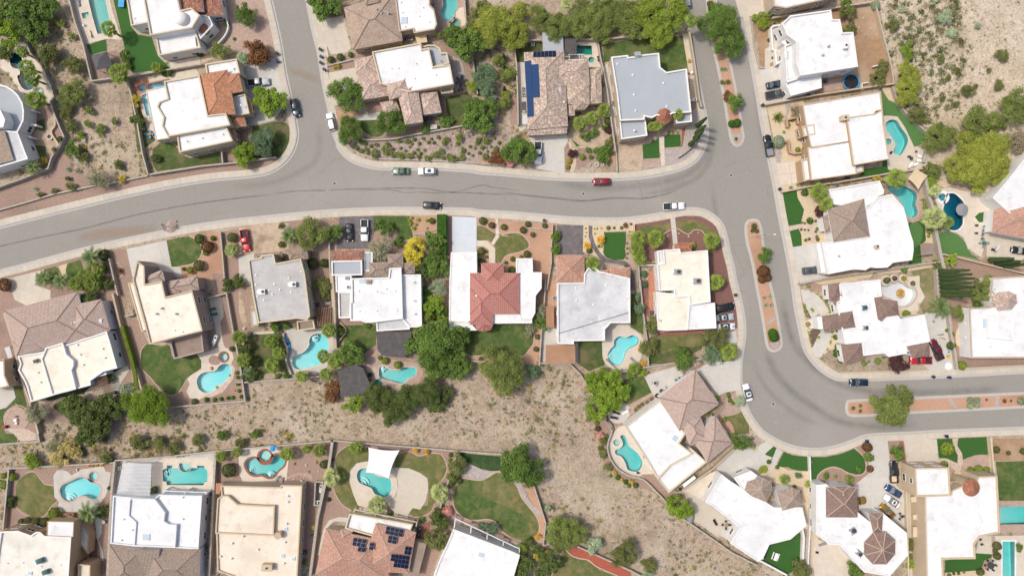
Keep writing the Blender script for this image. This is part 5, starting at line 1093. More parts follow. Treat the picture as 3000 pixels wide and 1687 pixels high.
eg('2110 520 2260 543 2340 520 2420 470 2490 462 2540 490','pink edging between the river rock and the big light green lawn',w=.3);eg('2015 690 2030 800 2100 880 2200 922 2350 912 2430 950 2480 1020 2560 1080','pink edging along the lower left of the big light green lawn',w=.3)
T('D2')
g('river','250 460 330 540 360 560 400 680 470 780 560 880 600 870 600 840 540 800 450 690 430 620 400 540 340 480',up=.0);eg('270 485 330 550 380 620 410 700 480 790 550 880 580 960 570 1040 530 1080','pink edging along the right side of the big light green lawn',w=.3);g('orange','430 610 520 600 640 950 620 1130 560 1100 530 1080 580 960 560 880 600 840 540 800',up=.0)
g('drylawn','700 1449 740 1340 800 1230 830 1190 900 1270 1000 1285 1090 1340 1150 1390 1320 1449 1320 1500 700 1500',up=.01);g('redmulch','825 1180 940 1170 1010 1200 1440 1410 1450 1470 1320 1449 1180 1380 1090 1340 1030 1290 920 1270 850 1220');eg('825 1190 880 1250 960 1280 1040 1295 1110 1350 1180 1385 1320 1445','pink edging between the bright red mulch and the dry lawn',w=.3)
g('cream','1270 100 1330 40 1400 20 1560 300 1700 480 1540 490 1530 520 1380 470 1290 400 1240 300 1230 200',name='pool_terrace');g('gravel','1540 480 1610 430 1850 660 1770 760',up=.006)
pool('1340 130 1380 115 1400 150 1430 220 1500 280 1545 350 1548 410 1510 460 1460 460 1410 440 1390 380 1350 320 1300 300 1295 260 1340 240 1365 210 1360 170','turq','green turquoise freeform pool on the curved terrace edge',4,'cream');pool(circle(1308,188,32),'pale','round raised spa with a pale rim on the curved terrace',0,'cream',.4)
g('gravel','1120 -60 1220 -40 1270 60 1225 180 1235 300 1290 420 1400 500 1560 550 1680 670 1560 620 1350 540 1200 440 1180 340 1140 200',up=.001)
g('sidewalk','1960 640 2130 740 2220 800 2330 880 2340 960 2260 1080 2080 950 1940 900 2000 740',name='patio',up=-.004);g('greydeck','2330 890 2480 960 2380 1120 2220 1030',name='patio');slab('concrete','2250 400 2420 250 2576 250 2780 330 2680 420 2400 560 2250 440',4.6);g('cream','1920 640 2200 470 2280 450 2170 720 2130 740',name='patio',up=-.002)
T('D3')
g('tan','0 480 60 400 130 290 200 360 350 450 540 460 560 600 480 640 200 560',up=-.002);g('tan','480 620 570 610 560 1000 480 1000');g('turf','130 290 210 225 240 240 195 350 150 330');slab('greydeck','240 240 300 270 230 400 175 480 165 440',2,name='garden_path');g('turf','245 400 310 275 400 310 550 325 550 455 460 455 390 440 350 420 290 420');slab('concrete','-60 480 -30 300 100 200 140 180 210 225 60 360',3.6)
g('turf','565 325 700 325 850 295 970 245 1040 300 1080 370 1085 440 1060 480 990 490 920 470 860 440 790 420 720 430 650 480 610 550 600 610 570 600',up=.01);g('gravel','615 575 625 510 680 450 760 425 830 440 920 490 1010 500 1080 470 1110 480 1050 540 950 590 700 600',up=.006);eg('615 590 630 500 700 440 780 420 850 440 920 480 1010 497 1070 470 1085 400 1060 320 980 240','pinkish edging round the curving artificial lawn',w=.3);g('gravel','970 240 1060 180 1110 230 1100 470 1080 480 1085 370 1040 300')
slab('concrete','1110 160 1285 165 1310 370 1370 590 1430 650 1460 900 1480 1040 1390 960 1250 870 1020 820 960 600 1110 480',4.6);g('gravel','1285 165 1395 165 1420 380 1320 360',up=.004);g('brickred','1395 175 1435 175 1460 375 1420 380');g('tan','1400 380 1460 380 1480 900 1440 900',up=.0)
g('sidewalk','1420 380 1560 420 1660 1449 1490 1449 1480 950',name='side_path',up=-.003);slab('sidewalk','1440 150 1750 155 1770 340 1780 395 1600 420 1470 415',4.0)
g('turf','1752 155 1895 150 1905 200 1950 310 1945 382 1840 335 1770 335');g('turf','1955 148 2220 135 2235 300 2120 310 2040 330 1995 360 1990 290 1940 220');g('paver','1990 400 2000 350 2100 310 2180 300 2255 318 2262 480 2000 500',up=.0);g('paver','1872 420 1910 450 1880 510');g('flagstone','1900 150 1952 150 1945 220 1990 290 2000 370 1970 460 2010 490 1990 560 1890 570 1900 490 1930 460 1880 420 1775 380 1772 335 1850 340 1945 385 1950 310 1905 220',up=.002)
g('cream','2230 140 2275 140 2290 490 2260 490',name='path');g('brownsoil','2280 150 2650 150 2650 360 2290 360');g('lawn','2310 370 2650 360 2650 735 2340 735');g('paver','2340 740 2650 735 2650 1040 2350 1040',up=-.004);pool('2345 790 2650 788 2650 960 2348 960','turq','blue rectangular pool at the right edge of the picture',0,'paver')
g('cream','2150 1070 2650 1060 2650 1449 2560 1500 2200 1500 2280 1240 2120 1230',up=-.004,name='patio');pool('2370 1118 2490 1118 2488 1500 2370 1500','turq','long narrow turquoise lap pool in the lower right corner',0,'white');g('turf','1830 1300 2120 1230 2270 1225 2270 1270 2200 1300 2170 1390 1830 1415')
g('tan','1830 1415 2180 1380 2350 1400 2340 1500 1830 1500');g('paver','2265 1070 2300 1070 2310 1240 2275 1240',up=.01)
g('turf','160 1145 480 1030 478 1200 470 1340 340 1440 100 1300 90 1280');g('cream','600 1090 760 1150 850 1150 1000 1300 930 1449 600 1449 580 1300',name='patio',up=-.003);g('tan','560 1000 640 1000 620 1400 570 1400')
# BUILD GROUND
HOLES=[p[0]for p in POOLS]
big=[Vector((x,y))for x,y in((-1500,-1500),(1500,-1500),(1500,1500),(-1500,1500))]
tag(sheet('ground',big,0,M['desert'],HOLES+[ROAD]),kind='structure')
tag(sheet('road',ccw(offset(ROAD,-.3)),-.12,M['road']),kind='structure')
for n,(kind,p,up,name)in enumerate(PATCH):
 tag(sheet(name or NAMES[kind],p,LAYER[kind]+up+.00013*n,M[kind],HOLES),kind='structure')
for n,a in enumerate(SLABS):bsl(a[0],a[1],a[2],a[3]+.0011*n,*a[4:])
for a in POOLS:build_pool(*a)
def pavement(edge,side,w=1.5):
 e=rs(edge,.9);b=MB();b.strip(offset(e,side*.02,False),offset(e,side*.30,False),-.14,.075);tag(b.build('kerb',M['kerb']),kind='structure')
 b=MB();b.strip(offset(e,-side*.48,False),offset(e,side*.02,False),-.16,-.107);tag(b.build('gutter',M['kerb']),kind='structure')
 e=rs(edge,1.6);n=len(e);a_,c_=offset(e,side*.31,False),offset(e,side*(.31+w),False)
 b=MB();b.strip(offset(e,side*.30,False),offset(e,side*(.3+w+.02),False),-.1,.05);base=b.build('pavement',M['kerb']);tag(base,kind='structure')
 for i in range(n-1):
  f=.018;q=[a_[i].lerp(a_[i+1],f),a_[i].lerp(a_[i+1],1-f),c_[i].lerp(c_[i+1],1-f),c_[i].lerp(c_[i+1],f)]
  m=MB();m.prism(q,.03,.085);m.build('slab',M['sidewalk'],base)
pavement(E1,1);pavement(E2,1,1.45);pavement(E3,1);pavement(E4,1,1.4)
MEDIANS=[]
def median(t,s,fill):
 T(t);p=ccw(smooth(pts(s),3));MEDIANS.append(p);b=MB();b.ring(p,offset(p,.32),-.14,.05);tag(b.build('median_kerb',M['kerb']),kind='structure')
 b=MB();b.ring(offset(p,-.4),offset(p,.0),-.16,-.107);tag(b.build('median_gutter',M['kerb']),kind='structure')
 tag(sheet('median',ccw(offset(p,.3)),.03,M[fill]),kind='structure')
median('A2','2150 -250 2165 0 2190 300 2270 650 2320 900 2370 1200 2395 1320 2430 1368 2475 1360 2503 1300 2490 1200 2440 900 2385 620 2340 450 2270 150 2230 -60 2210 -250','orange')
median('C3','-46 -502 -30 -545 0 -560 40 -562 75 -540 100 -450 125 -250 150 -100 185 50 230 250 265 450 288 590 270 645 220 668 175 650 150 590 120 400 85 200 55 50 20 -150 -20 -300 -40 -400','orange')
median('C3','905 1200 915 1155 960 1140 1300 1125 2000 1095 2576 1070 3100 1045 3100 1170 2576 1195 2000 1225 1500 1250 1100 1275 950 1275 912 1250','orange')
T('C3');tag(sheet('river_rock_bed',ccw(pts('175 590 262 580 268 620 240 648 190 640')),.05,M['river']),kind='structure');tag(sheet('river_rock_bed',ccw(pts('150 400 225 340 235 370 155 425')),.05,M['river']),kind='structure')
T('C3');tag(sheet('river_rock_bed',ccw(pts('1860 1120 1900 1115 1945 1200 1905 1205')),.05,M['river']),kind='structure');tag(sheet('river_rock_bed',ccw(pts('2310 1100 2345 1098 2340 1190 2300 1190')),.05,M['river']),kind='structure')
T('A2');tag(sheet('river_rock_bed',ccw(pts('2390 1270 2480 1260 2485 1310 2450 1345 2415 1330')),.05,M['river']),kind='structure')
def mhl(t,x,y,label,r=.38):
 T(t);q=P(x,y);o=thing('manhole_cover',label,'manhole',(q.x,q.y,-.12));pt_(o,'frame','kerb',lambda b:b.lathe((0,0,0),[(r+.14,0),(r+.14,.012),(r,.014),(r,.004)],20));pt_(o,'cover',mat('rusty_iron',(.11,.085,.07),.7,(.16,.12,.10),6),lambda b:b.lathe((0,0,0),[(r,.006),(r,.018),(.01,.02)],20))
mhl('B1',900,443,'round manhole cover at the mouth of the side street');mhl('B1',842,510,'small pale valve cover below the manhole in the main street',.2);mhl('B2',994,540,'dark manhole cover below the parked red car');mhl('B2',2390,365,'rusty manhole cover in the junction by the first median');mhl('C3',213,1170,'rusty manhole cover in the lower bend of the road');mhl('C3',245,1343,'pale valve cover below the manhole in the lower bend',.2)
# HOUSES
T('A0')
h=House('white stucco house with a curved blue grey roof terrace at the left edge','w_white',-20,1150)
h.flat('-250 790 0 800 60 815 120 850 170 900 210 970 225 1050 220 1140 165 1250 -250 1260',5.0,'bluegrey',par=.9,pt=.35).flat('-250 985 0 1035 48 1130 30 1200 -250 1230',7.4,'white').flat('-250 1225 60 1230 165 1250 262 1500 0 1575 -250 1640',5.4,'offwhite',par=.5)
h.hip('-300 1235 40 1232 125 1510 -300 1620',5.6,'t_tan',.3,cap=None,walls=False,eave=.1)
T('A0');h.box('buttress','225 1010 325 1040 320 1055 225 1030',0,2.6,'w_white').box('buttress','250 1155 345 1175 340 1192 245 1172',0,2.6,'w_white').box('buttress','225 1265 295 1290 290 1305 220 1285',0,2.6,'w_white').finish()
h=House('white house with a grey roof dome and red tile patches beside the bright green lawn','w_white',1600,150)
h.flat('1340 -80 1660 -80 1700 100 1800 75 1885 145 1810 265 1415 335',7.2,'white',cop='w_cream').flat('1180 -80 1360 -80 1420 210 1235 245',5.0,'white',cop='w_cream').flat('1462 330 1830 240 1892 452 1500 525',4.7,'white',cop='w_cream').flat('1790 130 1970 152 2010 240 1890 370',4.3,'white')
h.shed('1960 60 1680 60 1700 -160 1890 -160',4.4,5.6,'t_red')if False else None
h.hip('1690 -140 1892 -140 1925 112 1715 108',5.6,'t_red',.3,'ridge_orange').hip('1910 -140 2058 -140 2108 138 1945 158',4.3,'t_red',.3,'ridge_orange').pyr(circle(1920,275,68,14,3.6),3.6,.9,'t_terra',None,ribs=.4).dome(1712,178,62,6.75).vents('1260 170 1565 348',5.0)
h.box('roof_ladder','1840 355 1852 352 1866 438 1852 440',4.26,4.34,'dmetal').finish()
h=House('cream house with an orange clay tile roof over its front corner','w_peach',1800,1000)
h.flat('1545 770 1880 710 1960 1090 2130 1070 2172 1182 1580 1290 1525 1190 1540 1110 1480 1010 1500 960 1580 930',6.8,'white',cop='w_cream').flat('1375 855 1560 815 1620 930 1620 1290 1590 1305 1470 1325',4.2,'white',par=.12,pt=.2).flat('1668 1270 2130 1185 2195 1330 1690 1438',5.8,'white',cop='w_cream').flat('1935 605 2230 555 2265 700 1955 730',5.6,'white',cop='w_cream').flat('2170 920 2310 885 2352 1072 2180 1100',4.6,'offwhite',cop='w_cream')
h.hip('1880 705 2143 660 2222 1080 1960 1085',6.3,'t_orange',.34,'ridge_orange').hip('2040 730 2250 690 2292 862 2075 905',6.0,'t_orange',.3,'ridge_orange').hip('2160 1110 2290 1050 2326 1190 2170 1215',3.8,'t_orange',.34,'ridge_orange').hip('2165 1215 2215 1222 2248 1335 2192 1348',3.4,'t_orange',.3,'ridge_orange').hip('2330 945 2362 935 2388 1060 2352 1070',3.4,'t_orange',.3,'ridge_orange')
h.vents('1735 865 1630 1135 1855 1095 1755 1330 1900 1300 2095 1265 2270 990 2195 645',5.9).finish()
T('A1')
h=House('tan tiled house with patched roof tiles and a white flat wing at the top','w_beige',1400,200)
h.flat('1460 -120 1800 -120 1800 50 1840 90 1868 230 1845 280 1650 315 1640 275 1510 300',4.9,'white',cop='w_beige')
h.hip('990 75 1470 -70 1545 385 1075 472',4.2,'t_tan',.34).hip('985 180 1110 150 1200 430 1030 355',3.6,'t_tan',.3).hip('1130 -90 1290 -110 1330 20 1200 50',5.2,'t_tan',.4)
h.vents('1525 18 1735 70 1540 115 1790 205 1565 250 1700 150',4.9).vents('1345 130 1410 125 1300 90',5.6,'turbine').skylight(1555,188,4.9,1.5,1.5).finish(14)
h=House('house with a striped pinkish barrel tile roof and a large white flat roof','w_sand',1550,750)
h.flat('1255 490 1710 405 1725 465 1790 450 1830 630 1990 610 2025 795 1600 870 1330 790',6.0,'white',cop='w_cream').flat('1720 445 1780 425 1840 425 1890 450 1910 500 1960 495 1985 600 1830 635',5.0,'bluegrey',par=.7,cop='w_cream').flat('1890 830 2010 805 2020 870 1910 885',3.2,'brownroof',par=.1)
h.hip('1085 565 1260 525 1320 755 1105 690',4.0,'t_pinktan',.34,'ridge_light').hip('1105 690 1380 700 1410 905 1155 945',4.0,'t_pinktan',.34,'ridge_light').hip('1390 790 1575 735 1620 870 1420 950',5.4,'t_pinktan',.36,'ridge_light').hip('1470 780 1680 780 1738 1150 1570 1178',5.0,'t_pinktan',.34,'ridge_light').hip('1685 875 1870 870 1912 1062 1720 1090',4.0,'t_pinktan',.34,'ridge_light').hip('1332 970 1480 945 1520 1040 1370 1092',3.7,'t_pinktan',.34,'ridge_light')
h.vents('1435 645 1665 597 1855 705 1655 738 1500 640',6.0).box('roof_slats','1898 572 1915 568 1935 605 1918 612',4.3,4.4,'wood').finish()
T('A2')
h=House('sprawling house under blended tan tiles with blue solar panels along its left side','w_sand',780,850)
h.hip('435 497 812 478 850 1190 470 1225',4.6,'t_blend',.36,'ridge_light').hip('700 575 1040 565 1055 805 700 815',4.5,'t_blend',.36,'ridge_light').hip('835 800 1050 800 1055 985 850 985',4.3,'t_blend',.36,'ridge_light').hip('1048 655 1160 645 1170 975 1055 982',3.6,'t_blend',.34,'ridge_light').pyr('885 985 930 945 1010 945 1055 985 1010 1035 915 1038',4.0,1.1,'t_blend','ridge_light').hip('850 985 915 985 915 1090 850 1095',3.6,'t_blend',.34,'ridge_light').hip('470 1170 850 1160 838 1258 470 1280',3.7,'t_blend',.3,'ridge_light').pyr('490 1190 560 1095 640 1180 560 1205',4.2,.9,'t_blend','ridge_light',walls=False).pyr('690 1180 755 1100 845 1165 760 1200',4.2,.9,'t_blend','ridge_light',walls=False)
h.skylight(762,845,5.5,.9,.9).vents('607 745 688 745 885 650 888 728 705 915 815 960 615 985 702 982',5.6).garage(530,1285,690,1280).finish(14)
solar('522 490 735 480 740 543 522 545',6,1,4.75,'dark panel row on the upper edge of the blended tan roof',dz=.5)
solar('440 580 460 930 520 925 500 572',6,1,4.8,'blue solar panel column along the left eave of the blended tan roof',dz=.6,m='solarblue');solar('503 612 523 922 584 915 570 606',5,1,5.42,'second blue solar column beside the one along the left eave',dz=.6,m='solarblue');solar('462 932 468 1105 528 1100 522 927',3,1,4.8,'lower blue solar panels below the two long columns',dz=.6,m='solarblue')
h=House('large flat blue grey roofed house with white parapets and a round terracotta entry roof','w_sand',1650,900)
h.flat('1258 540 1415 522 1420 542 1480 535 1540 520 1708 502 1722 638 1780 682 1970 650 2014 1060 1840 1070 1780 1100 1690 1090 1640 1115 1575 1098 1570 1130 1340 1140 1312 885',6.2,'bluegrey',cop='w_white').flat('1335 1130 1580 1105 1598 1280 1355 1315',5.2,'bluegrey',cop='w_white').flat('1850 1060 2014 1045 2020 1150 1875 1165',5.0,'bluegrey',cop='w_white')
h.pyr(circle(1758,1097,78,20,5.6),5.6,1.7,'t_terra',None,ribs=.4).box('chimney','1475 492 1535 487 1540 525 1480 530',0,6.8,'metal').vents('1320 600 1465 705 1755 780 1475 890 1785 1000 1480 1228 1490 1040',6.2).finish(18)
T('A3')
h=House('beige house cut by the top edge right of the divided street','w_beige',450,-60);h.flat('190 -200 800 -200 780 -20 330 80 215 60',6.5,'white').finish(8)
h=House('bright white two storey stepped house with open roof frames and a trampoline yard','w_white',650,450)
h.flat('295 225 370 150 755 95 770 185 840 185 865 310 965 305 1010 630 470 715 430 590 430 400 340 330',7.6,'white',par=.5).flat('345 740 480 700 660 690 668 830 380 905 330 800',4.6,'white').flat('320 430 440 380 460 740 340 780',5.2,'white',par=.9).flat('185 260 215 240 300 230 330 240 320 560 240 615 225 480 200 470 195 370',1.9,'cream',par=.8,pt=.35,win=False)
h.box('roof_box','290 390 330 380 345 440 295 410',1,5.0,'w_white').skylight(330,270,6.2,1.2,3.2,.2).skylight(340,510,5.0,1.1,1.6).chimney(895,430,7.6,.9,1.4,.8).vents('735 435 680 520',7.6,'turbine').garage(310,620,345,770).finish()
h=House('tan adobe style house with a broad white roof and walled entry court','w_tan',850,1180)
h.flat('488 990 1220 865 1240 1035 1180 1050 1160 1080 915 1115 930 1340 570 1400 520 1180',4.8,'white',cop='w_sand',par=.25,pt=.18).flat('905 1110 1165 1075 1240 1035 1250 1170 1295 1449 1310 1500 970 1560',5.6,'white',cop='w_sand',par=.25,pt=.18).flat('480 1195 600 1172 608 1270 500 1290',4.6,'white',cop='w_sand').flat('535 1390 950 1330 1000 1640 570 1700',4.8,'white',cop='w_sand',par=.25,pt=.18)
T('B3');h.flat('960 280 1060 265 1066 330 1000 350',3.0,'white',par=.1).flat('475 220 550 200 580 400 500 425',4.2,'white',cop='w_sand');T('A3')
h.chimney(890,1110,5.2,1.8,1.2,1.0,'w_sand',.15).vents('675 1100 905 995 715 985 810 1425',4.8);T('B3');h.garage(480,235,505,405,'wood').finish(14)
T('A3');wall('350 1200 340 1130 440 1105 450 1170','tan adobe wall of the upper entry court',1.6,.35,'w_tan',cop=True);wall('360 1320 375 1440 480 1440','rounded adobe wall round the lower entry court',1.6,.35,'w_tan',sm=3)
T('B3')
h=House('white flat roofed house with a grey brown hip roof in front between two turf strips','w_white',1050,850)
h.flat('735 500 1215 418 1255 510 1250 545 1190 565 1120 640 1075 670 780 640',4.6,'white').flat('1030 680 1120 660 1190 570 1330 545 1440 670 1475 800 1500 900 1530 990 1535 1070 1520 1165 1340 1190 1290 1235 1190 1240 1130 1230 1080 1260 980 1250 730 1298 670 1000 1110 945 1060 845',5.2,'white',par=.35)
h.hip('720 690 1065 588 1120 942 778 995',5.4,'t_greybrown',.36).hip('672 760 800 700 850 870 700 905',4.6,'t_greybrown',.32)
h.box('balcony_rail','620 1010 655 1005 700 1280 668 1290',0,3.6,'w_white').vents('965 970 980 1048 1125 1120 940 1245',5.2).vents('828 1127',5.2,'turbine').chimney(1190,1038,5.0,.8,.8,1.0,'w_sand').garage(640,1020,690,1260).finish(14)
T('B3')
h=House('house with a rose tile roof and sharp white roof planes at the right edge','w_white',2620,500)
h.flat('2280 580 2400 440 2800 -60 2900 -60 2900 600 2700 720 2545 765 2460 740',5.2,'white',par=.25).hip('2290 690 2760 560 2780 1000 2275 905',4.4,'t_rose',.34,'ridge_light').finish(8)
T('C3')
h=House('white L shaped house with five brown hip roof blocks on the street corner','w_white',1200,380)
h.flat('832 40 1220 -5 1235 155 1160 165 1195 370 1235 400 1280 350 1390 335 1410 370 1640 325 1690 580 1465 625 1485 690 1300 725 1260 690 1060 715 1050 590 890 605 830 330 810 210 845 190',4.6,'white',par=.35)
h.hip('725 40 835 25 860 150 740 205',4.4,'t_brown',.36).hip('1158 165 1380 198 1400 345 1195 370',4.4,'t_brown',.36).hip('1158 165 1240 155 1245 380 1190 370',4.3,'t_brown',.3).hip('668 340 955 293 985 445 685 490',4.4,'t_brown',.36).hip('848 605 1035 588 1076 745 880 795',4.4,'t_brown',.36).hip('1465 620 1675 588 1690 705 1525 740',4.4,'t_brown',.36).hip('760 190 840 170 845 230 790 240',4.0,'t_brown',.3)
h.flat('625 350 680 340 690 460 640 465',3.6,'white',par=.2).chimney(1475,682,4.2,.8,.8,.7).vents('1015 110 1190 550 1045 580 1330 420 1520 480',4.6).finish(16)
rtu(1075,262,4.3,'teal rooftop cooler on the white roof beside the drained pool',10,1.1,1.1,.8,'teal');rtu(1085,452,4.3,'grey rooftop unit in the middle of the white corner house roof',0,1.2,1.1,.7)
h=House('white flat roofed house with an octagonal tile turret at the right edge','w_white',2400,450)
h.flat('2060 265 2230 260 2330 235 2260 150 2275 30 2270 -20 2900 -60 2900 735 2080 737',4.8,'white',par=.35,cop='w_beige').flat('2235 330 2480 330 2480 570 2235 545',5.2,'white',par=.12,pt=.15)
h.pyr('2278 150 2340 115 2430 108 2500 140 2512 215 2460 275 2340 285 2285 220',5.6,1.4,'t_pinktan','ridge_light').box('buttress','2015 268 2065 262 2065 280 2015 285',0,3,'w_white').box('buttress','2018 400 2065 400 2065 415 2018 415',0,3,'w_white').box('buttress','2020 535 2065 535 2065 548 2020 548',0,3,'w_white').skylight(2210,410,4.8,.9,2.4).finish(8)
# southern side of the main street, west to east
T('C0')
h=House('neighbouring tan house cut by the left edge with a white roof strip','w_tan',-40,850);h.flat('-160 760 40 755 45 900 88 1000 0 1025 -160 1040',5.0,'white',par=.3).finish(5)
h=House('house with a broad mauve tan tile roof in front and cream flat roofs behind','w_bluewhite',600,600)
h.flat('165 720 430 670 430 640 590 600 620 610 1005 485 1040 600 1105 830 975 862 850 950 855 990 712 1030 486 1090 290 1150 250 1000 220 935 170 850 190 790',4.4,'creamroof',cop='w_white').flat('385 745 430 640 590 592 622 700 690 760 690 810 672 850 715 1028 488 1088',5.0,'creamroof',cop='w_white')
h.flat('805 830 950 790 1005 890 840 935',3.6,'sandroof',par=.3,cop='w_white')
h.hip('40 290 735 115 845 540 160 715',4.2,'t_mauve',.32).hip('700 235 955 180 1040 475 620 590',4.2,'t_mauve',.34).hip('120 580 420 500 420 660 160 715',4.1,'t_mauve',.28)
h.skylight(938,387,5.0,.8,.8).vents('720 613 505 725 530 820 560 915 345 875 370 965 745 705 775 800 960 650 980 735 590 1010',4.6).vents('670 410 700 400 765 400',5.4).finish(16)
pg('850 945 1000 895 1080 1110 890 1160',2.7,'open brown lattice pergola behind the cream roofed house',13,'redwood',.09,5,cross=9)
rtu(330,765,4.0,'black rooftop cooler on the cream flat roof',20,1.2,.8,.6,'dmetal')
h=House('two storey house with a cream flat roof and mauve walls above the kidney shaped lawn','w_mauve',1650,350)
h.flat('1250 0 1290 -180 1360 -130 1365 40 1525 10 1560 160 1810 95 1910 480 1410 605 1380 480',7.4,'creamroof',cop='w_sand').flat('1205 30 1260 20 1385 470 1335 490',5.2,'creamroof',cop='w_sand',par=.2).flat('1600 570 1900 490 1920 675 1640 745',4.2,'brownroof',cop='w_mauve',par=.9,pt=.3)
T('B0');h.hip('1350 1330 1530 1255 1560 1370 1370 1395',6.2,'t_mauve',.34).hip('1560 1370 1860 1315 1880 1449 1580 1500',5.0,'t_mauve',.36).hip('1560 1390 1680 1360 1700 1470 1580 1490',5.4,'t_mauve',.34);T('C0')
h.vents('1475 320 1660 320 1525 268',7.4,'turbine').vents('1715 490 1640 475',7.4).finish(22)
T('C1')
h=House('flat grey roofed house with an olive wall and rooftop coolers','w_olive',400,150)
T('B1');h.flat('85 1165 205 1140 200 1125 325 1108 345 1195 582 1155 620 1290 670 1690 640 1730 545 1715 180 1760 130 1500',6.4,'greyroof',cop='w_cream');T('B1')
h.hip('150 1105 400 1085 415 1140 160 1160',3.6,'t_greybrown',.3).hip('450 1070 640 1050 655 1155 480 1170',3.6,'t_greybrown',.28);T('C1')
h.flat('545 390 700 370 718 460 555 480',3.2,'brownroof',par=.5,cop='w_cream').flat('108 290 160 285 185 430 125 435',2.8,'offwhite',par=.05,win=False).vents('155 45 170 155 310 135 232 187 487 115 330 40 380 92 280 100',6.4);T('B1');h.vents('155 1305 585 1275 465 1332 330 1395',6.4).finish(14)
T('C1');rtu(215,110,5.95,'grey rooftop cooler on the left of the grey roof',0,1.7,1.2);rtu(508,42,5.95,'grey rooftop cooler on the right of the grey roof',0,1.7,1.2)
T('B1')
h=House('white roofed house with a red tile garage roof beside the yellow tree','w_white',1300,1500)
h.hip('858 1075 1178 1068 1175 1170 872 1170',3.8,'t_red',.34,'ridge_brown').flat('872 1175 1158 1168 1162 1308 875 1310',4.6,'bluegrey').flat('1180 1090 1260 1090 1260 1270 1180 1270',3.4,'bluegrey',par=.2)
h.hip('1230 1190 1448 1185 1420 1320 1228 1320',4.6,'t_greybrown',.36).hip('1400 1110 1545 1108 1552 1235 1410 1240',4.2,'t_greybrown',.36).hip('1555 1195 1660 1180 1660 1290 1555 1295',3.8,'t_greybrown',.34).hip('1170 1275 1260 1270 1260 1325 1170 1325',3.7,'t_greybrown',.3)
h.flat('910 1310 1060 1310 1060 1465 915 1465',4.2,'white',par=.3);T('C1')
h.flat('935 115 1060 112 1052 358 942 360',3.9,'greyroof').flat('1060 -15 1410 -25 1420 -110 1530 -115 1545 365 1245 402 1190 402 1150 385 1050 385 1048 205 1062 205',5.4,'white').flat('1530 -50 1715 -50 1725 430 1690 445 1610 445 1540 370',4.4,'white').flat('1295 380 1545 365 1612 450 1610 465 1300 482',4.0,'offwhite',par=.3)
h.skylight(1160,10,5.4,1.6,1.2).vents('1125 105 1295 105 1385 85 1470 105 1130 295 1295 290 1485 285 1640 195 1645 320 1635 20',5.4).finish(16);T('C1')
h.box('roof_hatch','1205 0 1250 0 1245 38 1205 38',4.9,5.4,'wood')
ac(1033,68,3.75,'fan unit on the lower left wing of the white roofed house',0,.9);T('B1');ac(1018,1335,3.75,'fan unit on the upper left wing of the white roofed house',0,.9);T('C1')
cn('1292 488 1628 482 1628 600 1560 735 1350 715 1310 660',3.0,'charcoal shade roof strung with lights beside the white house','darkshade',posts='wood')
cn('935 840 1100 795 1170 830 1245 1000 1170 1080 960 1105',3.0,'tilted charcoal shade roof beside the hot tub and red bush','darkshade',posts='wood')
T('B1')
h=House('white house with a rose red metal tile roof and a long concrete driveway','w_white',2350,1550)
h.flat('2000 1092 2242 1090 2245 1285 2190 1290 2185 1640 2180 1735 2160 1750 1982 1740 1985 1400',4.2,'white',par=.15);T('C1');h.flat('1980 395 2180 400 2245 475 1985 475',3.4,'white',par=.1)
T('B2');h.flat('360 1150 515 1150 518 1280 602 1280 600 1430 545 1500 540 1660 510 1720 395 1720 360 1400',4.2,'white',par=.15);T('C2');h.flat('145 318 510 305 510 408 145 410',3.6,'white',par=.1)
T('B1');h.hip('2286 1195 2495 1192 2500 1400 2290 1420',4.6,'t_metalred',.36,'ridge_red',ribs=.5);T('C1');h.hip('2180 -65 2648 -65 2648 322 2180 322',4.4,'t_metalred',.34,'ridge_red',ribs=.5).hip('2180 80 2395 80 2397 422 2180 422',4.4,'t_metalred',.34,'ridge_red',ribs=.5).pyr('2225 425 2400 422 2375 470 2310 487 2245 475',3.8,.8,'t_metalred','ridge_red',apex=(2310,425),ribs=.5)
h.vents('2240 150 2420 158',5.6).finish(12)
T('C2')
h=House('house with a large streaky white roof and a brown tile garage block','w_white',1080,250)
h.flat('750 30 1000 25 1005 -60 1040 -110 1100 -120 1150 -80 1435 -15 1438 405 1255 405 1198 465 1198 572 905 575 905 605 752 600',4.6,'offwhite',cop='w_white');T('B2')
h.hip('742 1118 1005 1118 1005 1372 742 1375',3.9,'t_rose',.36,'ridge_orange').hip('1130 1260 1248 1260 1248 1335 1130 1335',3.7,'t_rose',.34,'ridge_orange').hip('1248 1235 1440 1235 1438 1340 1250 1335',3.9,'t_rose',.34,'ridge_orange');T('C2')
h.vents('925 75 930 190 1090 232 1420 230 1415 155 1210 50',4.6).box('roof_cable','770 500 1420 306 1420 312 770 506',4.1,4.2,'dmetal').garage(760,-215,990,-218).finish(12)
cn('640 615 918 612 920 788 640 790',2.8,'plain tan metal carport roof behind the streaky white roof','terracottaroof','carport',cat='carport')
cn('642 250 718 245 718 448 645 450',2.5,'narrow tan lean-to roof with a small skylight','terracottaroof','lean_to',cat='shed')
T('B2')
h=House('house with stepped cream flat roofs, white parapets and a terracotta walk','w_white',1900,1400)
h.flat('1745 1070 1905 1060 1915 1095 2168 1072 2195 1560 2000 1590 1990 1510 1860 1515 1850 1450 1710 1455 1690 1205 1755 1195',5.0,'creamroof',cop='w_white');T('C2')
h.flat('1685 110 1990 150 2000 240 1980 470 1780 478 1700 470 1690 340',4.2,'creamroof',cop='w_white',par=.2).flat('1970 240 2235 215 2250 455 1985 468',3.9,'white',par=.15);T('B2')
h.hip('1850 1010 2015 1003 2018 1085 1860 1090',3.8,'t_terra',.3,'ridge_orange').flat('1690 1080 1760 1070 1765 1190 1700 1200',3.6,'offwhite',par=.3).finish(12)
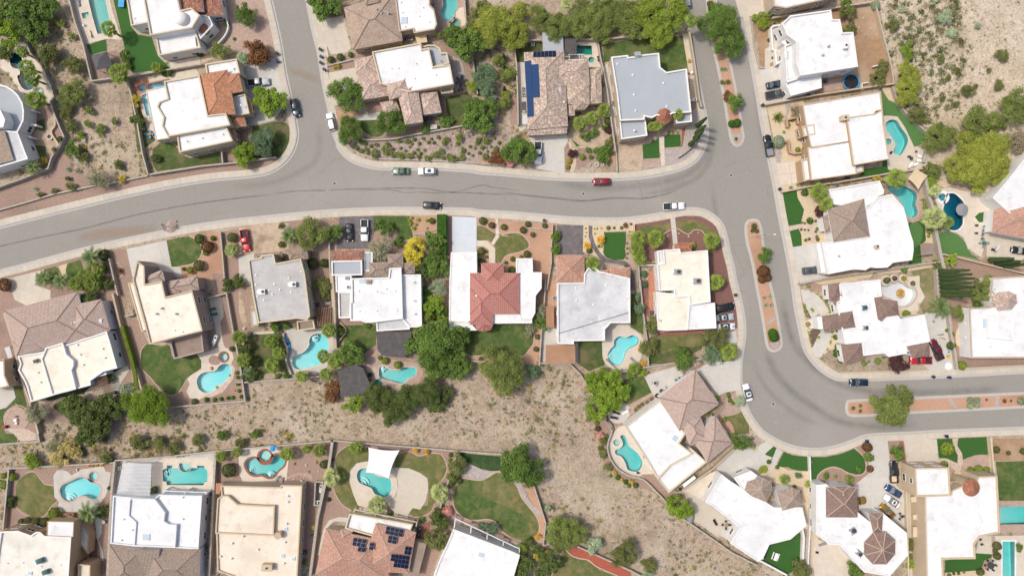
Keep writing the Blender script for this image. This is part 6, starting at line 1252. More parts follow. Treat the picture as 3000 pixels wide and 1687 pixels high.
rtu(1880,1275,4.55,'rooftop cooler near the top of the cream stepped roof',0,1.6,1.3,1.0);rtu(2065,1362,4.55,'rooftop cooler near the right of the cream stepped roof',0,1.7,1.4,1.0)
T('C2')
h=House('angled house with a mauve brown tile roof and bright white flat roofs','w_white',1950,1300)
h.hip('1700 1110 2050 845 2275 1170 1900 1420',4.8,'t_mauve',.34).hip('2030 1040 2215 1060 2270 1165 2030 1150',4.4,'t_mauve',.3).hip('1885 1260 2105 1300 2180 1500 2000 1560',4.6,'t_mauve',.34);T('D2')
h.hip('2060 170 2250 -60 2400 90 2395 200 2165 380',4.6,'t_mauve',.3)if False else h.hip('2035 160 2240 -70 2395 190 2165 382',4.5,'t_mauve',.34)
h.hip('2230 10 2330 60 2400 200 2260 260',4.0,'t_mauve',.3);T('C2')
h.flat('1390 1380 1715 1130 1755 1180 1960 1449 1900 1540 2030 1640 1820 1750 1700 1880 1610 1720',4.6,'white',par=.35,cop='w_cream');T('D2');h.flat('1655 480 2010 240 2160 375 1800 665',4.0,'white',par=.35,cop='w_cream').skylight(1862,150,4.6,1.4,1.4,-.6).vents('1745 75 1770 60 1795 42 1655 305 1675 335 1700 370 1720 395 1885 322 1855 350',4.6).finish(12)
T('D2');cn('1928 585 2040 500 2060 525 1945 615',2.4,'small white lean-to roof beside the angled white house','sail_white','lean_to',cat='shed')
# southern row of houses
T('D0')
h=House('two storey tan house in the lower left corner with white flat roofs and coolers','w_tan',350,1300)
h.flat('5 1028 170 1022 290 1065 340 1030 380 1035 420 1070 670 1082 640 1520 -60 1520 -20 1200',7.4,'ivory',cop='w_white').flat('445 930 697 935 690 1082 440 1070',7.0,'white',par=.1,pt=.15,z0=4.0).flat('735 1335 850 1345 845 1520 735 1520',5.0,'sandroof',cop='w_sand').flat('700 935 775 925 840 1060 830 1240 690 1085',3.0,'sandroof',wall='w_tan',par=.1)
h.skylight(275,1425,7.4,.9,.7).vents('205 1325 560 1345 60 1330 380 1360',7.4).finish(16)
rtu(375,1305,6.95,'upper dark rooftop cooler on the corner house',20,1.6,1.2,1.0,'teal');rtu(430,1410,6.95,'lower dark rooftop cooler on the corner house',20,1.5,1.1,1.0,'teal')
h=House('white house with stepped parapet roofs above a grey brown tile wing','w_bluewhite',1450,1000)
h.flat('1065 690 1225 705 1460 715 1500 680 1905 690 1870 1190 1790 1190 1640 1180 1255 1165 1040 1140',5.0,'white').flat('1220 715 1460 720 1555 850 1545 930 1590 960 1665 965 1650 1180 1258 1165 1275 945 1205 880',5.6,'white')
h.hip('1035 1150 1385 1155 1370 1560 1015 1560',4.4,'t_greybrown',.34).hip('1380 1170 1890 1185 1880 1560 1370 1560',4.2,'t_greybrown',.34).shed('1205 1560 1500 1560 1500 1200 1205 1200',3.9,5.4,'t_greybrown')
h.skylight(1372,1085,5.6,1.7,1.5).vents('1155 918 1390 862 1715 915 1235 1020 1480 1105 1135 1115 1715 710',5.2).beams('1500 690 1910 690 1960 660 1560 645',3.6,3,'w_bluewhite').finish(14)
pg('1160 380 1430 385 1418 695 1095 690',2.9,'white slatted lattice pergola left of the notched formal pool',30,'wmetal',.11,9)
h=House('large beige stucco house with many roof vents and stepped flat roofs','w_beige',2300,1100)
h.flat('2080 595 2640 610 2650 590 2850 595 2800 1530 2400 1530 2050 1400 2040 1050 2050 720 2090 690',4.6,'sandroof',cop='w_sand').flat('2050 720 2090 690 2150 690 2240 770 2500 785 2590 785 2580 1070 2030 1045',5.3,'sandroof',cop='w_sand')
h.vents('2165 900 2320 910 2500 920 2285 1080 2180 1145 2070 1270 2175 1290 2425 1205 2680 1135 2695 960 2708 755 2708 700 2670 1335',5.0);T('D1');h.skylight(437,1008,4.6,.8,.8).skylight(408,1262,4.6,.8,.8).skylight(510,1290,4.6,.8,.8).box('turret','335 1045 390 1035 400 1080 370 1105 335 1090',0,6.0,'w_beige').chimney(262,1370,4.8,2.6,1.6,.9,'w_sand').finish(14)
T('D1')
h=House('rose tiled house with dark solar panels and a white flat terrace roof','w_cream',1250,1200)
h.flat('1040 860 1100 865 1640 960 1600 1060 1290 1080 1000 1000',4.2,'white',par=.7,cop='w_cream')
h.hip('820 995 1290 1100 1450 1520 720 1430',4.2,'t_rose',.34,'ridge_light').hip('1290 950 1672 1035 1600 1420 1150 1400',4.3,'t_rose',.36,'ridge_light').hip('965 1005 1080 1020 1010 1130 900 1110',4.2,'t_rose',.34,'ridge_light')
h.beams('1080 860 1670 980 1680 940 1090 820',3.0,4,'w_cream').shed('1660 1120 1770 1140 1690 1449 1600 1449',2.6,2.9,'brownroof',ribs=0).finish(10)
solar('1080 1085 1210 1105 1185 1178 1068 1158',3,2,4.75,'solar panels on the left of the rose tiled roof',dz=.7);solar('1130 1170 1198 1182 1185 1224 1115 1214',2,1,5.5,'two solar panels below the left block on the rose tiled roof',dz=.45);solar('1236 1128 1280 1138 1268 1205 1222 1195',1,2,5.3,'narrow pair of solar panels in the middle of the rose tiled roof',dz=.5)
solar('1392 978 1557 1010 1540 1080 1380 1048',4,2,4.65,'solar panels on the upper right of the rose tiled roof',dz=.75);solar('1412 1064 1495 1080 1482 1147 1400 1130',2,2,5.45,'solar panels just under the upper right block',dz=.65);solar('1612 1255 1592 1378 1455 1360 1478 1240',3,4,4.6,'large solar block on the lower right of the rose tiled roof',dz=1.35);solar('1632 1172 1618 1250 1558 1240 1570 1166',2,2,4.6,'small solar block above the large one on the rose tiled roof',dz=.6);solar('1480 1245 1468 1308 1428 1300 1440 1238',2,1,5.95,'narrow solar strip left of the large block on the rose tiled roof',dz=.4)
h=House('white roofed house set at an angle with open white roof beams at the bottom','w_white',2250,1250)
h.flat('2025 1005 2576 1215 2650 1250 2560 1560 1800 1560 1880 1330 1985 1100',4.8,'white',par=.3).beams('2030 1005 2645 1250 2645 1190 2040 905',3.4,5,'w_bluewhite').skylight(2285,1250,4.8,1.4,1.1,-.35).finish(10)
T('D2')
h=House('angular white roofed house with two small grey brown turret roofs','w_white',2500,900)
h.flat('2145 750 2300 490 2390 560 2560 660 2640 700 2790 800 3060 800 3100 970 2950 1100 2750 1150 2690 1280 2640 1310 2385 1140 2470 990 2330 880 2215 790',4.6,'white',par=.3);T('D3')
h.pyr('-40 560 50 530 115 520 190 555 205 640 150 755 0 690 -60 640',5.0,1.3,'t_greybrown','ridge_light').pyr('245 650 385 612 460 640 492 780 295 830',5.0,1.3,'t_greybrown','ridge_light').flat('-160 520 0 455 60 500 -60 660',4.4,'white',par=.3).finish(12)
h=House('white house with a large octagonal brown tile roof and a hipped front block','w_white',1000,950)
h.flat('615 590 710 580 1000 840 1150 960 1240 850 1470 1040 1480 1250 1310 1449 1070 1410 830 1150 740 1150 620 1060',5.0,'white',par=.3).hip('706 615 1000 610 1004 895 708 893',6.0,'t_brown',.36,'ridge_light').pyr('1066 1130 1155 1035 1270 1030 1362 1112 1360 1240 1280 1335 1150 1335 1068 1250',6.0,1.8,'t_brown','ridge_light',apex=(1244,1205)).hip('1108 852 1248 850 1235 1030 1152 1030',5.2,'t_brown',.36,'ridge_light',gable=0).hip('780 602 930 600 900 720 840 720',6.2,'t_brown',.36,'ridge_light')
h.finish(12);rtu(970,1030,4.7,'grey roof unit left of the octagonal brown roof',30,1.6,1.6,.3);rtu(1030,1240,4.7,'grey roof unit below left of the octagonal brown roof',-40,1.8,1.3,.3)
h=House('big cream white house with a cone of orange tiles over its round entry','w_sand',1900,950)
h.flat('1545 430 1870 425 1885 690 1560 700',6.8,'white',par=.35).flat('1640 690 1885 680 1900 640 1990 600 2110 600 2150 510 2325 505 2350 1040 2160 1080 2110 1150 2120 1285 1810 1290 1825 1560 1660 1560',6.6,'white',par=.35)
h.pyr(circle(2078,615,82,22,6.6),6.6,1.6,'t_terra',None,ribs=.45,apex=(2105,622)).beams('1890 590 1990 610 1990 555 1890 560',3.6,2).finish(20)
h.box('awning','1530 985 1595 985 1598 1080 1530 1080',2.6,2.75,'w_cream').box('awning','1530 870 1565 865 1565 915 1530 915',2.6,2.75,'w_cream').box('awning','1510 700 1560 695 1562 750 1515 752',2.6,2.75,'w_cream')
# GARDEN WALLS
T('A0');wall('225 250 240 400 280 500 390 620 460 780 490 870 505 920 475 960 490 1030 560 1200 600 1290 560 1380 500 1449','grey retaining wall winding below the house with the curved terrace')
wall('635 -60 700 200 780 420 860 765 1080 735 1180 730','pale wall round the lap pool yard down to the desert strip');wall('1185 740 1230 880 1290 1150 1340 1449 1395 1648','pale wall between the desert strip and the blue pool yard');wall('1180 733 1300 705 1900 605','low wall between the bright lawn and the orange tiled house',1.5)
wall('510 1095 515 1180 480 1250 540 1350 560 1400 510 1470','curving cream garden bench wall round the fire pit',.7,.35,'w_sand',sm=4);wall('2130 170 2150 260 2110 350 2020 440 1930 490','curved low court wall beside the domed house',1.2,.25,'w_white',sm=4)
T('B0');wall('600 10 540 110 480 200 450 300 400 320 200 400 0 470 -250 560','pale wall bending round the corner of the red gravel slope');wall('-200 745 0 690 250 620 500 545 860 470 1050 440 1390 370','low pale kerb wall along the foot of the red gravel slope',.7);wall('1395 360 1900 280 2240 245 2450 215 2600 195','pale street wall below the cream house lawn',1.4);wall('2088 140 2100 255','short gate wall beside the cream house lawn',1.6)
wall('2075 900 2095 1100 2115 1345','pale wall between the orange gravel yard and the red truck driveway',1.3);wall('1025 1150 1050 1250 1095 1449 1110 1500','pale wall beside the palm cluster and the red gravel',1.5)
T('A1');wall('2125 -40 2145 250 2200 500 2225 720 2250 890','wall behind the kidney pool and the striped tile house');wall('1140 1290 1200 1320 1450 1310 1600 1280 2150 1180','curved pale wall at the top of the planted rocky slope',1.0,sm=3);wall('830 622 1090 560','low stone border between the two driveways',.5)
T('B1');wall('1000 30 1040 90 1120 150 1200 185 1300 210 1600 218 2000 238 2400 262 2560 280','low stone kerb wall at the foot of the planted rocky slope',.5,sm=3);wall('850 1000 855 1200 870 1400','pale wall between the grey roofed and the white roofed lots',1.6);wall('1640 920 1760 915 1870 870','low stone border in the orange gravel bed',.3)
T('A2');wall('345 450 365 620 375 900 380 1180','grey side wall left of the solar panelled house');wall('350 385 600 378','wall below the yellow green trees',1.6);wall('820 372 1130 372 1160 560 1180 640 1220 850 1260 1150 1300 1430','wall between the tan tiled house and the blue grey roofed house');wall('1180 372 1500 338 1960 285 1995 295 2040 560 2090 930 2112 1010','tan wall along the street side of the blue grey roofed lot',1.7,.3,'tanwall')
T('B2');wall('1890 195 1980 130 2060 50 2095 -20','curved pale wall beside the leaning cypresses',1.0,sm=3);wall('1300 50 1315 335','low pale wall beside the stained driveway',.8);wall('705 830 695 1000 690 1200 650 1449','pale wall between the orange gravel and the dark driveway',1.3);wall('440 858 700 880','low stone border in the orange gravel front yard',.4);wall('1415 890 1415 915 1475 915 1475 830','small cream wall corner at the turf rectangle',1.0,.3,'w_sand');wall('1530 1218 1690 1210','white gate wall beside the cream roofed house',1.6,.2,'whitewall');wall('1515 1200 1530 1449','pale wall above the terracotta walk',1.5)
T('A3');wall('200 170 500 120 1140 20','tan wall behind the bright white house',1.7,.3,'tanwall');wall('1180 50 1230 250 1290 480 1330 640 1350 790','tan wall between the dirt yard and the open desert',1.6,.3,'tanwall');wall('140 985 600 900 1200 810 1350 790','tan wall between the white house and the adobe house',1.7,.3,'tanwall');wall('1340 815 1400 980 1500 1100 1660 1250','curved wall between the putting lawn and the desert',1.4,sm=3);wall('10 210 30 430 80 640 130 640','low pale wall along the white house front yard',.6);wall('1150 630 1210 615','short white frame wall in the dirt yard corner',1.2,.2,'whitewall');wall('1055 850 1048 790 1110 778','white corner wall beside the trampoline yard tree',1.2,.2,'whitewall')
T('B3');wall('290 525 560 470 760 440','tan wall above the left turf strip',1.2,.3,'tanwall');wall('770 440 1000 400 1300 350 1640 300','tan wall between the adobe house and the sand sail',1.7,.3,'tanwall');wall('1660 150 1630 245','short stone wall beside the lounger terrace',1.2,.6);wall('1650 380 1680 560 1710 640 1740 850 1790 1100 1830 1260','thick grey wall between the two pools',1.8,.75);wall('460 1390 700 1340 1130 1280 1820 1175','grey wall below the white house with the grey brown roof',1.5);wall('1790 1105 1960 1140 2200 1200 2620 1300','wall below the big putting green',1.5,.3,'tanwall');wall('2210 600 2620 120','tan wall along the open desert at the right edge',1.6,.3,'tanwall');wall('1755 1250 1770 1540','wall beside the row of tall cypresses',1.5)
T('C3');wall('1870 310 1890 500 1930 700 1950 845','stone wall beside the concrete parking yard',1.4,.45);wall('850 872 1480 858 1680 845','low tan wall along the pavement below the corner house',.5,.3,'tanwall');wall('2020 832 2300 818 2650 800','tan wall along the road below the right hand white house',1.4,.3,'tanwall')
T('C1');wall('870 -60 890 200 905 640','thick brown wall between the cyan pool and the white roofed house',1.8,.8,'tanwall');wall('415 500 430 580 460 660 445 760 490 890','curved retaining wall beside the cyan pool deck',1.0,.4,sm=4);wall('-30 965 70 965 480 935 760 910','low wall between the palm yard and the desert below',1.2);wall('2190 765 2330 770','short wall piece behind the large lawn',1.4);wall('920 600 1010 480 950 400','curving brown garden wall at the shaded lawn',.6,.25,'tanwall',sm=4)
T('C0');wall('2135 130 2200 500 2230 640 2270 850 2310 1140 1610 1200','pale wall round the cyan freeform pool yard',1.5);wall('1060 130 1130 430 1250 760 1330 1030','brown wall beside the green vine',1.7,.45,'tanwall');wall('35 310 130 620 200 930 280 1160 360 1449','brown wall along the left of the cream roofed house',1.7,.4,'tanwall');wall('1950 170 2140 125','short gate wall right of the two storey cream roofed house',1.6);wall('1175 345 1260 325','short gate wall left of the two storey cream roofed house',1.6)
T('C2');wall('640 0 620 300 600 480 580 810','pale wall between the big lawn and the tan carport',1.4);wall('590 785 740 795 870 795 960 880 1060 1040 1100 1120','pale wall along the desert below the tan carport',1.3);wall('1200 1290 1270 1410','pale wall beside the small paved seating area',1.3);wall('1530 0 1560 300 1600 600 1610 810','pale wall between the figure eight pool and the dark red walk',1.4);wall('1340 870 1600 820 1880 780 2120 745','pale wall below the corner lawn',1.3);wall('1900 810 1945 900','short wall at the basketball patio',1.3)
T('D0');wall('-40 210 370 180 330 0','wall below the round terrace in the left corner',1.2);wall('80 435 1070 380','pale wall above the round dry lawn',1.4);wall('80 440 60 650 25 1010','pale wall at the left of the round dry lawn',1.4);wall('1080 360 1500 330 2050 270 2400 240 3120 175','long pale wall above the two pools of the southern row',1.4);wall('1080 370 1050 650 1010 1449','grey wall between the bean pool and the white pergola',1.7,.5);wall('2030 285 2010 700 1970 1449','grey wall right of the notched formal pool',1.7,.45)
T('D1');wall('890 172 2060 270 2480 300','long pale wall behind the white shade sail',1.4);wall('880 185 845 430 740 900 690 1290 670 1449','thick grey wall left of the dry lawn with the sail',1.6,.6);wall('2060 275 1970 570 1890 830','pale wall right of the dry lawn with the sail',1.4);wall('720 560 790 560 770 780 710 780 720 560','small walled store beside the thick grey wall',1.5,.25)
T('D2');wall('0 290 215 300','wall above the dark ground cover',1.3);wall('525 590 640 950 615 1160','pale wall right of the big light green lawn',1.4);wall('940 1170 1450 1400 1580 1470','pale wall above the bright red mulch',1.4);wall('1210 -30 1270 60 1225 200 1240 320 1310 430 1420 500 1560 540 1680 650 1780 760 1760 800','curved pale retaining wall round the terrace pool',1.3,sm=3);wall('1940 910 2200 1090 2400 1230 2640 1350','long pale wall along the desert in the lower right',1.4);wall('1930 640 2230 430 2420 250','wall between the two angled white roofed houses',1.6,.3,'tanwall')
T('D3');wall('556 320 566 600 560 980 540 1340','white wall between the turf front yards',1.3,.3,'whitewall');wall('485 1000 500 1080 490 1340','white wall beside the small turf yard',1.5,.5,'whitewall');wall('60 1290 340 1440','white wall below the small turf yard',1.4,.4,'whitewall');wall('2265 150 2300 490','cream wall right of the paved entry garden',1.2,.35,'w_cream');wall('1478 380 1470 700 1490 1449','cream wall along the parked cars',1.4,.25,'w_cream')
# TREES AND PALMS
def trees(style,col,st,label,group=None,**k):
 v=[float(a)for a in st.split()];n=len(v)//3
 for i in range(n):plant(style,col,v[3*i],v[3*i+1],v[3*i+2],label,group=group or(label if n>1 else None),**k)
def pms(kind,st,label,h=4.0,col=None,group=None):
 v=[float(a)for a in st.split()];n=len(v)//3
 for i in range(n):palm(kind,v[3*i],v[3*i+1],v[3*i+2],label,h,col,group or(label if n>1 else None))
T('A0')
trees('round','green','70 70 150 260 140 160 420 90 130 320 290 135 200 20 110','leafy green tree in the thicket at the top left corner');tree('round','bright',90,330,140,'lighter green tree at the lower edge of the top left thicket');tree('round','dark',40,500,65,'dark tree between the thicket and the deep teal pool')
pms('fan','205 490 60 250 630 80 300 740 85','fan palm leaning over the deep teal pool',5);palm('fan',330,940,100,'large fan palm below the round raised hot tub',5);palm('fan',1020,270,82,'fan palm at the end of the long lap pool',5.5);palm('fan',1115,690,105,'wide fan palm between the gazebo and the orange tiled house',5);palm('fan',1475,640,62,'small fan palm at the foot of the bright lawn',2.5)
trees('loose','olive','450 520 110 690 610 95 620 1010 60 600 1085 45 660 1180 60','straggly olive shrub on the desert strip by the gazebo',name='shrub',cat='shrub');tree('airy','mesq',690,880,130,'spreading mesquite in the middle of the desert strip');sb('loose','mesq','830 1040 42 825 1170 36 940 1220 52 1070 1140 34 570 210 42 680 335 36','small green desert bush on the bare strip');sb('loose','bright','755 1270 36','bright green bush standing alone on the desert strip');tree('round','green',680,1425,82,'dense green bush at the foot of the desert strip')
sb('loose','gold','1270 945 52','golden shrub at the corner of the blue pool yard');sb('round','dark','1290 1130 60 1330 1195 42','dark green shrub behind the wall of the blue pool yard');sb('ball','green','1600 690 36 1555 700 28','small shrub against the wall above the orange tiled house');sb('loose','green','1180 560 40 1150 510 36 1200 620 36','green shrub in the strip beside the gazebo')
tree('airy','green',2310,150,115,'light green tree on the small turf square beside the domed house');tree('loose','rust',2430,510,120,'reddish purple tree above the silver pickup driveway');tree('airy','sage',2290,545,62,'pale grey green tree beside the reddish purple one');tree('airy','mesq',2080,480,95,'thin airy tree over the curved court of the domed house');sb('ball','green','2140 230 26 2130 180 20 1890 505 36 2210 370 16','small shrub in the court bed of the domed house')
T('A1');tree('round','bright',285,950,150,'round bright green tree beside the silver pickup');tree('airy','bluegreen',230,1340,135,'dark grey green tree on the corner lawn');tree('round','green',800,30,160,'large green tree at the top of the side street');sb('ball','hedge','825 130 26 880 100 42 915 125 28','clipped shrub below the large tree atop the side street')
sb('ball','green','868 568 34 1055 520 25 958 543 34','clipped round shrub in the gravel bed between the driveways');sb('ball','gold','900 640 18 942 628 23','small flowering shrub below the stone border')
trees('airy','green','1030 900 170 1040 1235 130','feathery green street tree beside the parked white suv');tree('airy','green',1445,1160,145,'feathery tree over the striped tile roof front');tree('round','green',2130,400,175,'broad green tree behind the striped tile house');tree('round','green',1985,320,95,'smaller green tree beside the white wing of the tan tiled house');tree('round','green',2240,1100,160,'broad dark tree above the right end of the rocky slope');sb('round','green','1935 1140 58 1995 1140 38','round shrub on the small yard right of the striped tile house');tree('airy','lime',2210,810,68,'small lime green tree behind the patio table');sb('round','green','1765 1205 48','green shrub in front of the striped tile house beside the condensers')
T('A2');trees('airy','palo','140 250 200 330 330 150','yellow green palo verde left of the solar panelled house');tree('airy','palo',400,110,110,'smaller yellow green palo verde near the top edge');trees('airy','olive','40 90 100 -60 260 100','olive tree in front of the yellow green palo verdes')
trees('airy','mesq','600 180 130 780 260 145 950 240 150 1120 210 155 1280 180 150 1430 160 150 1010 80 115 1210 50 130 1450 290 115 1170 335 90','grey green mesquite in the long grove behind the tan tiled house');trees('airy','lime','1600 110 175 1780 130 180 1900 110 115 1700 330 135','yellowish tree at the right end of the long grove');palm('fan',850,35,75,'pale fan palm beside the small pool at the top edge',4,'palmpale')
tree('airy','green',2270,210,190,'tall airy tree on the top median');tree('airy','green',2370,420,150,'second airy tree on the top median');palm('fan',2018,195,68,'tall fan palm with a bare leaning trunk above the street wall',8);tree('round','green',2430,960,92,'small tree in the middle of the top median');sb('loose','rust','2370 910 52','reddish bush beside the small median tree');sb('ball','hedge','2392 1172 36 2440 1166 40','clipped round bush near the tip of the top median');agv('2305 655 34 2335 650 34','pale blue agave on the top median');sb('ball','green','2190 45 32 2200 88 34 2225 135 40','dark clipped bush under the top median tree');sb('loose','olive','2310 768 22 2365 765 22 2435 1310 16','low shrub in the median gravel')
trees('airy','bluegreen','60 690 110 90 840 110','blue green desert tree left of the solar panelled house');tree('round','green',50,1060,140,'dense green tree at the left of the solar panelled house');trees('loose','mesq','280 690 70 255 960 62 380 1350 60 200 560 60','loose desert bush beside the grey side wall',name='shrub',cat='shrub');sb('loose','lime','270 890 46','yellow green bush beside the grey side wall')
for x_,y_ in((244,560),(246,660),(250,860)):cyp(x_,y_,4.0,.5,'thin young conifer left of the grey side wall','young conifers')
pms('fan','960 1160 78 1080 1110 72 1188 1040 75','fan palm in the front garden of the solar panelled house',3);sb('ball','purple','1235 1230 40','dark purple shrub at the front garden wall');sb('ball','green','1225 1150 40','round green shrub above the dark purple one');sb('loose','green','1100 1250 42 1010 1290 42 1060 1270 30 1190 1200 26','leafy shrub in the terraced front garden');sb('loose','pink','985 1275 22 1000 1300 18','pink flowering shrub in the terraced front garden')
palm('fan',1892,1080,58,'slim fan palm right of the terracotta cone roof',6);pms('fan','1640 1195 52 1705 1180 60','fan palm in front of the terracotta cone roof',5)
for x_,y_ in((2062,1196),(2052,1266),(2036,1312),(1994,1372)):cyp(x_,y_,9.5,.62,'cypress in the leaning row on the street corner','corner cypresses')
tiny('ball','lime','1800 1250 14 1840 1250 12 1885 1250 13');tiny('ball','gold','1995 578 18')
T('A3');trees('round','olive','905 120 88 940 275 62','olive tree behind the bright white house');trees('round','olive','1250 620 58 1190 735 98','olive tree in the corner of the dirt yard');sb('ball','sage','1170 60 44','round silvery bush at the wall corner by the desert');sb('round','green','915 18 46 880 30 30','green bush at the top wall');pms('fan','40 165 38 105 150 48 175 130 32','small fan palm at the top corner of the white house yard',2);tree('airy','lime',120,215,62,'small lime tree in the white house front yard');tiny('ball','green','172 380 20 208 548 14 262 195 18 222 215 16')
sb('loose','olive','1345 240 58','dark olive bush on the desert beside the dirt yard');tree('round','bright',1475,490,78,'bright green tree on the desert beside the yellow trees');trees('airy','palo','1470 670 95 1480 830 135 1470 930 95','yellow palo verde in the row behind the trampoline yard');tree('loose','olive',1580,1090,85,'olive bush below the yellow palo verde row');sb('loose','olive','2380 520 56 2350 800 46 2050 850 56 1940 980 36 1950 655 30 1870 730 30 2130 810 26 2020 565 24 2260 660 26 1800 560 40 1820 930 28','dark desert shrub scattered over the open hillside');sb('loose','sage','1290 370 24 1740 20 30 1840 160 62 2150 235 34 1900 310 44 1440 90 30','silvery desert shrub on the open hillside')
tree('airy','mesq',1760,1300,150,'green mesquite beside the lounger terrace');trees('airy','mesq','2150 1150 155 2480 1010 155 2330 1160 90','green mesquite on the hillside above the big yellow grove')
agv('255 1110 75','large green agave in the front bed of the adobe house','mesq');tree('sparse','dead',425,1050,62,'leafless twiggy ocotillo in the adobe front bed');sb('ball','sage','255 1345 58','round silvery bush beside the parked black pickup');sb('ball','lime','440 1412 24 495 1405 14 395 1135 16 355 1180 18 312 1248 14 328 1352 12','small bush in the adobe entry court')
T('B3');trees('airy','palo','2150 260 215 2040 110 160 2280 130 175 1950 310 150 2300 330 120 2130 430 115','yellow green palo verde in the grove above the deep pool');trees('airy','mesq','1700 320 90','mesquite behind the sand shade sail');tree('airy','lime',1705,410,62,'lime green tree right of the sand shade sail');tree('sparse','dead',2500,40,130,'bare grey tree on the desert at the right edge')
agv('380 482 30 445 455 30 480 460 28','silvery agave at the adobe driveway');palm('fan',650,515,95,'upper fan palm in the tan bed of the white house',5);palm('fan',712,640,78,'lower fan palm in the tan bed of the white house',5);palm('fan',1380,390,105,'tall fan palm above the turquoise kidney pool',7);palm('fan',1740,770,120,'large pale fan palm between the two pools',5,'palmpale');palm('fan',1862,810,66,'smaller fan palm beside the deep blue pool',4);palm('fan',1740,510,62,'pale fan palm at the white rimmed spa',4,'palmpale')
sb('ball','green','507 530 33','round clipped bush in the tan bed');sb('ball','rust','580 515 30','reddish clipped bush in the tan bed');sb('round','purple','665 715 52','dark purple bush below the two fan palms');sb('ball','hedge','553 795 32','dark round bush by the flagstone walk');tiny('ball','olive','480 813 12 508 817 12 612 797 14 475 877 12 510 880 10 545 882 10 627 872 17 613 898 12 622 945 14 517 977 14 550 968 15 630 972 18');sb('loose','gold','1205 400 36','golden bush by the wall left of the tall palm');sb('ball','lime','1620 598 14 1638 598 12 1638 630 16 1635 530 12 1640 670 22 1680 895 26 1678 938 16 1605 790 14','small bush along the thick grey wall');sb('round','olive','1765 1210 46','olive bush at the foot of the thick grey wall');sb('round','lime','1885 1165 72','big lime green bush below the putting green');sb('round','green','1465 1255 32','green bush above the drained pool')
for i_,(x_,y_)in enumerate(((1762,1272),(1764,1308),(1768,1345),(1772,1384),(1776,1422),(1780,1460),(1784,1496))):cyp(x_,y_,12.8+(i_*37%5)*.4,.60,'tall cypress in the tight row right of the drained pool','tall cypress row')
for x_,y_ in((2235,1166),(2295,1192),(2350,1218)):cyp(x_,y_,9.5,.7,'cypress along the wall below the basketball court','court cypresses')
sb('ball','olive','28 845 26 12 888 18 50 890 22','clipped bush at the top tip of the middle median');tree('round','green',125,1120,76,'small tree on the middle median');sb('ball','rust','115 1270 58 100 1345 40 148 1328 42','reddish round bush on the middle median')
T('C3');tree('round','mesq',2170,90,135,'dense tree at the tips of the tall cypress row');agv('128 170 26 185 157 26 145 237 30 195 237 30','silvery agave on the middle median');sb('ball','hedge','200 500 48 210 540 48','clipped bush at the lower tip of the middle median');tiny('ball','lime','570 105 9 630 135 9 657 158 10 670 173 9 697 203 10 710 222 10 722 243 10 740 268 10 748 290 12 748 305 10 770 495 9 768 535 9 755 580 9 752 597 9 725 655 10 668 740 13 545 58 16');sb('ball','hedge','715 85 22 725 190 20 815 625 26 800 670 26 798 705 24 840 755 26','dark clipped bush against the corner house walls');sb('ball','lime','1065 785 28 1190 765 32 1115 770 14 860 778 16 1250 728 16 1300 770 18','clipped bush in the grey bed below the corner house');sb('ball','gold','537 415 22','yellow bush between the plum beds');tiny('ball','lime','505 240 14 512 290 14 530 322 14 575 275 12 585 290 13 555 500 14 562 560 14 578 612 14 642 490 14 638 540 14');sb('ball','green','800 540 24','round bush beside the bay window of the corner house')
tree('loose','purple',1385,790,98,'dark purple tree in front of the corner house');palm('date',1800,260,115,'feathery date palm at the top of the parking yard',3);tree('airy','mesq',1950,315,72,'green tree right of the feathery date palm');sb('ball','green','1880 620 42','round bush by the stone wall of the parking yard');sb('ball','lime','1985 805 44','lime green round bush at the wall end by the road');sb('ball','lime','1460 320 38','bush in the ring bed beside the drained pool');sb('round','green','2150 225 48','green bush beside the octagonal turret house');sb('loose','green','1845 475 18 1912 510 24','small plant along the stone wall')
tree('round','mesq',1310,1190,205,'large round tree on the right hand median');tiny('loose','olive','962 1208 20 1030 1185 18 1030 1235 18');sb('ball','sage','2065 1132 30 2065 1185 30 2130 1130 28 2130 1180 28','silvery bush in the group of four on the right hand median');sb('ball','sage','2545 1140 36','silvery bush at the right edge of the median');tiny('loose','rust','2390 1140 20 2455 1140 12 2225 1130 12')
T('B0');agv('645 310 42 335 495 40','pale blue agave on the red gravel slope');sb('loose','olive','365 545 30 505 510 32 665 470 40','olive bush on the red gravel slope');sb('loose','dark','630 398 26','dark bush on the red gravel slope');tree('sparse','grey',930,410,112,'bare grey bush at the low wall by the street');sb('loose','gold','1145 395 36','golden bush behind the low street wall');sb('loose','olive','1110 270 48','grey olive bush in the desert strip corner');sb('loose','olive','790 190 42','pale olive bush beside the dense green bush');palm('date',310,290,85,'date palm at the corner of the white terrace house',3);sb('loose','gold','400 225 40','golden shrub beside the date palm');sb('ball','green','570 22 24 515 125 22','clipped bush along the winding grey wall');sb('round','dark','1460 200 42','dark shrub inside the cream house yard wall');tree('round','bright',2320,165,122,'vivid yellow green tree at the street wall')
sb('ball','rust','50 1395 62','big reddish hedge bush at the left edge');palm('date',400,1340,92,'left date palm in front of the mauve roofed house',3);palm('date',575,1365,95,'second date palm in front of the mauve roofed house',3);palm('date',860,1140,110,'date palm at the pavement above the palm cluster',3.5);pms('fan','725 1385 92 890 1265 92 870 1375 92 800 1320 80','fan palm in the cluster beside the grey driveway',3);sb('ball','dark','985 1120 58','dark round bush beside the pavement palms');sb('round','dark','1010 1390 62 970 1240 40','dark bush at the right of the palm cluster');sb('loose','rust','1115 1265 28','small reddish shrub in the round gravel bed')
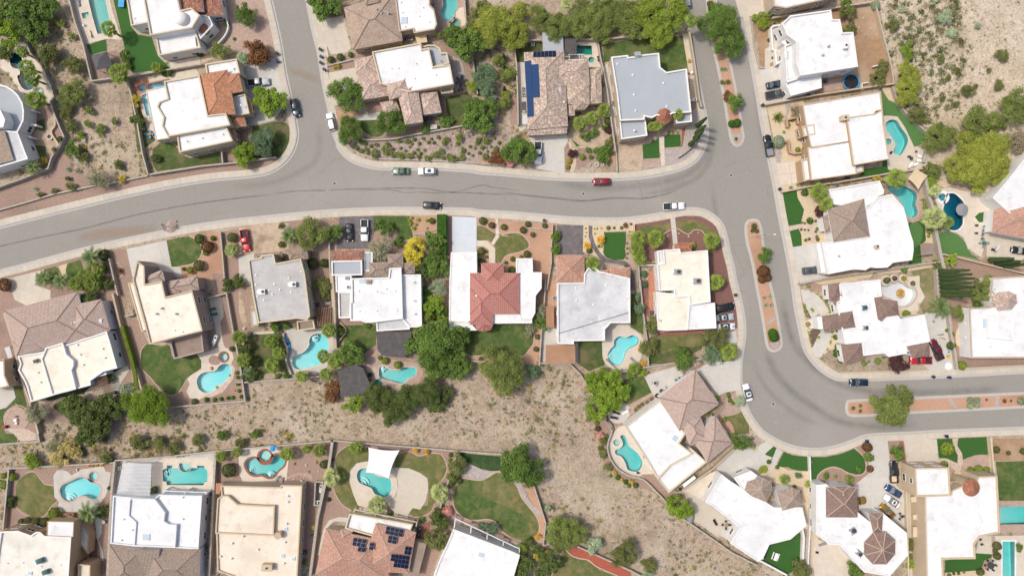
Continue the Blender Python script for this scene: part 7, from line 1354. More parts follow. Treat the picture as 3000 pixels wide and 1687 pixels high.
sb('ball','green','1885 962 46','round green bush at the tip of the semicircular lawn');sb('ball','rust','1965 1040 58','large reddish green ball bush on orange gravel');sb('ball','bright','1945 1098 27','small bright ball beside the large reddish green one');sb('ball','olive','1882 1220 54','olive ball bush below the semicircular lawn');sb('ball','green','2012 960 26','small ball bush near the gate wall on orange gravel');palm('fan',1790,1260,42,'little fan palm below the semicircular lawn',1.2);tiny('ball','dark','1735 1250 18');sb('ball','olive','2190 955 48','olive ball bush beside the red pickup');palm('fan',2178,1070,76,'pale fan palm below the red pickup',2.2,'palmpale');sb('round','dark','2145 1390 62 2250 1375 62','dark bush left of the grey roofed house')
T('B1');tree('airy','mesq',700,920,155,'large grey green tree between the two driveways');tree('round','green',900,915,88,'dense green tree left of the parked black car');palm('date',475,935,98,'spiky sago palm right of the stained driveway',1.6);sb('ball','olive','405 1018 32','ball bush below the spiky sago palm');sb('loose','dark','390 840 26','small dark bush above the spiky sago palm');tree('round','green',1370,860,88,'green tree on the lawn beside the white pickup');tree('sparse','grey',1340,1055,122,'bare grey tree in front of the red tile garage');tree('round','green',1510,1000,52,'small green tree left of the yellow tree');tree('round','yellow',1660,1080,132,'bright yellow tree in front of the white roofed house');tree('round','green',1850,1000,112,'green tree above right of the yellow tree');tree('round','green',1870,1200,135,'green tree right of the yellow tree');tree('round','dark',1740,1265,102,'darker green tree below the yellow tree')
hedge('1912 735 1912 1110',2.3,2.4,'tall clipped hedge beside the long concrete driveway');sb('ball','dark','700 1200 50 810 1195 46','dark round bush between the grey roofed and white roofed houses');sb('ball','green','1820 797 28','largest round bush in the orange gravel bed by the hedge');tiny('ball','lime','1692 785 18 1632 768 14 1608 795 18 1628 815 16 1616 832 16 1650 866 20 1672 832 14 1773 790 16 1775 865 10');sb('loose','olive','790 1395 72','olive bush beside the wall of the grey roofed house');tree('sparse','sage',1880,1420,92,'half bare grey green tree left of the rose red roof')
sb('ball','olive','2300 797 36 2387 838 33 2500 855 30 2285 1080 36 2285 1190 44','clipped ball bush left of the curved garden path');tiny('ball','green','2337 1085 15 2340 1135 14 2520 1190 18');T('B2');sb('ball','olive','472 828 30 425 883 33 518 927 25 630 843 25 463 1112 35 407 1135 18','clipped ball bush on the orange gravel right of the lawn');sb('ball','green','328 1155 25 265 1190 18 325 1258 36','green bush beside the white front wing');T('B1')
sl='1145 45 28 1195 70 20 1100 105 25 1150 130 22 1195 115 22 1245 90 20 1290 75 22 1215 155 20 1275 160 40 1400 70 22 1380 130 38 1440 160 30 1450 120 18 1480 170 28 1525 180 35 1525 110 16 1570 135 16 1585 40 26 1610 100 14 1630 70 16 1655 30 20 1610 185 32 1650 155 20 1685 125 18 1700 65 18 1690 190 24 1715 160 18 1740 20 16 1750 130 16 1775 205 32 1790 55 18 1815 25 16 1850 170 36 1840 60 18 1905 130 30 1915 190 24 1930 60 26 1970 180 22 2020 205 40 2060 60 22 2110 130 26 2105 195 26 2165 160 16 2180 95 18 2205 180 14 2225 110 16 2250 45 28 2290 100 22 2330 40 28 2270 155 20 2330 185 24 2345 140 12 2380 40 12 2375 95 14 2425 120 24 2410 15 16 2080 5 40 1960 20 26 1880 10 20 1500 40 22'
sb('loose','mesq',sl,'low green bush in the planted rocky slope above the street');tree('loose','rust',2430,200,78,'reddish bush at the right end of the rocky slope');T('B2');tree('loose','pink',290,225,62,'pinkish flowering bush beside the reddish one');tree('round','green',400,150,155,'big green tree left of the white pickup on the concrete drive');sb('loose','mesq','60 185 26 20 155 16 90 140 10 70 45 28 40 95 22 165 115 26 120 90 10 20 25 20 200 60 20','desert bush on the slope left of the concrete drive')
sb('round','purple','895 155 42','dark purple bush by the curved garden path');sb('ball','lime','985 195 30','lime ball bush in the oval garden bed');sb('ball','gold','862 232 26 848 290 22','yellow bush beside the concrete drive');sb('loose','green','1120 130 36 1040 120 30 1070 190 24','leafy shrub in the turf front garden');trees('round','green','1200 120 58 1180 195 62','small garden tree above the three stone urns');sb('loose','olive','1230 60 40 1265 20 30 1260 150 26','olive shrub at the garden wall')
pms('fan','1515 960 88 1505 1070 78 1530 1150 72','fan palm in the row left of the cream roofed house',4);palm('fan',1680,965,95,'fan palm right of the row, beside the front lawn',4);palm('fan',1085,1205,82,'fan palm at the brown tile garage',4);palm('fan',2210,980,92,'fan palm at the street corner lawn',3.5);palm('fan',2245,1375,92,'fan palm at the right wall of the cream roofed house',3.5)
sb('round','green','735 940 46 735 1060 48','dark bush with white blossoms beside the dark driveway');sb('loose','orangeleaf','1165 970 42 1040 1030 32','orange and gold shrub on the tan gravel');sb('ball','green','1050 1075 28','green bush below the gold shrub');tiny('ball','olive','1230 862 20 1285 862 12 1355 862 16 1445 825 12');sb('loose','rust','1392 838 26','reddish shrub at the corner of the turf rectangle');tiny('ball','lime','1125 868 8 1165 865 8 1105 915 8 1100 870 7 1140 1035 14 1168 1040 8 1020 865 8 1022 905 7 1015 940 7');sb('round','lime','2035 1025 32','lime bush at the terracotta porch roof');sb('round','green','2180 1090 36','green bush below the corner fan palm');tiny('ball','olive','1410 1008 10 1410 1055 10 1412 1105 10 1405 1145 10 1395 1222 15');sb('ball','bluegreen','1565 1298 32 1570 1397 32','blue green bush on the dark red walk')
T('C0');tree('loose','dark',830,190,92,'dark shrub between the mauve roof gables');hedge('1145 440 1180 560 1230 720 1270 880 1290 1030',.9,1.9,'lime green vine covering the wall beside the cream roofed house','lime','vine_hedge');tree('airy','bright',1410,1185,215,'vivid yellow green tree below the kidney shaped lawn');trees('round','dark','750 1230 150 900 1260 165 1050 1210 135 870 1410 160 690 1180 110','dark green tree in the thicket behind the lattice pergola');sb('loose','lime','360 1085 62','yellow green shrub at the corner of the cream roof');tree('sparse','grey',350,1250,115,'bare grey tree beside the round terrace');tree('sparse','sage',1190,1020,65,'grey shrub beside the lime green vine');sb('round','dark','1020 930 48 985 945 30','dark shrub at the corner of the lattice pergola')
pms('fan','2250 540 76 2290 760 78','fan palm along the wall right of the pool yard',4);sb('round','dark','2310 640 70 2370 770 60 2360 900 70','dark bush between the wall palms');sb('ball','hedge','2235 875 18 2240 918 18 2245 980 20 2255 1045 18 2275 1100 18 2195 1108 20 2150 1112 18 2085 1120 20 2025 1128 20 1950 1130 22','dark clipped plant in the row along the pool yard wall');sb('ball','olive','2190 650 25','olive ball bush beside the brick rimmed spa');sb('ball','olive','1835 1145 28','olive ball bush below the round concrete pad')
T('C1');pms('fan','300 580 76 370 690 68 310 810 82','fan palm on the patchy lawn left of the cyan pool',4);pms('fan','795 720 72 900 770 84','fan palm beside the brown wall right of the cyan pool',4.5);palm('fan',845,480,78,'fan palm at the top of the cyan pool',4.5);palm('fan',820,890,70,'fan palm below the cyan pool on the right',4);palm('fan',590,910,68,'fan palm below the cyan pool on the left',4);sb('round','bluegreen','90 890 62','blue green bush at the lower wall corner');sb('round','green','440 900 32 190 915 26 360 905 26','green bush along the lower palm yard wall')
tree('round','green',1060,700,135,'round dark tree between the lawn and the pool');trees('round','green','1880 600 225 1680 620 110 2050 570 150 1920 800 155 2080 820 125','big dark tree in the mass right of the shade roof');tree('airy','mesq',1750,470,125,'lighter tree at the top of the dark tree mass');trees('round','bright','1840 240 105 1780 350 80 1930 380 70','bright green tree between the two white roofs');trees('loose','green','1750 180 62 1900 300 70 1780 90 50','leafy bush between the two white roofs',name='shrub',cat='shrub');trees('pine','dark','1330 1120 145 1450 1200 150 1610 1110 150 1780 1060 145 1250 1080 100 1540 1210 110','dark bushy pine below the tree shaded pool');tree('round','bright',1090,1160,98,'bright green bush below the tilted shade roof');trees('loose','rust','890 1030 85 870 1100 62','reddish bush left of the tilted shade roof',name='shrub',cat='shrub');sb('round','dark','1850 1205 62 1930 1150 60 1960 1060 70','dark bush at the right foot of the pines');sb('ball','lime','1330 733 22 1380 762 34 1500 800 38','lime ball bush above the tree shaded pool');sb('loose','olive','790 60 80 820 140 60','olive bush beside the thick brown wall');sb('round','green','340 450 50 440 430 36 1200 430 30 960 480 36','green shrub against the house wall above the lawn')
T('C2');tree('airy','mesq',240,850,225,'large olive mesquite below the big lawn');tree('loose','bluegreen',520,860,72,'blue green bush right of the large mesquite');tree('sparse','grey',580,300,82,'bare grey tree between the lawn and the lean-to roof');tree('round','green',580,410,78,'green tree at the corner of the big lawn');tree('sparse','grey',490,470,65,'bare grey shrub at the corner of the big lawn');sb('ball','olive','562 535 26 548 652 26 30 745 22','olive ball bush beside the big lawn');sb('round','bluegreen','1530 270 58 1510 160 36','blue green bush along the wall right of the streaky roof');tree('round','olive',1670,420,102,'olive tree at the top of the corner lawn');tree('loose','olive',1620,640,88,'olive tree with golden edge right of the figure eight pool');sb('loose','orangeleaf','1545 640 32 1570 790 28','golden bush at the edge of the figure eight pool terrace');palm('fan',1480,835,66,'fan palm below the figure eight pool',3);sb('round','green','1440 890 44','green bush left below the fan palm');sb('round','lime','1560 870 46','lime bush right below the fan palm')
trees('round','bright','1170 960 165 1260 1050 150 1140 1170 155 1270 1140 112','vivid green tree in the thick clump at the desert edge');tree('airy','olive',2240,560,125,'olive tree at the right end of the corner lawn');tree('round','bluegreen',2200,700,112,'blue green tree below the olive one');palm('fan',2372,680,95,'fan palm at the bend of the street',4);tree('loose','green',1935,740,98,'green shrubby tree at the foot of the corner lawn');tiny('ball','olive','1638 1123 18 1597 1153 16 1550 1172 16 1517 1195 17 1488 1224 15');sb('ball','lime','1120 1345 24','lime ball bush at the curved wall');sb('ball','rust','1130 1400 28','reddish ball bush at the curved wall');sb('round','green','2365 1090 20 2385 1135 22 2405 1160 20 2360 1070 16','bush at the end of the paved entry path');tree('airy','sage',2480,1150,52,'thin grey green tree at the pavement bend');sb('ball','lime','2195 1275 28 2325 1320 22 2255 1215 14 2270 1110 20','lime bush by the mauve brown roof entry')
T('D2');tree('round','green',400,400,205,'large round tree at the corner of the big light green lawn');tree('round','green',2480,175,100,'tree at the concrete drive of the angled house');sb('loose','pink','1150 125 40','pink flowering bush outside the curved wall');sb('round','olive','1190 165 45 1155 250 28 1185 300 42 1232 420 44','olive bush outside the curved wall');sb('loose','gold','1290 480 22 1355 540 18 1450 565 24','golden bush below the curved wall');sb('ball','green','1250 505 16 1318 515 25 1395 558 25 1425 595 20 1487 593 26','green ball bush below the curved wall');tree('round','bright',1890,790,128,'vivid green tree at the lower corner of the angled house');trees('airy','mesq','790 1000 150 900 1060 130 760 1120 110','mesquite in the clump right of the big light green lawn');tree('loose','sage',1090,1160,82,'silvery bush above the bright red mulch');tree('airy','olive',1380,1235,138,'big olive mesquite above the pale wall');tree('loose','olive',1620,1340,72,'olive bush near the bottom edge');sb('loose','sage','1600 1420 52 660 810 28','silvery desert bush near the wall');trees('round','dark','680 1290 105 560 1210 72 440 1340 105 420 1430 100 620 1390 95 490 1140 46','dark tree in the thicket above the bottom edge');sb('round','lime','415 1190 56','lime bush at the edge of the dark thicket');tree('loose','gold',590,1250,72,'golden olive tree in the dark thicket');sb('loose','orangeleaf','563 1082 30','orange flowering bush at the foot of the light green lawn');sb('round','bluegreen','120 1000 72 40 980 36','blue green bush at the white roof beams')
T('D1');palm('fan',870,520,95,'pale fan palm left of the sail pool',3.5,'palmpale');palm('fan',1300,780,98,'pale fan palm below the sail pool',3.5,'palmpale');palm('fan',1895,670,102,'pale fan palm right of the sail pool',3.5,'palmpale');palm('fan',1100,240,72,'green fan palm above the sail pool',3);pms('fan','450 300 78 635 255 50 755 265 72','fan palm along the wall right of the brick rimmed pool',3);sb('ball','dark','810 390 42','dark ball bush beside the thick grey wall');sb('ball','dark','845 725 22 850 632 16 885 350 16','small dark bush along the thick grey wall');sb('ball','olive','1425 850 26','olive bush in the bed below the pale palm');sb('loose','orangeleaf','1665 268 30 1765 275 32','orange flowering bush above the dry lawn');sb('ball','green','2005 560 36 2075 545 32 1990 355 18 2000 305 22','green bush at the pale wall right of the dry lawn');tree('round','olive',1865,1100,122,'dense olive tree beside the rose tiled house');trees('round','dark','1900 950 82 1860 870 60','dark tree above the dense olive one');sb('loose','pink','1965 840 46','purple pink flowering bush near the dark trees');trees('loose','olive','2060 400 92 2010 500 62','loose olive tree left of the dark ground cover');sb('loose','gold','708 995 30','golden bush by the beige house side yard');sb('round','green','610 1320 26 1720 925 30','small green bush beside the house wall');tiny('loose','gold','520 390 14 730 375 14 655 465 12')
T('D0');sb('ball','lime','520 858 62','big lime green ball bush below the round dry lawn');palm('date',830,850,115,'date palm at the corner of the bean pool deck',3.5);sb('ball','dark','115 725 35 110 778 32','dark ball bush at the left of the round dry lawn');sb('ball','dark','2165 445 70','dark round orange tree beside the notched pool wall');pms('fan','2080 320 62 2230 285 56','small fan palm right of the notched formal pool',2.5);sb('ball','olive','270 920 36 345 930 42 430 930 42 205 935 30','clipped bush in the row along the corner house');sb('ball','olive','1460 635 38','ball bush at the foot of the white pergola');sb('ball','lime','125 510 36 50 590 42 40 500 30','lime bush in the left corner of the round lawn yard');tree('loose','lime',300,370,82,'yellow green bush behind the round lawn wall');tree('sparse','grey',500,230,82,'grey twiggy bush in the scrub above the wall');trees('loose','straw','640 230 82 545 330 82 720 290 60','straw yellow bush in the scrub above the bean pool',name='shrub',cat='shrub');sb('loose','olive','990 330 62 1310 190 82 1500 200 62 1640 240 62 1870 170 62 2270 200 52','olive bush in the scrub above the southern yards');sb('round','green','2090 120 50 2400 110 46','green bush in the scrub above the brick rimmed pool');sb('round','dark','960 840 62 1020 625 22','dark bush beside the date palm of the bean pool deck')
tiny('ball','orangeleaf','870 405 14 910 402 14 960 402 14 830 405 14')
T('D3');sb('ball','rust','1090 228 48','reddish ball bush at the top of the curving turf lawn');sb('round','green','1120 330 44','green bush below the reddish ball bush');sb('ball','rust','1120 435 34','reddish bush at the tip of the curving turf lawn');tree('round','green',1390,295,65,'small tree above the black pickup');palm('fan',935,540,46,'small fan palm in the curved gravel bed',1.5);sb('round','green','718 510 30 1030 450 30','green bush in the curved gravel bed');tiny('ball','lime','797 508 18');sb('round','lime','120 450 36 550 585 38','lime bush in the tan front bed');sb('loose','bluegreen','450 505 30','blue green bush in the tan front bed');pms('fan','320 540 52','small fan palm before the turret roof',2);sb('ball','green','168 370 22 248 420 20 410 605 20','small green bush in the tan front bed');sb('ball','lime','1845 240 64','large lime ball tree on the upper right turf');sb('ball','lime','1820 395 34 2072 457 36 2145 445 46 2220 445 32','lime ball bush in front of the orange cone entry');sb('ball','olive','2312 255 34 2425 287 22 2565 270 32','olive bush on the bare front yard at the right edge');sb('round','olive','1520 1140 38 1515 1190 36 1515 1270 28','olive bush in the narrow strip beside the big cream white house');sb('round','lime','1515 1350 40','yellow bush in the narrow strip beside the big cream white house');sb('ball','olive','2160 1405 36 2315 1160 40 2315 1255 38 2300 1210 24','olive bush left of the narrow lap pool');sb('round','green','2545 1190 36','green bush in the round planter by the lap pool');tree('loose','green',990,1400,92,'green tree at the bottom edge by the octagonal roof');tree('loose','olive',470,1400,92,'olive tree at the bottom edge by the turf yard');tiny('ball','olive','1870 1440 20 1960 1420 16 1915 1425 14 2010 1408 14')
# VEHICLES
T('A1');car('pickup',185,777,6,'silver','silver pickup with a black bed on the upper left driveway',z=.08);car('suv',530,1020,-76,'darkblue','dark blue suv parked on the side street');car('suv',868,1150,103,'white','white suv with roof rails parked across the side street',rack=True)
T('B1');car('coupe',1523,326,180,'green','sage green coupe parked on the main street',sunroof=True);car('suv',1772,328,180,'white','white suv with a black sunroof behind the green coupe',sunroof=True);car('suv',1820,650,-3,'black','black suv parked on the lower side of the main street',sunroof=True);car('pickup',62,982,-80,'red','red pickup on the tan stained driveway',z=.08);car('sedan',1042,905,-86,'black','black car on the dark driveway',z=.08,sunroof=True);car('pickup',1185,886,-90,'white','white pickup beside the black car on the dark driveway',z=.08)
T('B2');car('pickup',567,155,-90,'white','white pickup with a black bed cover on the concrete drive',z=.1,tonneau=True);car('suv',1165,426,180,'darkred','red suv parked on the main street');car('pickup',1850,658,3,'white','white pickup with a black bed cover on the main street',tonneau=True)
T('C2');car('bigsuv',2330,260,12,'black','black suv beside the cream roofed corner house',z=.08);car('sedan',2330,352,6,'silver','silver sedan between the black suv and the striped white car',z=.08,sunroof=True);car('sedan',2345,442,4,'white','white car with dark stripes on the corner driveway',z=.08,stripes=True,sunroof=True);car('sedan',2548,1062,106,'white','white sedan parked at the bend of the street',sunroof=True)
T('C3');car('suv',1018,966,180,'navy','dark navy suv parked below the white corner house');car('pickup',1750,658,113,'maroon','maroon pickup in the concrete parking yard',z=.09);car('pickup',1600,757,180,'red','red truck with an open door under the tile carport',z=.09,door=True)
T('A3');car('sedan',230,797,12,'navy','dark blue sedan on the white house driveway',z=.09);car('pickup',240,888,11,'grey','dark grey pickup on the white house driveway',z=.09,tonneau=True);T('B3');car('pickup',168,85,100,'black','black pickup parked beside the silvery bush',tonneau=True,covered=True);car('suv',572,1262,6,'grey','grey suv with a glass roof on the right hand driveway',z=.09,sunroof=True);car('coupe',2540,1076,172,'black','black sports car at the right edge',z=.1)
T('D3');car('pickup',1348,466,92,'black','black pickup with a loaded bed in the round driveway',z=.09,cargo='sail_sand');car('sedan',1345,647,148,'blue','blue sedan in the round driveway',z=.09);car('sedan',1332,742,146,'white','white sedan between the blue and the golden car',z=.09,sunroof=True);car('coupe',1290,836,135,'gold','golden coupe at the foot of the round driveway',z=.09);car('coupe',1012,742,5,'gold','brown car half hidden under the hipped roof',z=.09)
T('A2');car('suv',1965,-5,100,'silver','silver car cut by the top edge on the divided street')
# YARD THINGS
T('A0');h=thing('gazebo','charcoal pyramid roofed gazebo beside the small turf square','gazebo',(*P(960,580),0));q4=ccw(pts('860 530 1010 485 1065 630 910 665',2.8));o4=P(960,580);ap=sum(q4,Vector((0,0)))/4
b=MB()
for i in range(4):b.add([(q4[i].x,q4[i].y,2.8),(q4[(i+1)%4].x,q4[(i+1)%4].y,2.8),(ap.x,ap.y,4.2)],[(0,1,2)])
b.build('roof',M['t_dark'],h)
for q in q4:b=MB();b.box((*q.lerp(ap,.12),1.4),(.2,.2,2.8));b.build('post',M['wmetal'],h)
lg(735,25,100,'purple grey lounger at the top of the lap pool deck');lg(845,320,-70,'tan lounger beside the lower lap pool deck','sail_sand');chair(785,240,30,'white lounge chair on the lap pool deck','sail_white');table(1415,1270,0,'small orange table with blue chairs behind the cream house',.4,4,'orangepot','cyanblue')
t=prop('fire_pit','round sandstone fire pit on the curved terrace','fire pit',463,1290);pt_(t,'rim','flagstone',lambda b:b.ring([Vector((math.cos(a)*.95,math.sin(a)*.95))for a in[i*PI/10 for i in range(20)]],[Vector((math.cos(a)*.5,math.sin(a)*.5))for a in[i*PI/10 for i in range(20)]],0,.45));pt_(t,'bowl','dmetal',lambda b:b.lathe((0,0,.1),[(.5,.1),(.01,0)],16))
t=prop('table_tennis_table','bright blue table tennis table at the top of the bright lawn','table',1150,25,85);pt_(t,'tabletop','cyanblue',lambda b:b.box((0,0,.76),(2.7,1.5,.05)))
for sx in(-1,1):pt_(t,'leg','dmetal',lambda b:b.box((sx*.9,0,.37),(.08,1.2,.74)))
pt_(t,'net','sail_white',lambda b:b.box((0,0,.86),(.02,1.6,.15)))
T('A1');bin_(770,470,60,'binblack','topmost charcoal bin in the kerb row of four',z=.09);bin_(776,538,60,'navy','upper navy bin in the kerb row of four',z=-.12);bin_(775,596,60,'binblack','lower charcoal bin in the kerb row of four',z=.09);bin_(808,660,60,'navy','lowest navy bin in the kerb row of four',z=.09);bin_(362,508,70,'binblack','charcoal bin at the pavement above the silver pickup',z=.09);bin_(367,580,110,'navy','navy bin at the pavement above the silver pickup',z=.09)
ac(1570,380,.05,'left condenser behind the tan tiled house');ac(1622,368,.05,'right condenser behind the tan tiled house');ac(1755,1125,.05,'left condenser below the striped tile roof',m='dmetal');ac(1803,1118,.05,'right condenser below the striped tile roof',m='dmetal');table(2097,770,80,'dark oval table behind the striped tile house',.8,6);chair(2075,855,90,'left dark chair below the oval patio table','dmetal');chair(2105,850,90,'right dark chair below the oval patio table','dmetal');cn('1800 1180 1868 1175 1870 1215 1808 1222',1.4,'small grey shed roof below the striped tile house','greydeck','garden_shed',cat='shed');cn('1665 345 1765 335 1778 400 1680 410',2.3,'tan lean-to roof behind the condensers','sail_sand','lean_to',cat='shed')
T('A2');cn('608 310 803 305 808 482 615 485',3.0,'pale grey patio roof behind the blended tan roof','bluegrey','patio_roof',posts='wmetal');cn('820 366 930 366 932 512 820 512',2.8,'dark grey ribbed patio roof beside the teal pool','darkshade','patio_roof',posts='metal',ribs=9);ac(430,843,.06,'upper condenser beside the blue solar columns');ac(430,893,.06,'lower condenser beside the blue solar columns');ac(1275,975,.06,'condenser at the wall of the blue grey roofed house');ac(520,422,.06,'grey grill below the yellow green palo verde',s=.8)
cn('412 962 455 960 458 1040 412 1042',2.0,'small dark shed left of the solar panelled house','darkshade','garden_shed',cat='shed');cn('420 1085 465 1085 468 1170 420 1170',2.1,'small grey shed left of the solar panelled house','offwhite','garden_shed',cat='shed');pg('815 515 1005 512 1005 565 815 568',2.6,'thin white frame between the tan roof and the teal pool',2,'wmetal',.1,2);chair(1135,540,200,'patio chair beside the teal pool spa','dmetal');chair(1140,570,160,'lower patio chair beside the teal pool spa','dmetal');table(2015,690,0,'small table set beside the street wall',.35,2,'wmetal','grey');rtu(2040,945,.05,'pale utility cabinet at the street wall',0,1.3,.6,.9,'wmetal')
T('A3');t=prop('trampoline','round black trampoline with a blue rim in the dirt yard','trampoline',945,775,0,.02,zz=.9);r_=78*U
pt_(t,'rim_pad','cyanblue',lambda b:b.ring([Vector((math.cos(a)*r_,math.sin(a)*r_))for a in[i*PI/18 for i in range(36)]],[Vector((math.cos(a)*r_*.87,math.sin(a)*r_*.87))for a in[i*PI/18 for i in range(36)]],.85,.95));pt_(t,'mat','black',lambda b:b.lathe((0,0,.88),[(r_*.88,0),(.01,.005)],36))
for k in range(6):pt_(t,'leg','metal',lambda b:b.tube([(math.cos(k*PI/3)*r_*.95,math.sin(k*PI/3)*r_*.95,0),(math.cos(k*PI/3)*r_*.95,math.sin(k*PI/3)*r_*.95,2.3)],.04,6))
bin_(107,997,20,'binblack','charcoal bin at the pavement left of the adobe house',z=.09);ac(705,768,.05,'dark grill behind the bright white house',s=.8,m='dmetal');ac(540,885,.05,'condenser behind the tan wall of the white house',s=.8,m='dmetal');bd('1020 265 14 1060 175 10 990 235 9 1130 280 12 1180 330 9 1070 330 9 1040 300 8','small white border stone in the dirt yard')
T('B3');bin_(268,497,15,'navy','navy bin at the corner of the adobe driveway',z=.09);sail('1550 290 1668 370 1580 502 1480 395',(3.6,3.0,3.6,3.0),'sand coloured square shade sail above the kidney pool','sail_sand')
for i_,(x_,y_,a_)in enumerate(((1583,180,150),(1578,225,170),(1550,265,200),(1505,272,230))):lg(x_,y_,a_,('topmost','second','third','lowest')[i_]+' pale lounger on the terrace above the sand sail','sail_white',z=.08)
t=prop('fire_pit','dark round fire bowl among the pale loungers','fire pit',1515,208);pt_(t,'bowl','dmetal',lambda b:b.lathe((0,0,0),[(.25,0),(.5,.4),(.45,.42),(.01,.2)],14));chair(1487,190,0,'dark chair left of the round fire bowl','dmetal');chair(1560,142,260,'dark chair above the pale loungers','dmetal');chair(1320,155,60,'navy chair at the house wall by the turquoise pool','navy')
t=prop('parasol','round dark grey parasol over the edge of the deep blue pool','parasol',1996,690,0,.05,zz=2.2);pt_(t,'canopy','grey',lambda b:b.lathe((0,0,2.0),[(58*U,0),(58*U*.6,.18),(.05,.4)],18));pt_(t,'pole','metal',lambda b:b.tube([(0,0,0),(0,0,2.4)],.035,8))
cn('1597 1015 1712 1008 1725 1108 1605 1122',2.6,'mauve brown patio roof above the outdoor kitchen','brownroof','patio_roof',posts='wood')
for i_,y_ in enumerate((850,885,920,960)):chair(2203-i_*6,y_,180,('first','second','third','fourth')[i_]+' teal grey armchair from the top beside the rose tile house','teal');chair(2198-i_*6,y_+12,90,('first','second','third','fourth')[i_]+' grey footstool chair from the top beside the rose tile house','grey')
table(2195,1005,0,'round glass table below the row of armchairs',.55,4,'teal','grey');chair(2125,838,0,'upper single chair on the pale pool deck','dmetal');chair(2122,912,0,'lower single chair on the pale pool deck','dmetal');ac(810,465,.05,'condenser between the adobe house and the two palms');ac(912,385,.05,'condenser below the adobe house',m='dmetal')
t=prop('street_lamp','street lamp on the middle median','street lamp',45,945,0,.03,zz=0);pt_(t,'pole','metal',lambda b:b.tube([(0,0,0),(0,0,7.5)],[.1,.06],8));pt_(t,'arm','metal',lambda b:b.tube([(0,0,7.4),(1.0,0,7.8),(1.9,0,7.8)],.04,6));pt_(t,'lamp_head','wmetal',lambda b:b.box((2.1,0,7.78),(.6,.25,.12)))
def hoop(x,y,rz,label):
 t=prop('basketball_hoop',label,'basketball hoop',x,y,rz,.07,zz=2.5);pt_(t,'base','dmetal',lambda b:b.box((-.9,0,.12),(.9,.7,.24)));pt_(t,'pole','dmetal',lambda b:b.tube([(-.9,0,.1),(-.6,0,2.4),(0,0,3.0)],.06,8));pt_(t,'backboard','wmetal',lambda b:b.box((.05,0,3.2),(.05,1.5,1.0)));pt_(t,'rim','orangepot',lambda b:b.ring([Vector((.38+math.cos(a)*.25,math.sin(a)*.25))for a in[i*PI/7 for i in range(14)]],[Vector((.38+math.cos(a)*.21,math.sin(a)*.21))for a in[i*PI/7 for i in range(14)]],3.03,3.07))
hoop(2310,1052,160,'basketball hoop on the court of the rose tile house')
for i_,(x_,y_,r0,c_,l_)in enumerate(((1270,1358,50,'olive','dry shrub'),(1345,1338,40,'rust','rusty shrub'),(1432,1338,42,'gold','yellow shrub'),(1515,1385,40,'olive','olive shrub'))):
 t=prop('round_planter','round white planter with a '+l_+(' at the left of' if i_==0 else ' at the edge of')+' the drained pool','planter',x_,y_,0,.06,zz=.4);rr0=r0*U;pt_(t,'rim','cream',lambda b:b.lathe((0,0,0),[(rr0,0),(rr0,.5),(rr0*.8,.5),(rr0*.8,.4),(.01,.4)],22));plant('ball',c_,x_,y_,r0*.6,l_+' growing in a round white planter by the drained pool','planter_shrub','shrub').location.z=.45
T('C3');t=prop('stain_of_leaves','rusty patch of leaves on the drained pool floor','leaf pile',1410,128,0,-1.48,zz=-1.4);rr_=random.Random(4);b=MB()
for i in range(500):a_=rr_.uniform(0,6.3);d_=rr_.random()**.6*1.2;lq(b,Vector((math.cos(a_)*d_,math.sin(a_)*d_*1.1,.05)),(Vector((0,0,1))+rvec(rr_)*.5).normalized(),.1,.07,rr_)
b.build('leaves',LM('orangeleaf'),t,loc=(0,0,0))
def bike(x,y,rz,col,label):
 t=prop('bicycle',label,'bicycle',x,y,rz,.08)
 for sx in(-.5,.5):pt_(t,'wheel','rubber',lambda b:b.tube([(sx+.34*math.cos(a),0,.34+.34*math.sin(a))for a in[i*PI/8 for i in range(17)]],.025,5))
 pt_(t,'frame',col,lambda b:(b.tube([(-.5,0,.34),(-.1,0,.85),(.38,0,.8),(.5,0,.34)],.025,5),b.tube([(-.1,0,.85),(0,0,.3),(.38,0,.8)],.025,5)));pt_(t,'handlebar','black',lambda b:b.tube([(.36,-.3,1.0),(.4,0,.95),(.36,.3,1.0)],.02,5));pt_(t,'saddle','black',lambda b:b.box((-.15,0,.95),(.28,.14,.06)))
bike(1790,515,10,'black','black bicycle in the concrete parking yard');bike(1805,550,-15,'red','red bicycle in the concrete parking yard');bin_(1720,912,60,'binblack','charcoal bin on the road below the parking yard',z=-.12);bin_(1870,917,80,'navy','navy bin on the road below the parking yard',z=-.12)
t=prop('toy_car','yellow toy car by the stone wall','toy',1870,722,20);pt_(t,'body','yellow',lambda b:(b.box((0,0,.3),(1.0,.6,.35)),b.box((-.1,0,.6),(.5,.5,.3))));pt_(t,'wheels','rubber',lambda b:[b.tube([(sx,-.33,.15),(sx,.33,.15)],.15,8)for sx in(-.3,.3)]);t=prop('toy_slide','blue and white toy slide above the yellow toy car','toy',1866,678,0);pt_(t,'ramp','cyanblue',lambda b:b.box((0,0,.4),(1.1,.4,.06),M=Matrix.Rotation(.4,4,'Y')));pt_(t,'ladder','wmetal',lambda b:b.box((-.55,0,.35),(.1,.4,.7)))
t=prop('tarp_sheet','crumpled white sheet at the gate of the parking yard','tarp',1875,815,20);pt_(t,'fabric','sail_white',lambda b:b.lathe((0,0,0),[(1.1,0),(.9,.2),(.5,.28),(.3,.2),(.01,.3)],7));table(1720,392,0,'small round hoop table in the parking yard',.3,0,'grey')
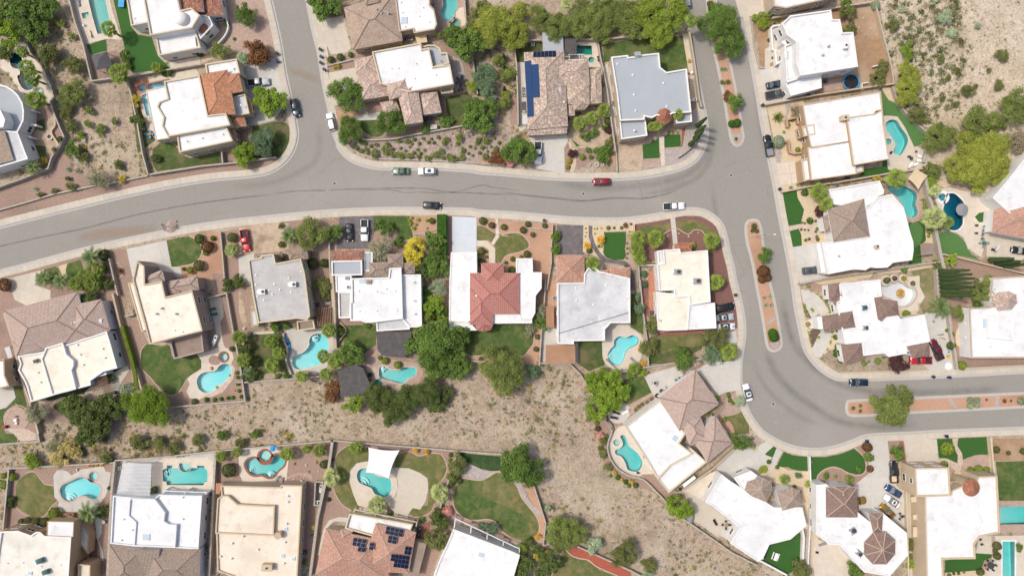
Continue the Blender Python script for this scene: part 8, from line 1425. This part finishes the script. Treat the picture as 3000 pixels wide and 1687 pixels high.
T('C2');bin_(2427,142,0,'binblack','charcoal bin at the pavement beside the black suv',z=.09);bin_(1870,945,30,'teal','left grey bin against the mauve brown roof');bin_(1903,925,30,'teal','right grey bin against the mauve brown roof');hoop(1650,972,165,'basketball hoop on the grey patio above the angled house');table(1730,1045,0,'round dark table on the grey patio',.55,0);table(1690,1088,20,'dark covered grill table at the patio corner',.6,0,'black');bd('1778 1010 14','small brown boulder on the grey patio','orangepot');lg(1305,1250,-20,'upper dark lounger on the small paved area','black');lg(1285,1298,-10,'lower dark lounger on the small paved area','black');lg(1390,1246,30,'pale lounger on the small paved area','sail_white');ac(720,170,.05,'condenser left of the streaky white roof');ac(560,112,.05,'condenser right of the rose red roof',m='dmetal')
t=prop('pool_cover_reel','long grey cover reel at the foot of the figure eight pool','reel',1268,800,-42,.12);pt_(t,'roll','grey',lambda b:b.tube([(-2.2,0,.35),(2.2,0,.35)],.16,10))
for sx in(-1,1):pt_(t,'stand','dmetal',lambda b:b.box((sx*2.1,0,.17),(.1,.5,.34)))
lg(1465,757,-45,'grey lounger beside the figure eight pool',z=.1);ac(1640,305,.06,'condenser on the dark red walk',m='dmetal');T('B2');rtu(692,1217,.05,'green utility box beside the brown tile garage',90,.9,.6,.7,'teal');bin_(625,793,20,'binblack','charcoal bin on the pavement left of the dark driveway',z=.09)
for x_,r0,l_ in((1050,17,'left'),(1120,25,'middle'),(1177,17,'right')):t=prop('stone_urn',l_+' stone urn planter on the turf by the street','planter',x_,265,0,.06);pt_(t,'bowl','stone',lambda b:b.lathe((0,0,0),[(r0*U*.5,0),(r0*U,.35),(r0*U,.45),(r0*U*.8,.42),(.01,.36)],18));pt_(t,'soil','plum',lambda b:b.lathe((0,0,.38),[(r0*U*.8,0),(.01,.01)],14))
bd('1895 915 10 1988 942 12 2078 908 9 1790 938 9','small pale stone in the dark red mulch');bd('1905 1345 9 2290 880 8','small stone in the corner gravel')
T('C1');t=prop('kayak','bright blue kayak leaning at the cyan pool deck','kayak',463,600,-72,.15);pt_(t,'hull','cyanblue',lambda b:loft(b,[[(x,w*a,.25+.22*c)for a,c in((-1,.3),(-.7,1),(.7,1),(1,.3),(.5,-.8),(-.5,-.8))]for x,w in((-1.9,.04),(-1.2,.3),(0,.4),(1.2,.3),(1.9,.04))]));pt_(t,'cockpit','navy',lambda b:b.lathe((0,0,.48),[(.32,0),(.26,.03),(.01,.0)],14))
table(1240,892,0,'round dark table beside the tilted shade roof',.65,0,'black');chair(1246,945,90,'red chair below the round dark table','red');ac(1750,130,.05,'condenser in the gap between the two white roofs',m='dmetal');rtu(45,460,.05,'small white box left of the palm yard',0,.5,.4,.4,'wmetal');cn('808 208 868 205 868 232 810 235',1.0,'grey bench in the narrow side yard','grey','garden_bench',cat='bench');rtu(730,230,.05,'dark storage box in the narrow side yard',0,1.2,.9,.6,'dmetal')
pg('715 265 870 258 878 432 740 440',2.5,'dark brown side yard pergola under the olive wall',9,'redwood',.2,3)
T('C0');lg(2005,275,10,'upper teal recliner on the concrete side yard','teal');lg(2020,322,10,'lower teal recliner on the concrete side yard','teal');ac(1058,300,.05,'condenser at the bluish white side wall');ac(1080,1060,.05,'grill beside the lattice pergola',s=.8,m='dmetal');chair(148,1290,90,'upper grey chair on the circular terrace','grey');chair(150,1350,270,'lower white chair on the circular terrace','sail_white');table(147,1320,0,'small grey table on the circular terrace',.4,0,'metal');t=prop('grill','red grill at the edge of the circular terrace','grill',50,1385,20);pt_(t,'hood','red',lambda b:b.box((0,.15,.9),(.9,.5,.35)));pt_(t,'cart','black',lambda b:b.box((0,0,.4),(1.0,.6,.7)))
cn('42 640 90 625 118 730 75 740',2.0,'pale slatted shed roof in the left side yard','offwhite','garden_shed',cat='shed');rtu(2028,560,.08,'white outdoor kitchen block beside the mauve walls',70,2.4,.8,.9,'wmetal');bd('2000 833 20 2170 898 14 2050 1010 16 1705 1062 12 2215 1040 14','brown boulder at the rim of the cyan freeform pool','orangepot')
T('D0');bin_(1945,1175,0,'teal','upper grey bin in the side yard of the white house');ac(1942,1235,.05,'condenser in the side yard of the white house');table(980,935,0,'round stone table beside the date palm path',.5,0,'stone');chair(720,450,200,'white chair at the top of the bean pool deck','sail_white');rtu(640,868,.05,'brown outdoor hearth below the bean pool deck',0,3.2,.7,.6,'redwood');rtu(1120,430,.05,'grey storage box left of the white pergola',0,1.2,.8,.7,'stone');cn('2036 575 2105 572 2068 675 2034 672',2.4,'small orange tile lean-to left of the beige house','terra','lean_to',cat='shed')
T('D1');sail('1222 235 1515 262 1412 528 1195 470',(3.2,4.0,3.0,3.6),'large white shade sail over the freeform pool','sail_white');lg(360,530,55,'left grey lounger below the brick rimmed pool');lg(402,550,80,'right grey lounger below the brick rimmed pool');ac(1707,1000,.05,'upper condenser right of the rose tiled house',m='dmetal');ac(1697,1047,.05,'lower condenser right of the rose tiled house',m='dmetal');ac(625,1222,.05,'condenser at the beige house wall',m='dmetal');ac(690,1072,.05,'dark grill in the beige house side yard',s=.8,m='dmetal');t=prop('parasol','small blue parasol above the brick rimmed pool','parasol',320,245,0,.1,zz=2);pt_(t,'canopy','cyanblue',lambda b:b.lathe((0,0,1.9),[(.8,0),(.05,.35)],8));pt_(t,'pole','metal',lambda b:b.tube([(0,0,0),(0,0,2.2)],.03,6));bd('635 400 16 650 465 10 755 455 10 520 530 12 615 530 10','pale boulder in the gravel yard of the beige house');rtu(745,755,.05,'white cupboard in the small walled store',0,1.4,1.0,.6,'wmetal');rtu(770,620,.05,'pool pump set in the small walled store',80,1.6,.7,.5);chair(590,550,60,'striped deck chair at the beige house corner','sail_white')
T('D2');t=prop('covered_boat','boat under a grey cover beside the vivid green tree','boat',2005,895,70,.1);pt_(t,'hull','grey',lambda b:loft(b,[[(x,w*a,.6+.5*c)for a,c in((-1,.2),(-.6,1),(0,1.3),(.6,1),(1,.2),(.4,-1),(-.4,-1))]for x,w in((-1.7,.8),(-.5,.95),(.8,.7),(1.7,.1))]));pt_(t,'trailer','dmetal',lambda b:b.box((0,0,.2),(3.6,.8,.12)));lg(2238,940,120,'dark lounger on the lower patio','black');table(2340,965,0,'square table on the shaded lower patio',.5,4,'wood','dmetal');bin_(2200,440,40,'binblack','charcoal bin against the wall of the angled houses');bin_(1905,625,10,'binblack','charcoal bin behind the small lean-to roof');bd('1568 320 14','red clay pot on the pool terrace','orangepot');chair(1507,475,0,'blue chair at the foot of the curved terrace pool','navy');bd('455 670 14 450 690 12 555 765 9 490 650 8','grey boulder in the orange gravel right of the lawn')
T('D3');bin_(1090,175,5,'navy','navy bin at the pavement left of the round driveway',z=.09);bin_(1840,128,20,'navy','navy bin at the pavement right of the round driveway',z=.09);table(2258,1345,0,'round dark table in the gravel circle',.9,6);table(1420,885,0,'dark cafe table at the end of the parked cars',.4,3);chair(2178,1150,40,'upper dark chair on the cream terrace','dmetal');chair(2165,1105,100,'lower dark chair on the cream terrace','dmetal');t=prop('garden_table','white picnic table on the small turf yard','table',232,1262,70);pt_(t,'tabletop','sail_white',lambda b:b.box((0,0,.75),(2.0,.8,.06)));pt_(t,'bench','sail_white',lambda b:b.box((0,.75,.45),(2.0,.3,.05)));pt_(t,'bench','sail_white',lambda b:b.box((0,-.75,.45),(2.0,.3,.05)));pt_(t,'legs','metal',lambda b:(b.box((-.7,0,.36),(.08,1.4,.72)),b.box((.7,0,.36),(.08,1.4,.72))));lg(675,1150,20,'grey lounger at the patio by the octagonal roof');chair(620,1225,0,'black chair at the patio by the octagonal roof','black');rtu(125,1250,.08,'black covered grill at the turf yard',70,1.6,.9,.8,'black');table(605,1010,0,'small dark table in the side strip',.35,0)
T('B0');t=prop('rubble_pile','heap of rubble and soil dumped on the road edge','rubble',1612,858,0,-.12,zz=0);rr_=random.Random(9);b=MB()
for i in range(150):
 a_=rr_.uniform(0,6.3);d_=rr_.random()**.7;z_=.55*(1-d_);b.box((math.cos(a_)*d_*2.3,math.sin(a_)*d_*1.4,z_+.05),(rr_.uniform(.1,.4),rr_.uniform(.1,.3),rr_.uniform(.08,.25)),M=Matrix.Rotation(rr_.uniform(0,6),4,rvec(rr_)))
b.lathe((0,0,0),[(1.9,0),(1.3,.3),(.5,.6),(.01,.65)],12);b.build('chunks',M['rockslope'],t,loc=(0,0,0))
for x_,y_,l_ in((1520,830,'left'),(1657,800,'right')):c_=prop('traffic_cone',l_+' orange cone beside the rubble heap','cone',x_,y_,0,-.12);pt_(c_,'cone','orangepot',lambda b:b.lathe((0,0,.04),[(.2,0),(.05,.6),(.01,.62)],12));pt_(c_,'base','orangepot',lambda b:b.box((0,0,.02),(.45,.45,.05)))
# ROAD WEAR
def wear(t,s,w,label_,a=.3,z=-.116,col=(.06,.057,.055)):
 T(t);p=rs(smooth(pts(s),6,False),.8);w2=[w*(1 if w>.5 else .6+.8*abs(math.sin(i*.7)*math.sin(i*.23+1)))for i in range(len(p))];n=len(p);L,Rr_=offset(p,.5,False),offset(p,-.5,False);b=MB()
 for i in range(n-1):
  f=lambda q,o,k:q+(o-q)*w2[k]
  vs_=[f(p[i],L[i],i),f(p[i],Rr_[i],i),f(p[i+1],Rr_[i+1],i+1),f(p[i+1],L[i+1],i+1)];e0,e1=min(1,i/6,(n-1-i)/6),min(1,(i+1)/6,(n-2-i)/6);b.uv[len(b.f)]=[(0,e0),(1,e0),(1,e1),(0,e1)];b.add([(v.x,v.y,z)for v in vs_],[(3,2,1,0)]);b.uv[len(b.f)-1]=[(0,e1),(1,e1),(1,e0),(0,e0)]
 nm='wear_%s_%d'%(label_,round(a*100));m=MATS.get(nm)
 if not m:
  m=bpy.data.materials.new(nm);MATS[nm]=m;m.use_nodes=True;nt=m.node_tree;N,K=nt.nodes,nt.links;pb=N['Principled BSDF'];pb.inputs['Base Color'].default_value=(*col,1);pb.inputs['Roughness'].default_value=.9
  uv=N.new('ShaderNodeTexCoord');sp=N.new('ShaderNodeSeparateXYZ');K.new(uv.outputs['UV'],sp.inputs[0])
  def mth(op,x,y):q=N.new('ShaderNodeMath');q.operation=op;[(K.new(v,q.inputs[i])if hasattr(v,'links')else setattr(q.inputs[i],'default_value',v))for i,v in enumerate((x,y))];return q.outputs[0]
  tri=mth('SUBTRACT',1.0,mth('ABSOLUTE',mth('MULTIPLY',mth('SUBTRACT',sp.outputs[0],.5),2.0),0));ge=N.new('ShaderNodeNewGeometry');nz=N.new('ShaderNodeTexNoise');nz.inputs['Scale'].default_value=.5;nz.inputs['Detail'].default_value=6;K.new(ge.outputs['Position'],nz.inputs['Vector'])
  fac=mth('MULTIPLY',mth('MULTIPLY',mth('MULTIPLY',tri,sp.outputs[1]),mth('MULTIPLY',nz.outputs['Fac'],2.0)),a);tr=N.new('ShaderNodeBsdfTransparent');mx=N.new('ShaderNodeMixShader');K.new(fac,mx.inputs[0]);K.new(tr.outputs[0],mx.inputs[1]);K.new(pb.outputs[0],mx.inputs[2]);K.new(mx.outputs[0],N['Material Output'].inputs['Surface'])
 tag(b.build(label_,m),kind='structure')
wear('B0','-200 1080 0 1035 400 945 800 865 1300 735 1900 625 2576 545',.55,'road_crack',.3);wear('B1','300 545 540 515 850 507 1150 492 1700 488 1950 520 2250 535 2600 550',.5,'road_crack',.3,-.1155);wear('B1','1050 515 1400 500 1560 530 1700 525 2000 530 2280 460 2400 480 2650 510',.4,'road_crack',.3,-.115);wear('B2','200 525 500 560 800 590 1000 607 1300 580 1550 585 1750 550 1900 500',.7,'road_crack',.3,-.1155)
wear('B2','700 430 1100 480 1500 470 1800 420 2000 340 2130 220 2200 60 2230 -200',3.2,'tyre_wear',.13,-.1145);wear('B2','1500 560 1800 500 2050 400 2180 250 2240 60',2.2,'tyre_wear',.13,-.114);wear('C3','300 150 340 400 420 620 560 790 720 920 900 1000 1200 1060 1700 1060 2400 1030',2.8,'tyre_wear',.17,-.1145);wear('C3','130 620 220 850 400 1060 600 1200 800 1320 1100 1380 1600 1370',3.0,'tyre_wear',.17,-.114);wear('C3','0 720 80 900 200 1080 450 1280 700 1380',2.2,'tyre_wear',.09,-.1135);wear('B2','2215 400 2230 600 2260 760 2330 900',2.0,'tyre_wear',.09,-.1135);wear('B1','-100 470 300 440 700 250 760 0 740 -150',2.4,'tyre_wear',.09,-.1145);wear('B0','700 980 900 930 1200 900 1500 870',3.4,'dust_stain',.5,-.1145,(.42,.30,.20));wear('A1','440 650 560 690 700 740 800 800',2.6,'dust_stain',.4,-.1145,(.42,.30,.20));wear('A3','20 700 60 1000 130 1449',2.0,'tyre_wear',.1,-.1145)
# UNCOUNTABLE GROWTH AND STONES
BLOCK=[ccw(offset(ROAD,-2.2))]+[p for _,p,_,_ in PATCH if True and len(p)>2]+[s_[1]for s_ in SLABS]+HOLES
BLOCK=[p for p in BLOCK if p is not None];OPEN={id(p)for k,p,_,_ in PATCH if k in('desert','rockslope','desert_light')}
BB=[(bbox(p),p)for p in BLOCK if id(p)not in OPEN]
BB+=[(bbox(h_),h_)for h_ in VOLS]
def free(x,y):return not any(a[0]<x<a[1]and a[2]<y<a[3]and inside((x,y),p)for a,p in BB)
rr_=random.Random(21)
from mathutils import noise
TUFT=[LM(k)for k in('olive','gold','bluegreen','dark','dead')]
def tb(t,x0,y0,x1,y1):T(t);a,c=P(x0,y0),P(x1,y1);return a.x,c.x,c.y,a.y
DENSE=[tb('A0',480,150,900,1449),tb('D0',0,-120,2576,420),tb('D1',0,-150,900,230),tb('C1',60,920,900,1449),tb('A3',1200,0,2000,1300),tb('A2',-250,100,420,1300),tb('D2',1800,900,2576,1449),tb('D2',600,600,1000,1000)]
b=MB();k_=0
for i in range(95000):
 x,y=rr_.uniform(-140,140),rr_.uniform(-80,80);d_=noise.noise(Vector((x*.05,y*.05,3)))+.55*noise.noise(Vector((x*.22,y*.22,9)))
 dn=any(a[0]<x<a[1]and a[2]<y<a[3]for a in DENSE)
 if d_<rr_.uniform(-.4,1.0)-(.35 if dn else 0)or not free(x,y):continue
 k_+=1;big_=rr_.random()**(1.7 if dn else 2.6)*(1 if d_>.15 else .6);r0=(.2+1.0*big_)if dn else(.14+.8*big_);c_=rr_.choice((0,0,1,2,3,4))if y<40 or x<60 else rr_.choice((0,0,2,3,3,4));b.cur=rr_.random()
 for j in range(4+int((60 if dn else 36)*big_)):
  v=rvec(rr_);v.z=abs(v.z);o_=len(b.f);lq(b,Vector((x,y,.02))+Vector((v.x,v.y,v.z*.7))*r0*rr_.uniform(.3,1),(v+rvec(rr_)*.6).normalized(),.07+.1*r0,.035+.05*r0,rr_);b.mi[o_]=c_;b.mi[o_+1]=c_
tag(b.build('desert_scrub',TUFT),'dry desert scrub tufts scattered over the bare ground','scrub',kind='stuff')
b=MB()
for i in range(15000):
 x,y=rr_.uniform(-140,140),rr_.uniform(-80,80)
 if noise.noise(Vector((x*.07,y*.07,20)))<rr_.uniform(-.7,.5)or not free(x,y):continue
 s_=.05+.22*rr_.random()**3;a_=rr_.uniform(0,6.3);o_=len(b.f);b.add([Vector((x,y,0))+Vector((math.cos(a_+q*1.57)*s_*rr_.uniform(.7,1.2),math.sin(a_+q*1.57)*s_,0))for q in range(4)]+[Vector((x,y,s_*.8))],[(0,1,4),(1,2,4),(2,3,4),(3,0,4)]);c_=rr_.choice((0,0,1))
 for q in range(4):b.mi[o_+q]=c_
tag(b.build('desert_stones',[M['stone'],M['rockslope']]),'loose pale stones scattered over the desert ground','stones',kind='stuff')
b=MB();cols=list(TINY)
for ci,c_ in enumerate(cols):
 for(x,y,r0,ball)in TINY[c_]:
  b.cur=rr_.random()
  for j in range(int(60+260*r0)):
   v=rvec(rr_);v.z=abs(v.z)if not ball else max(v.z,-.4);o_=len(b.f);lq(b,Vector((x,y,r0*.6))+Vector((v.x,v.y,v.z*.8))*r0*rr_.uniform(.8 if ball else .4,1),(v+rvec(rr_)*.6).normalized(),.09+.05*r0,.06+.04*r0,rr_);b.mi[o_]=ci;b.mi[o_+1]=ci
tag(b.build('small_garden_plants',[LM(c_)for c_ in cols]),'small garden plants dotted through the gravel beds and borders','plants',kind='stuff')
# LABELS: number off things that share one
ORD='first second third fourth fifth sixth seventh eighth ninth tenth eleventh twelfth'.split();byl={}
for o in COL.objects:
 if o.parent is None and 'label' in o and 'group' in o:byl.setdefault(o['label'],[]).append(o)
for l_,os_ in byl.items():
 if 2<=len(os_)<=12 and len(l_.split())<=12:
  xs,ys=[o.location.x for o in os_],[-o.location.y for o in os_];hor=max(xs)-min(xs)>=max(ys)-min(ys)
  for i,o in enumerate(sorted(os_,key=lambda o:o.location.x if hor else-o.location.y)):o['label']='%s, %s from the %s'%(l_,ORD[i],'left' if hor else 'top')
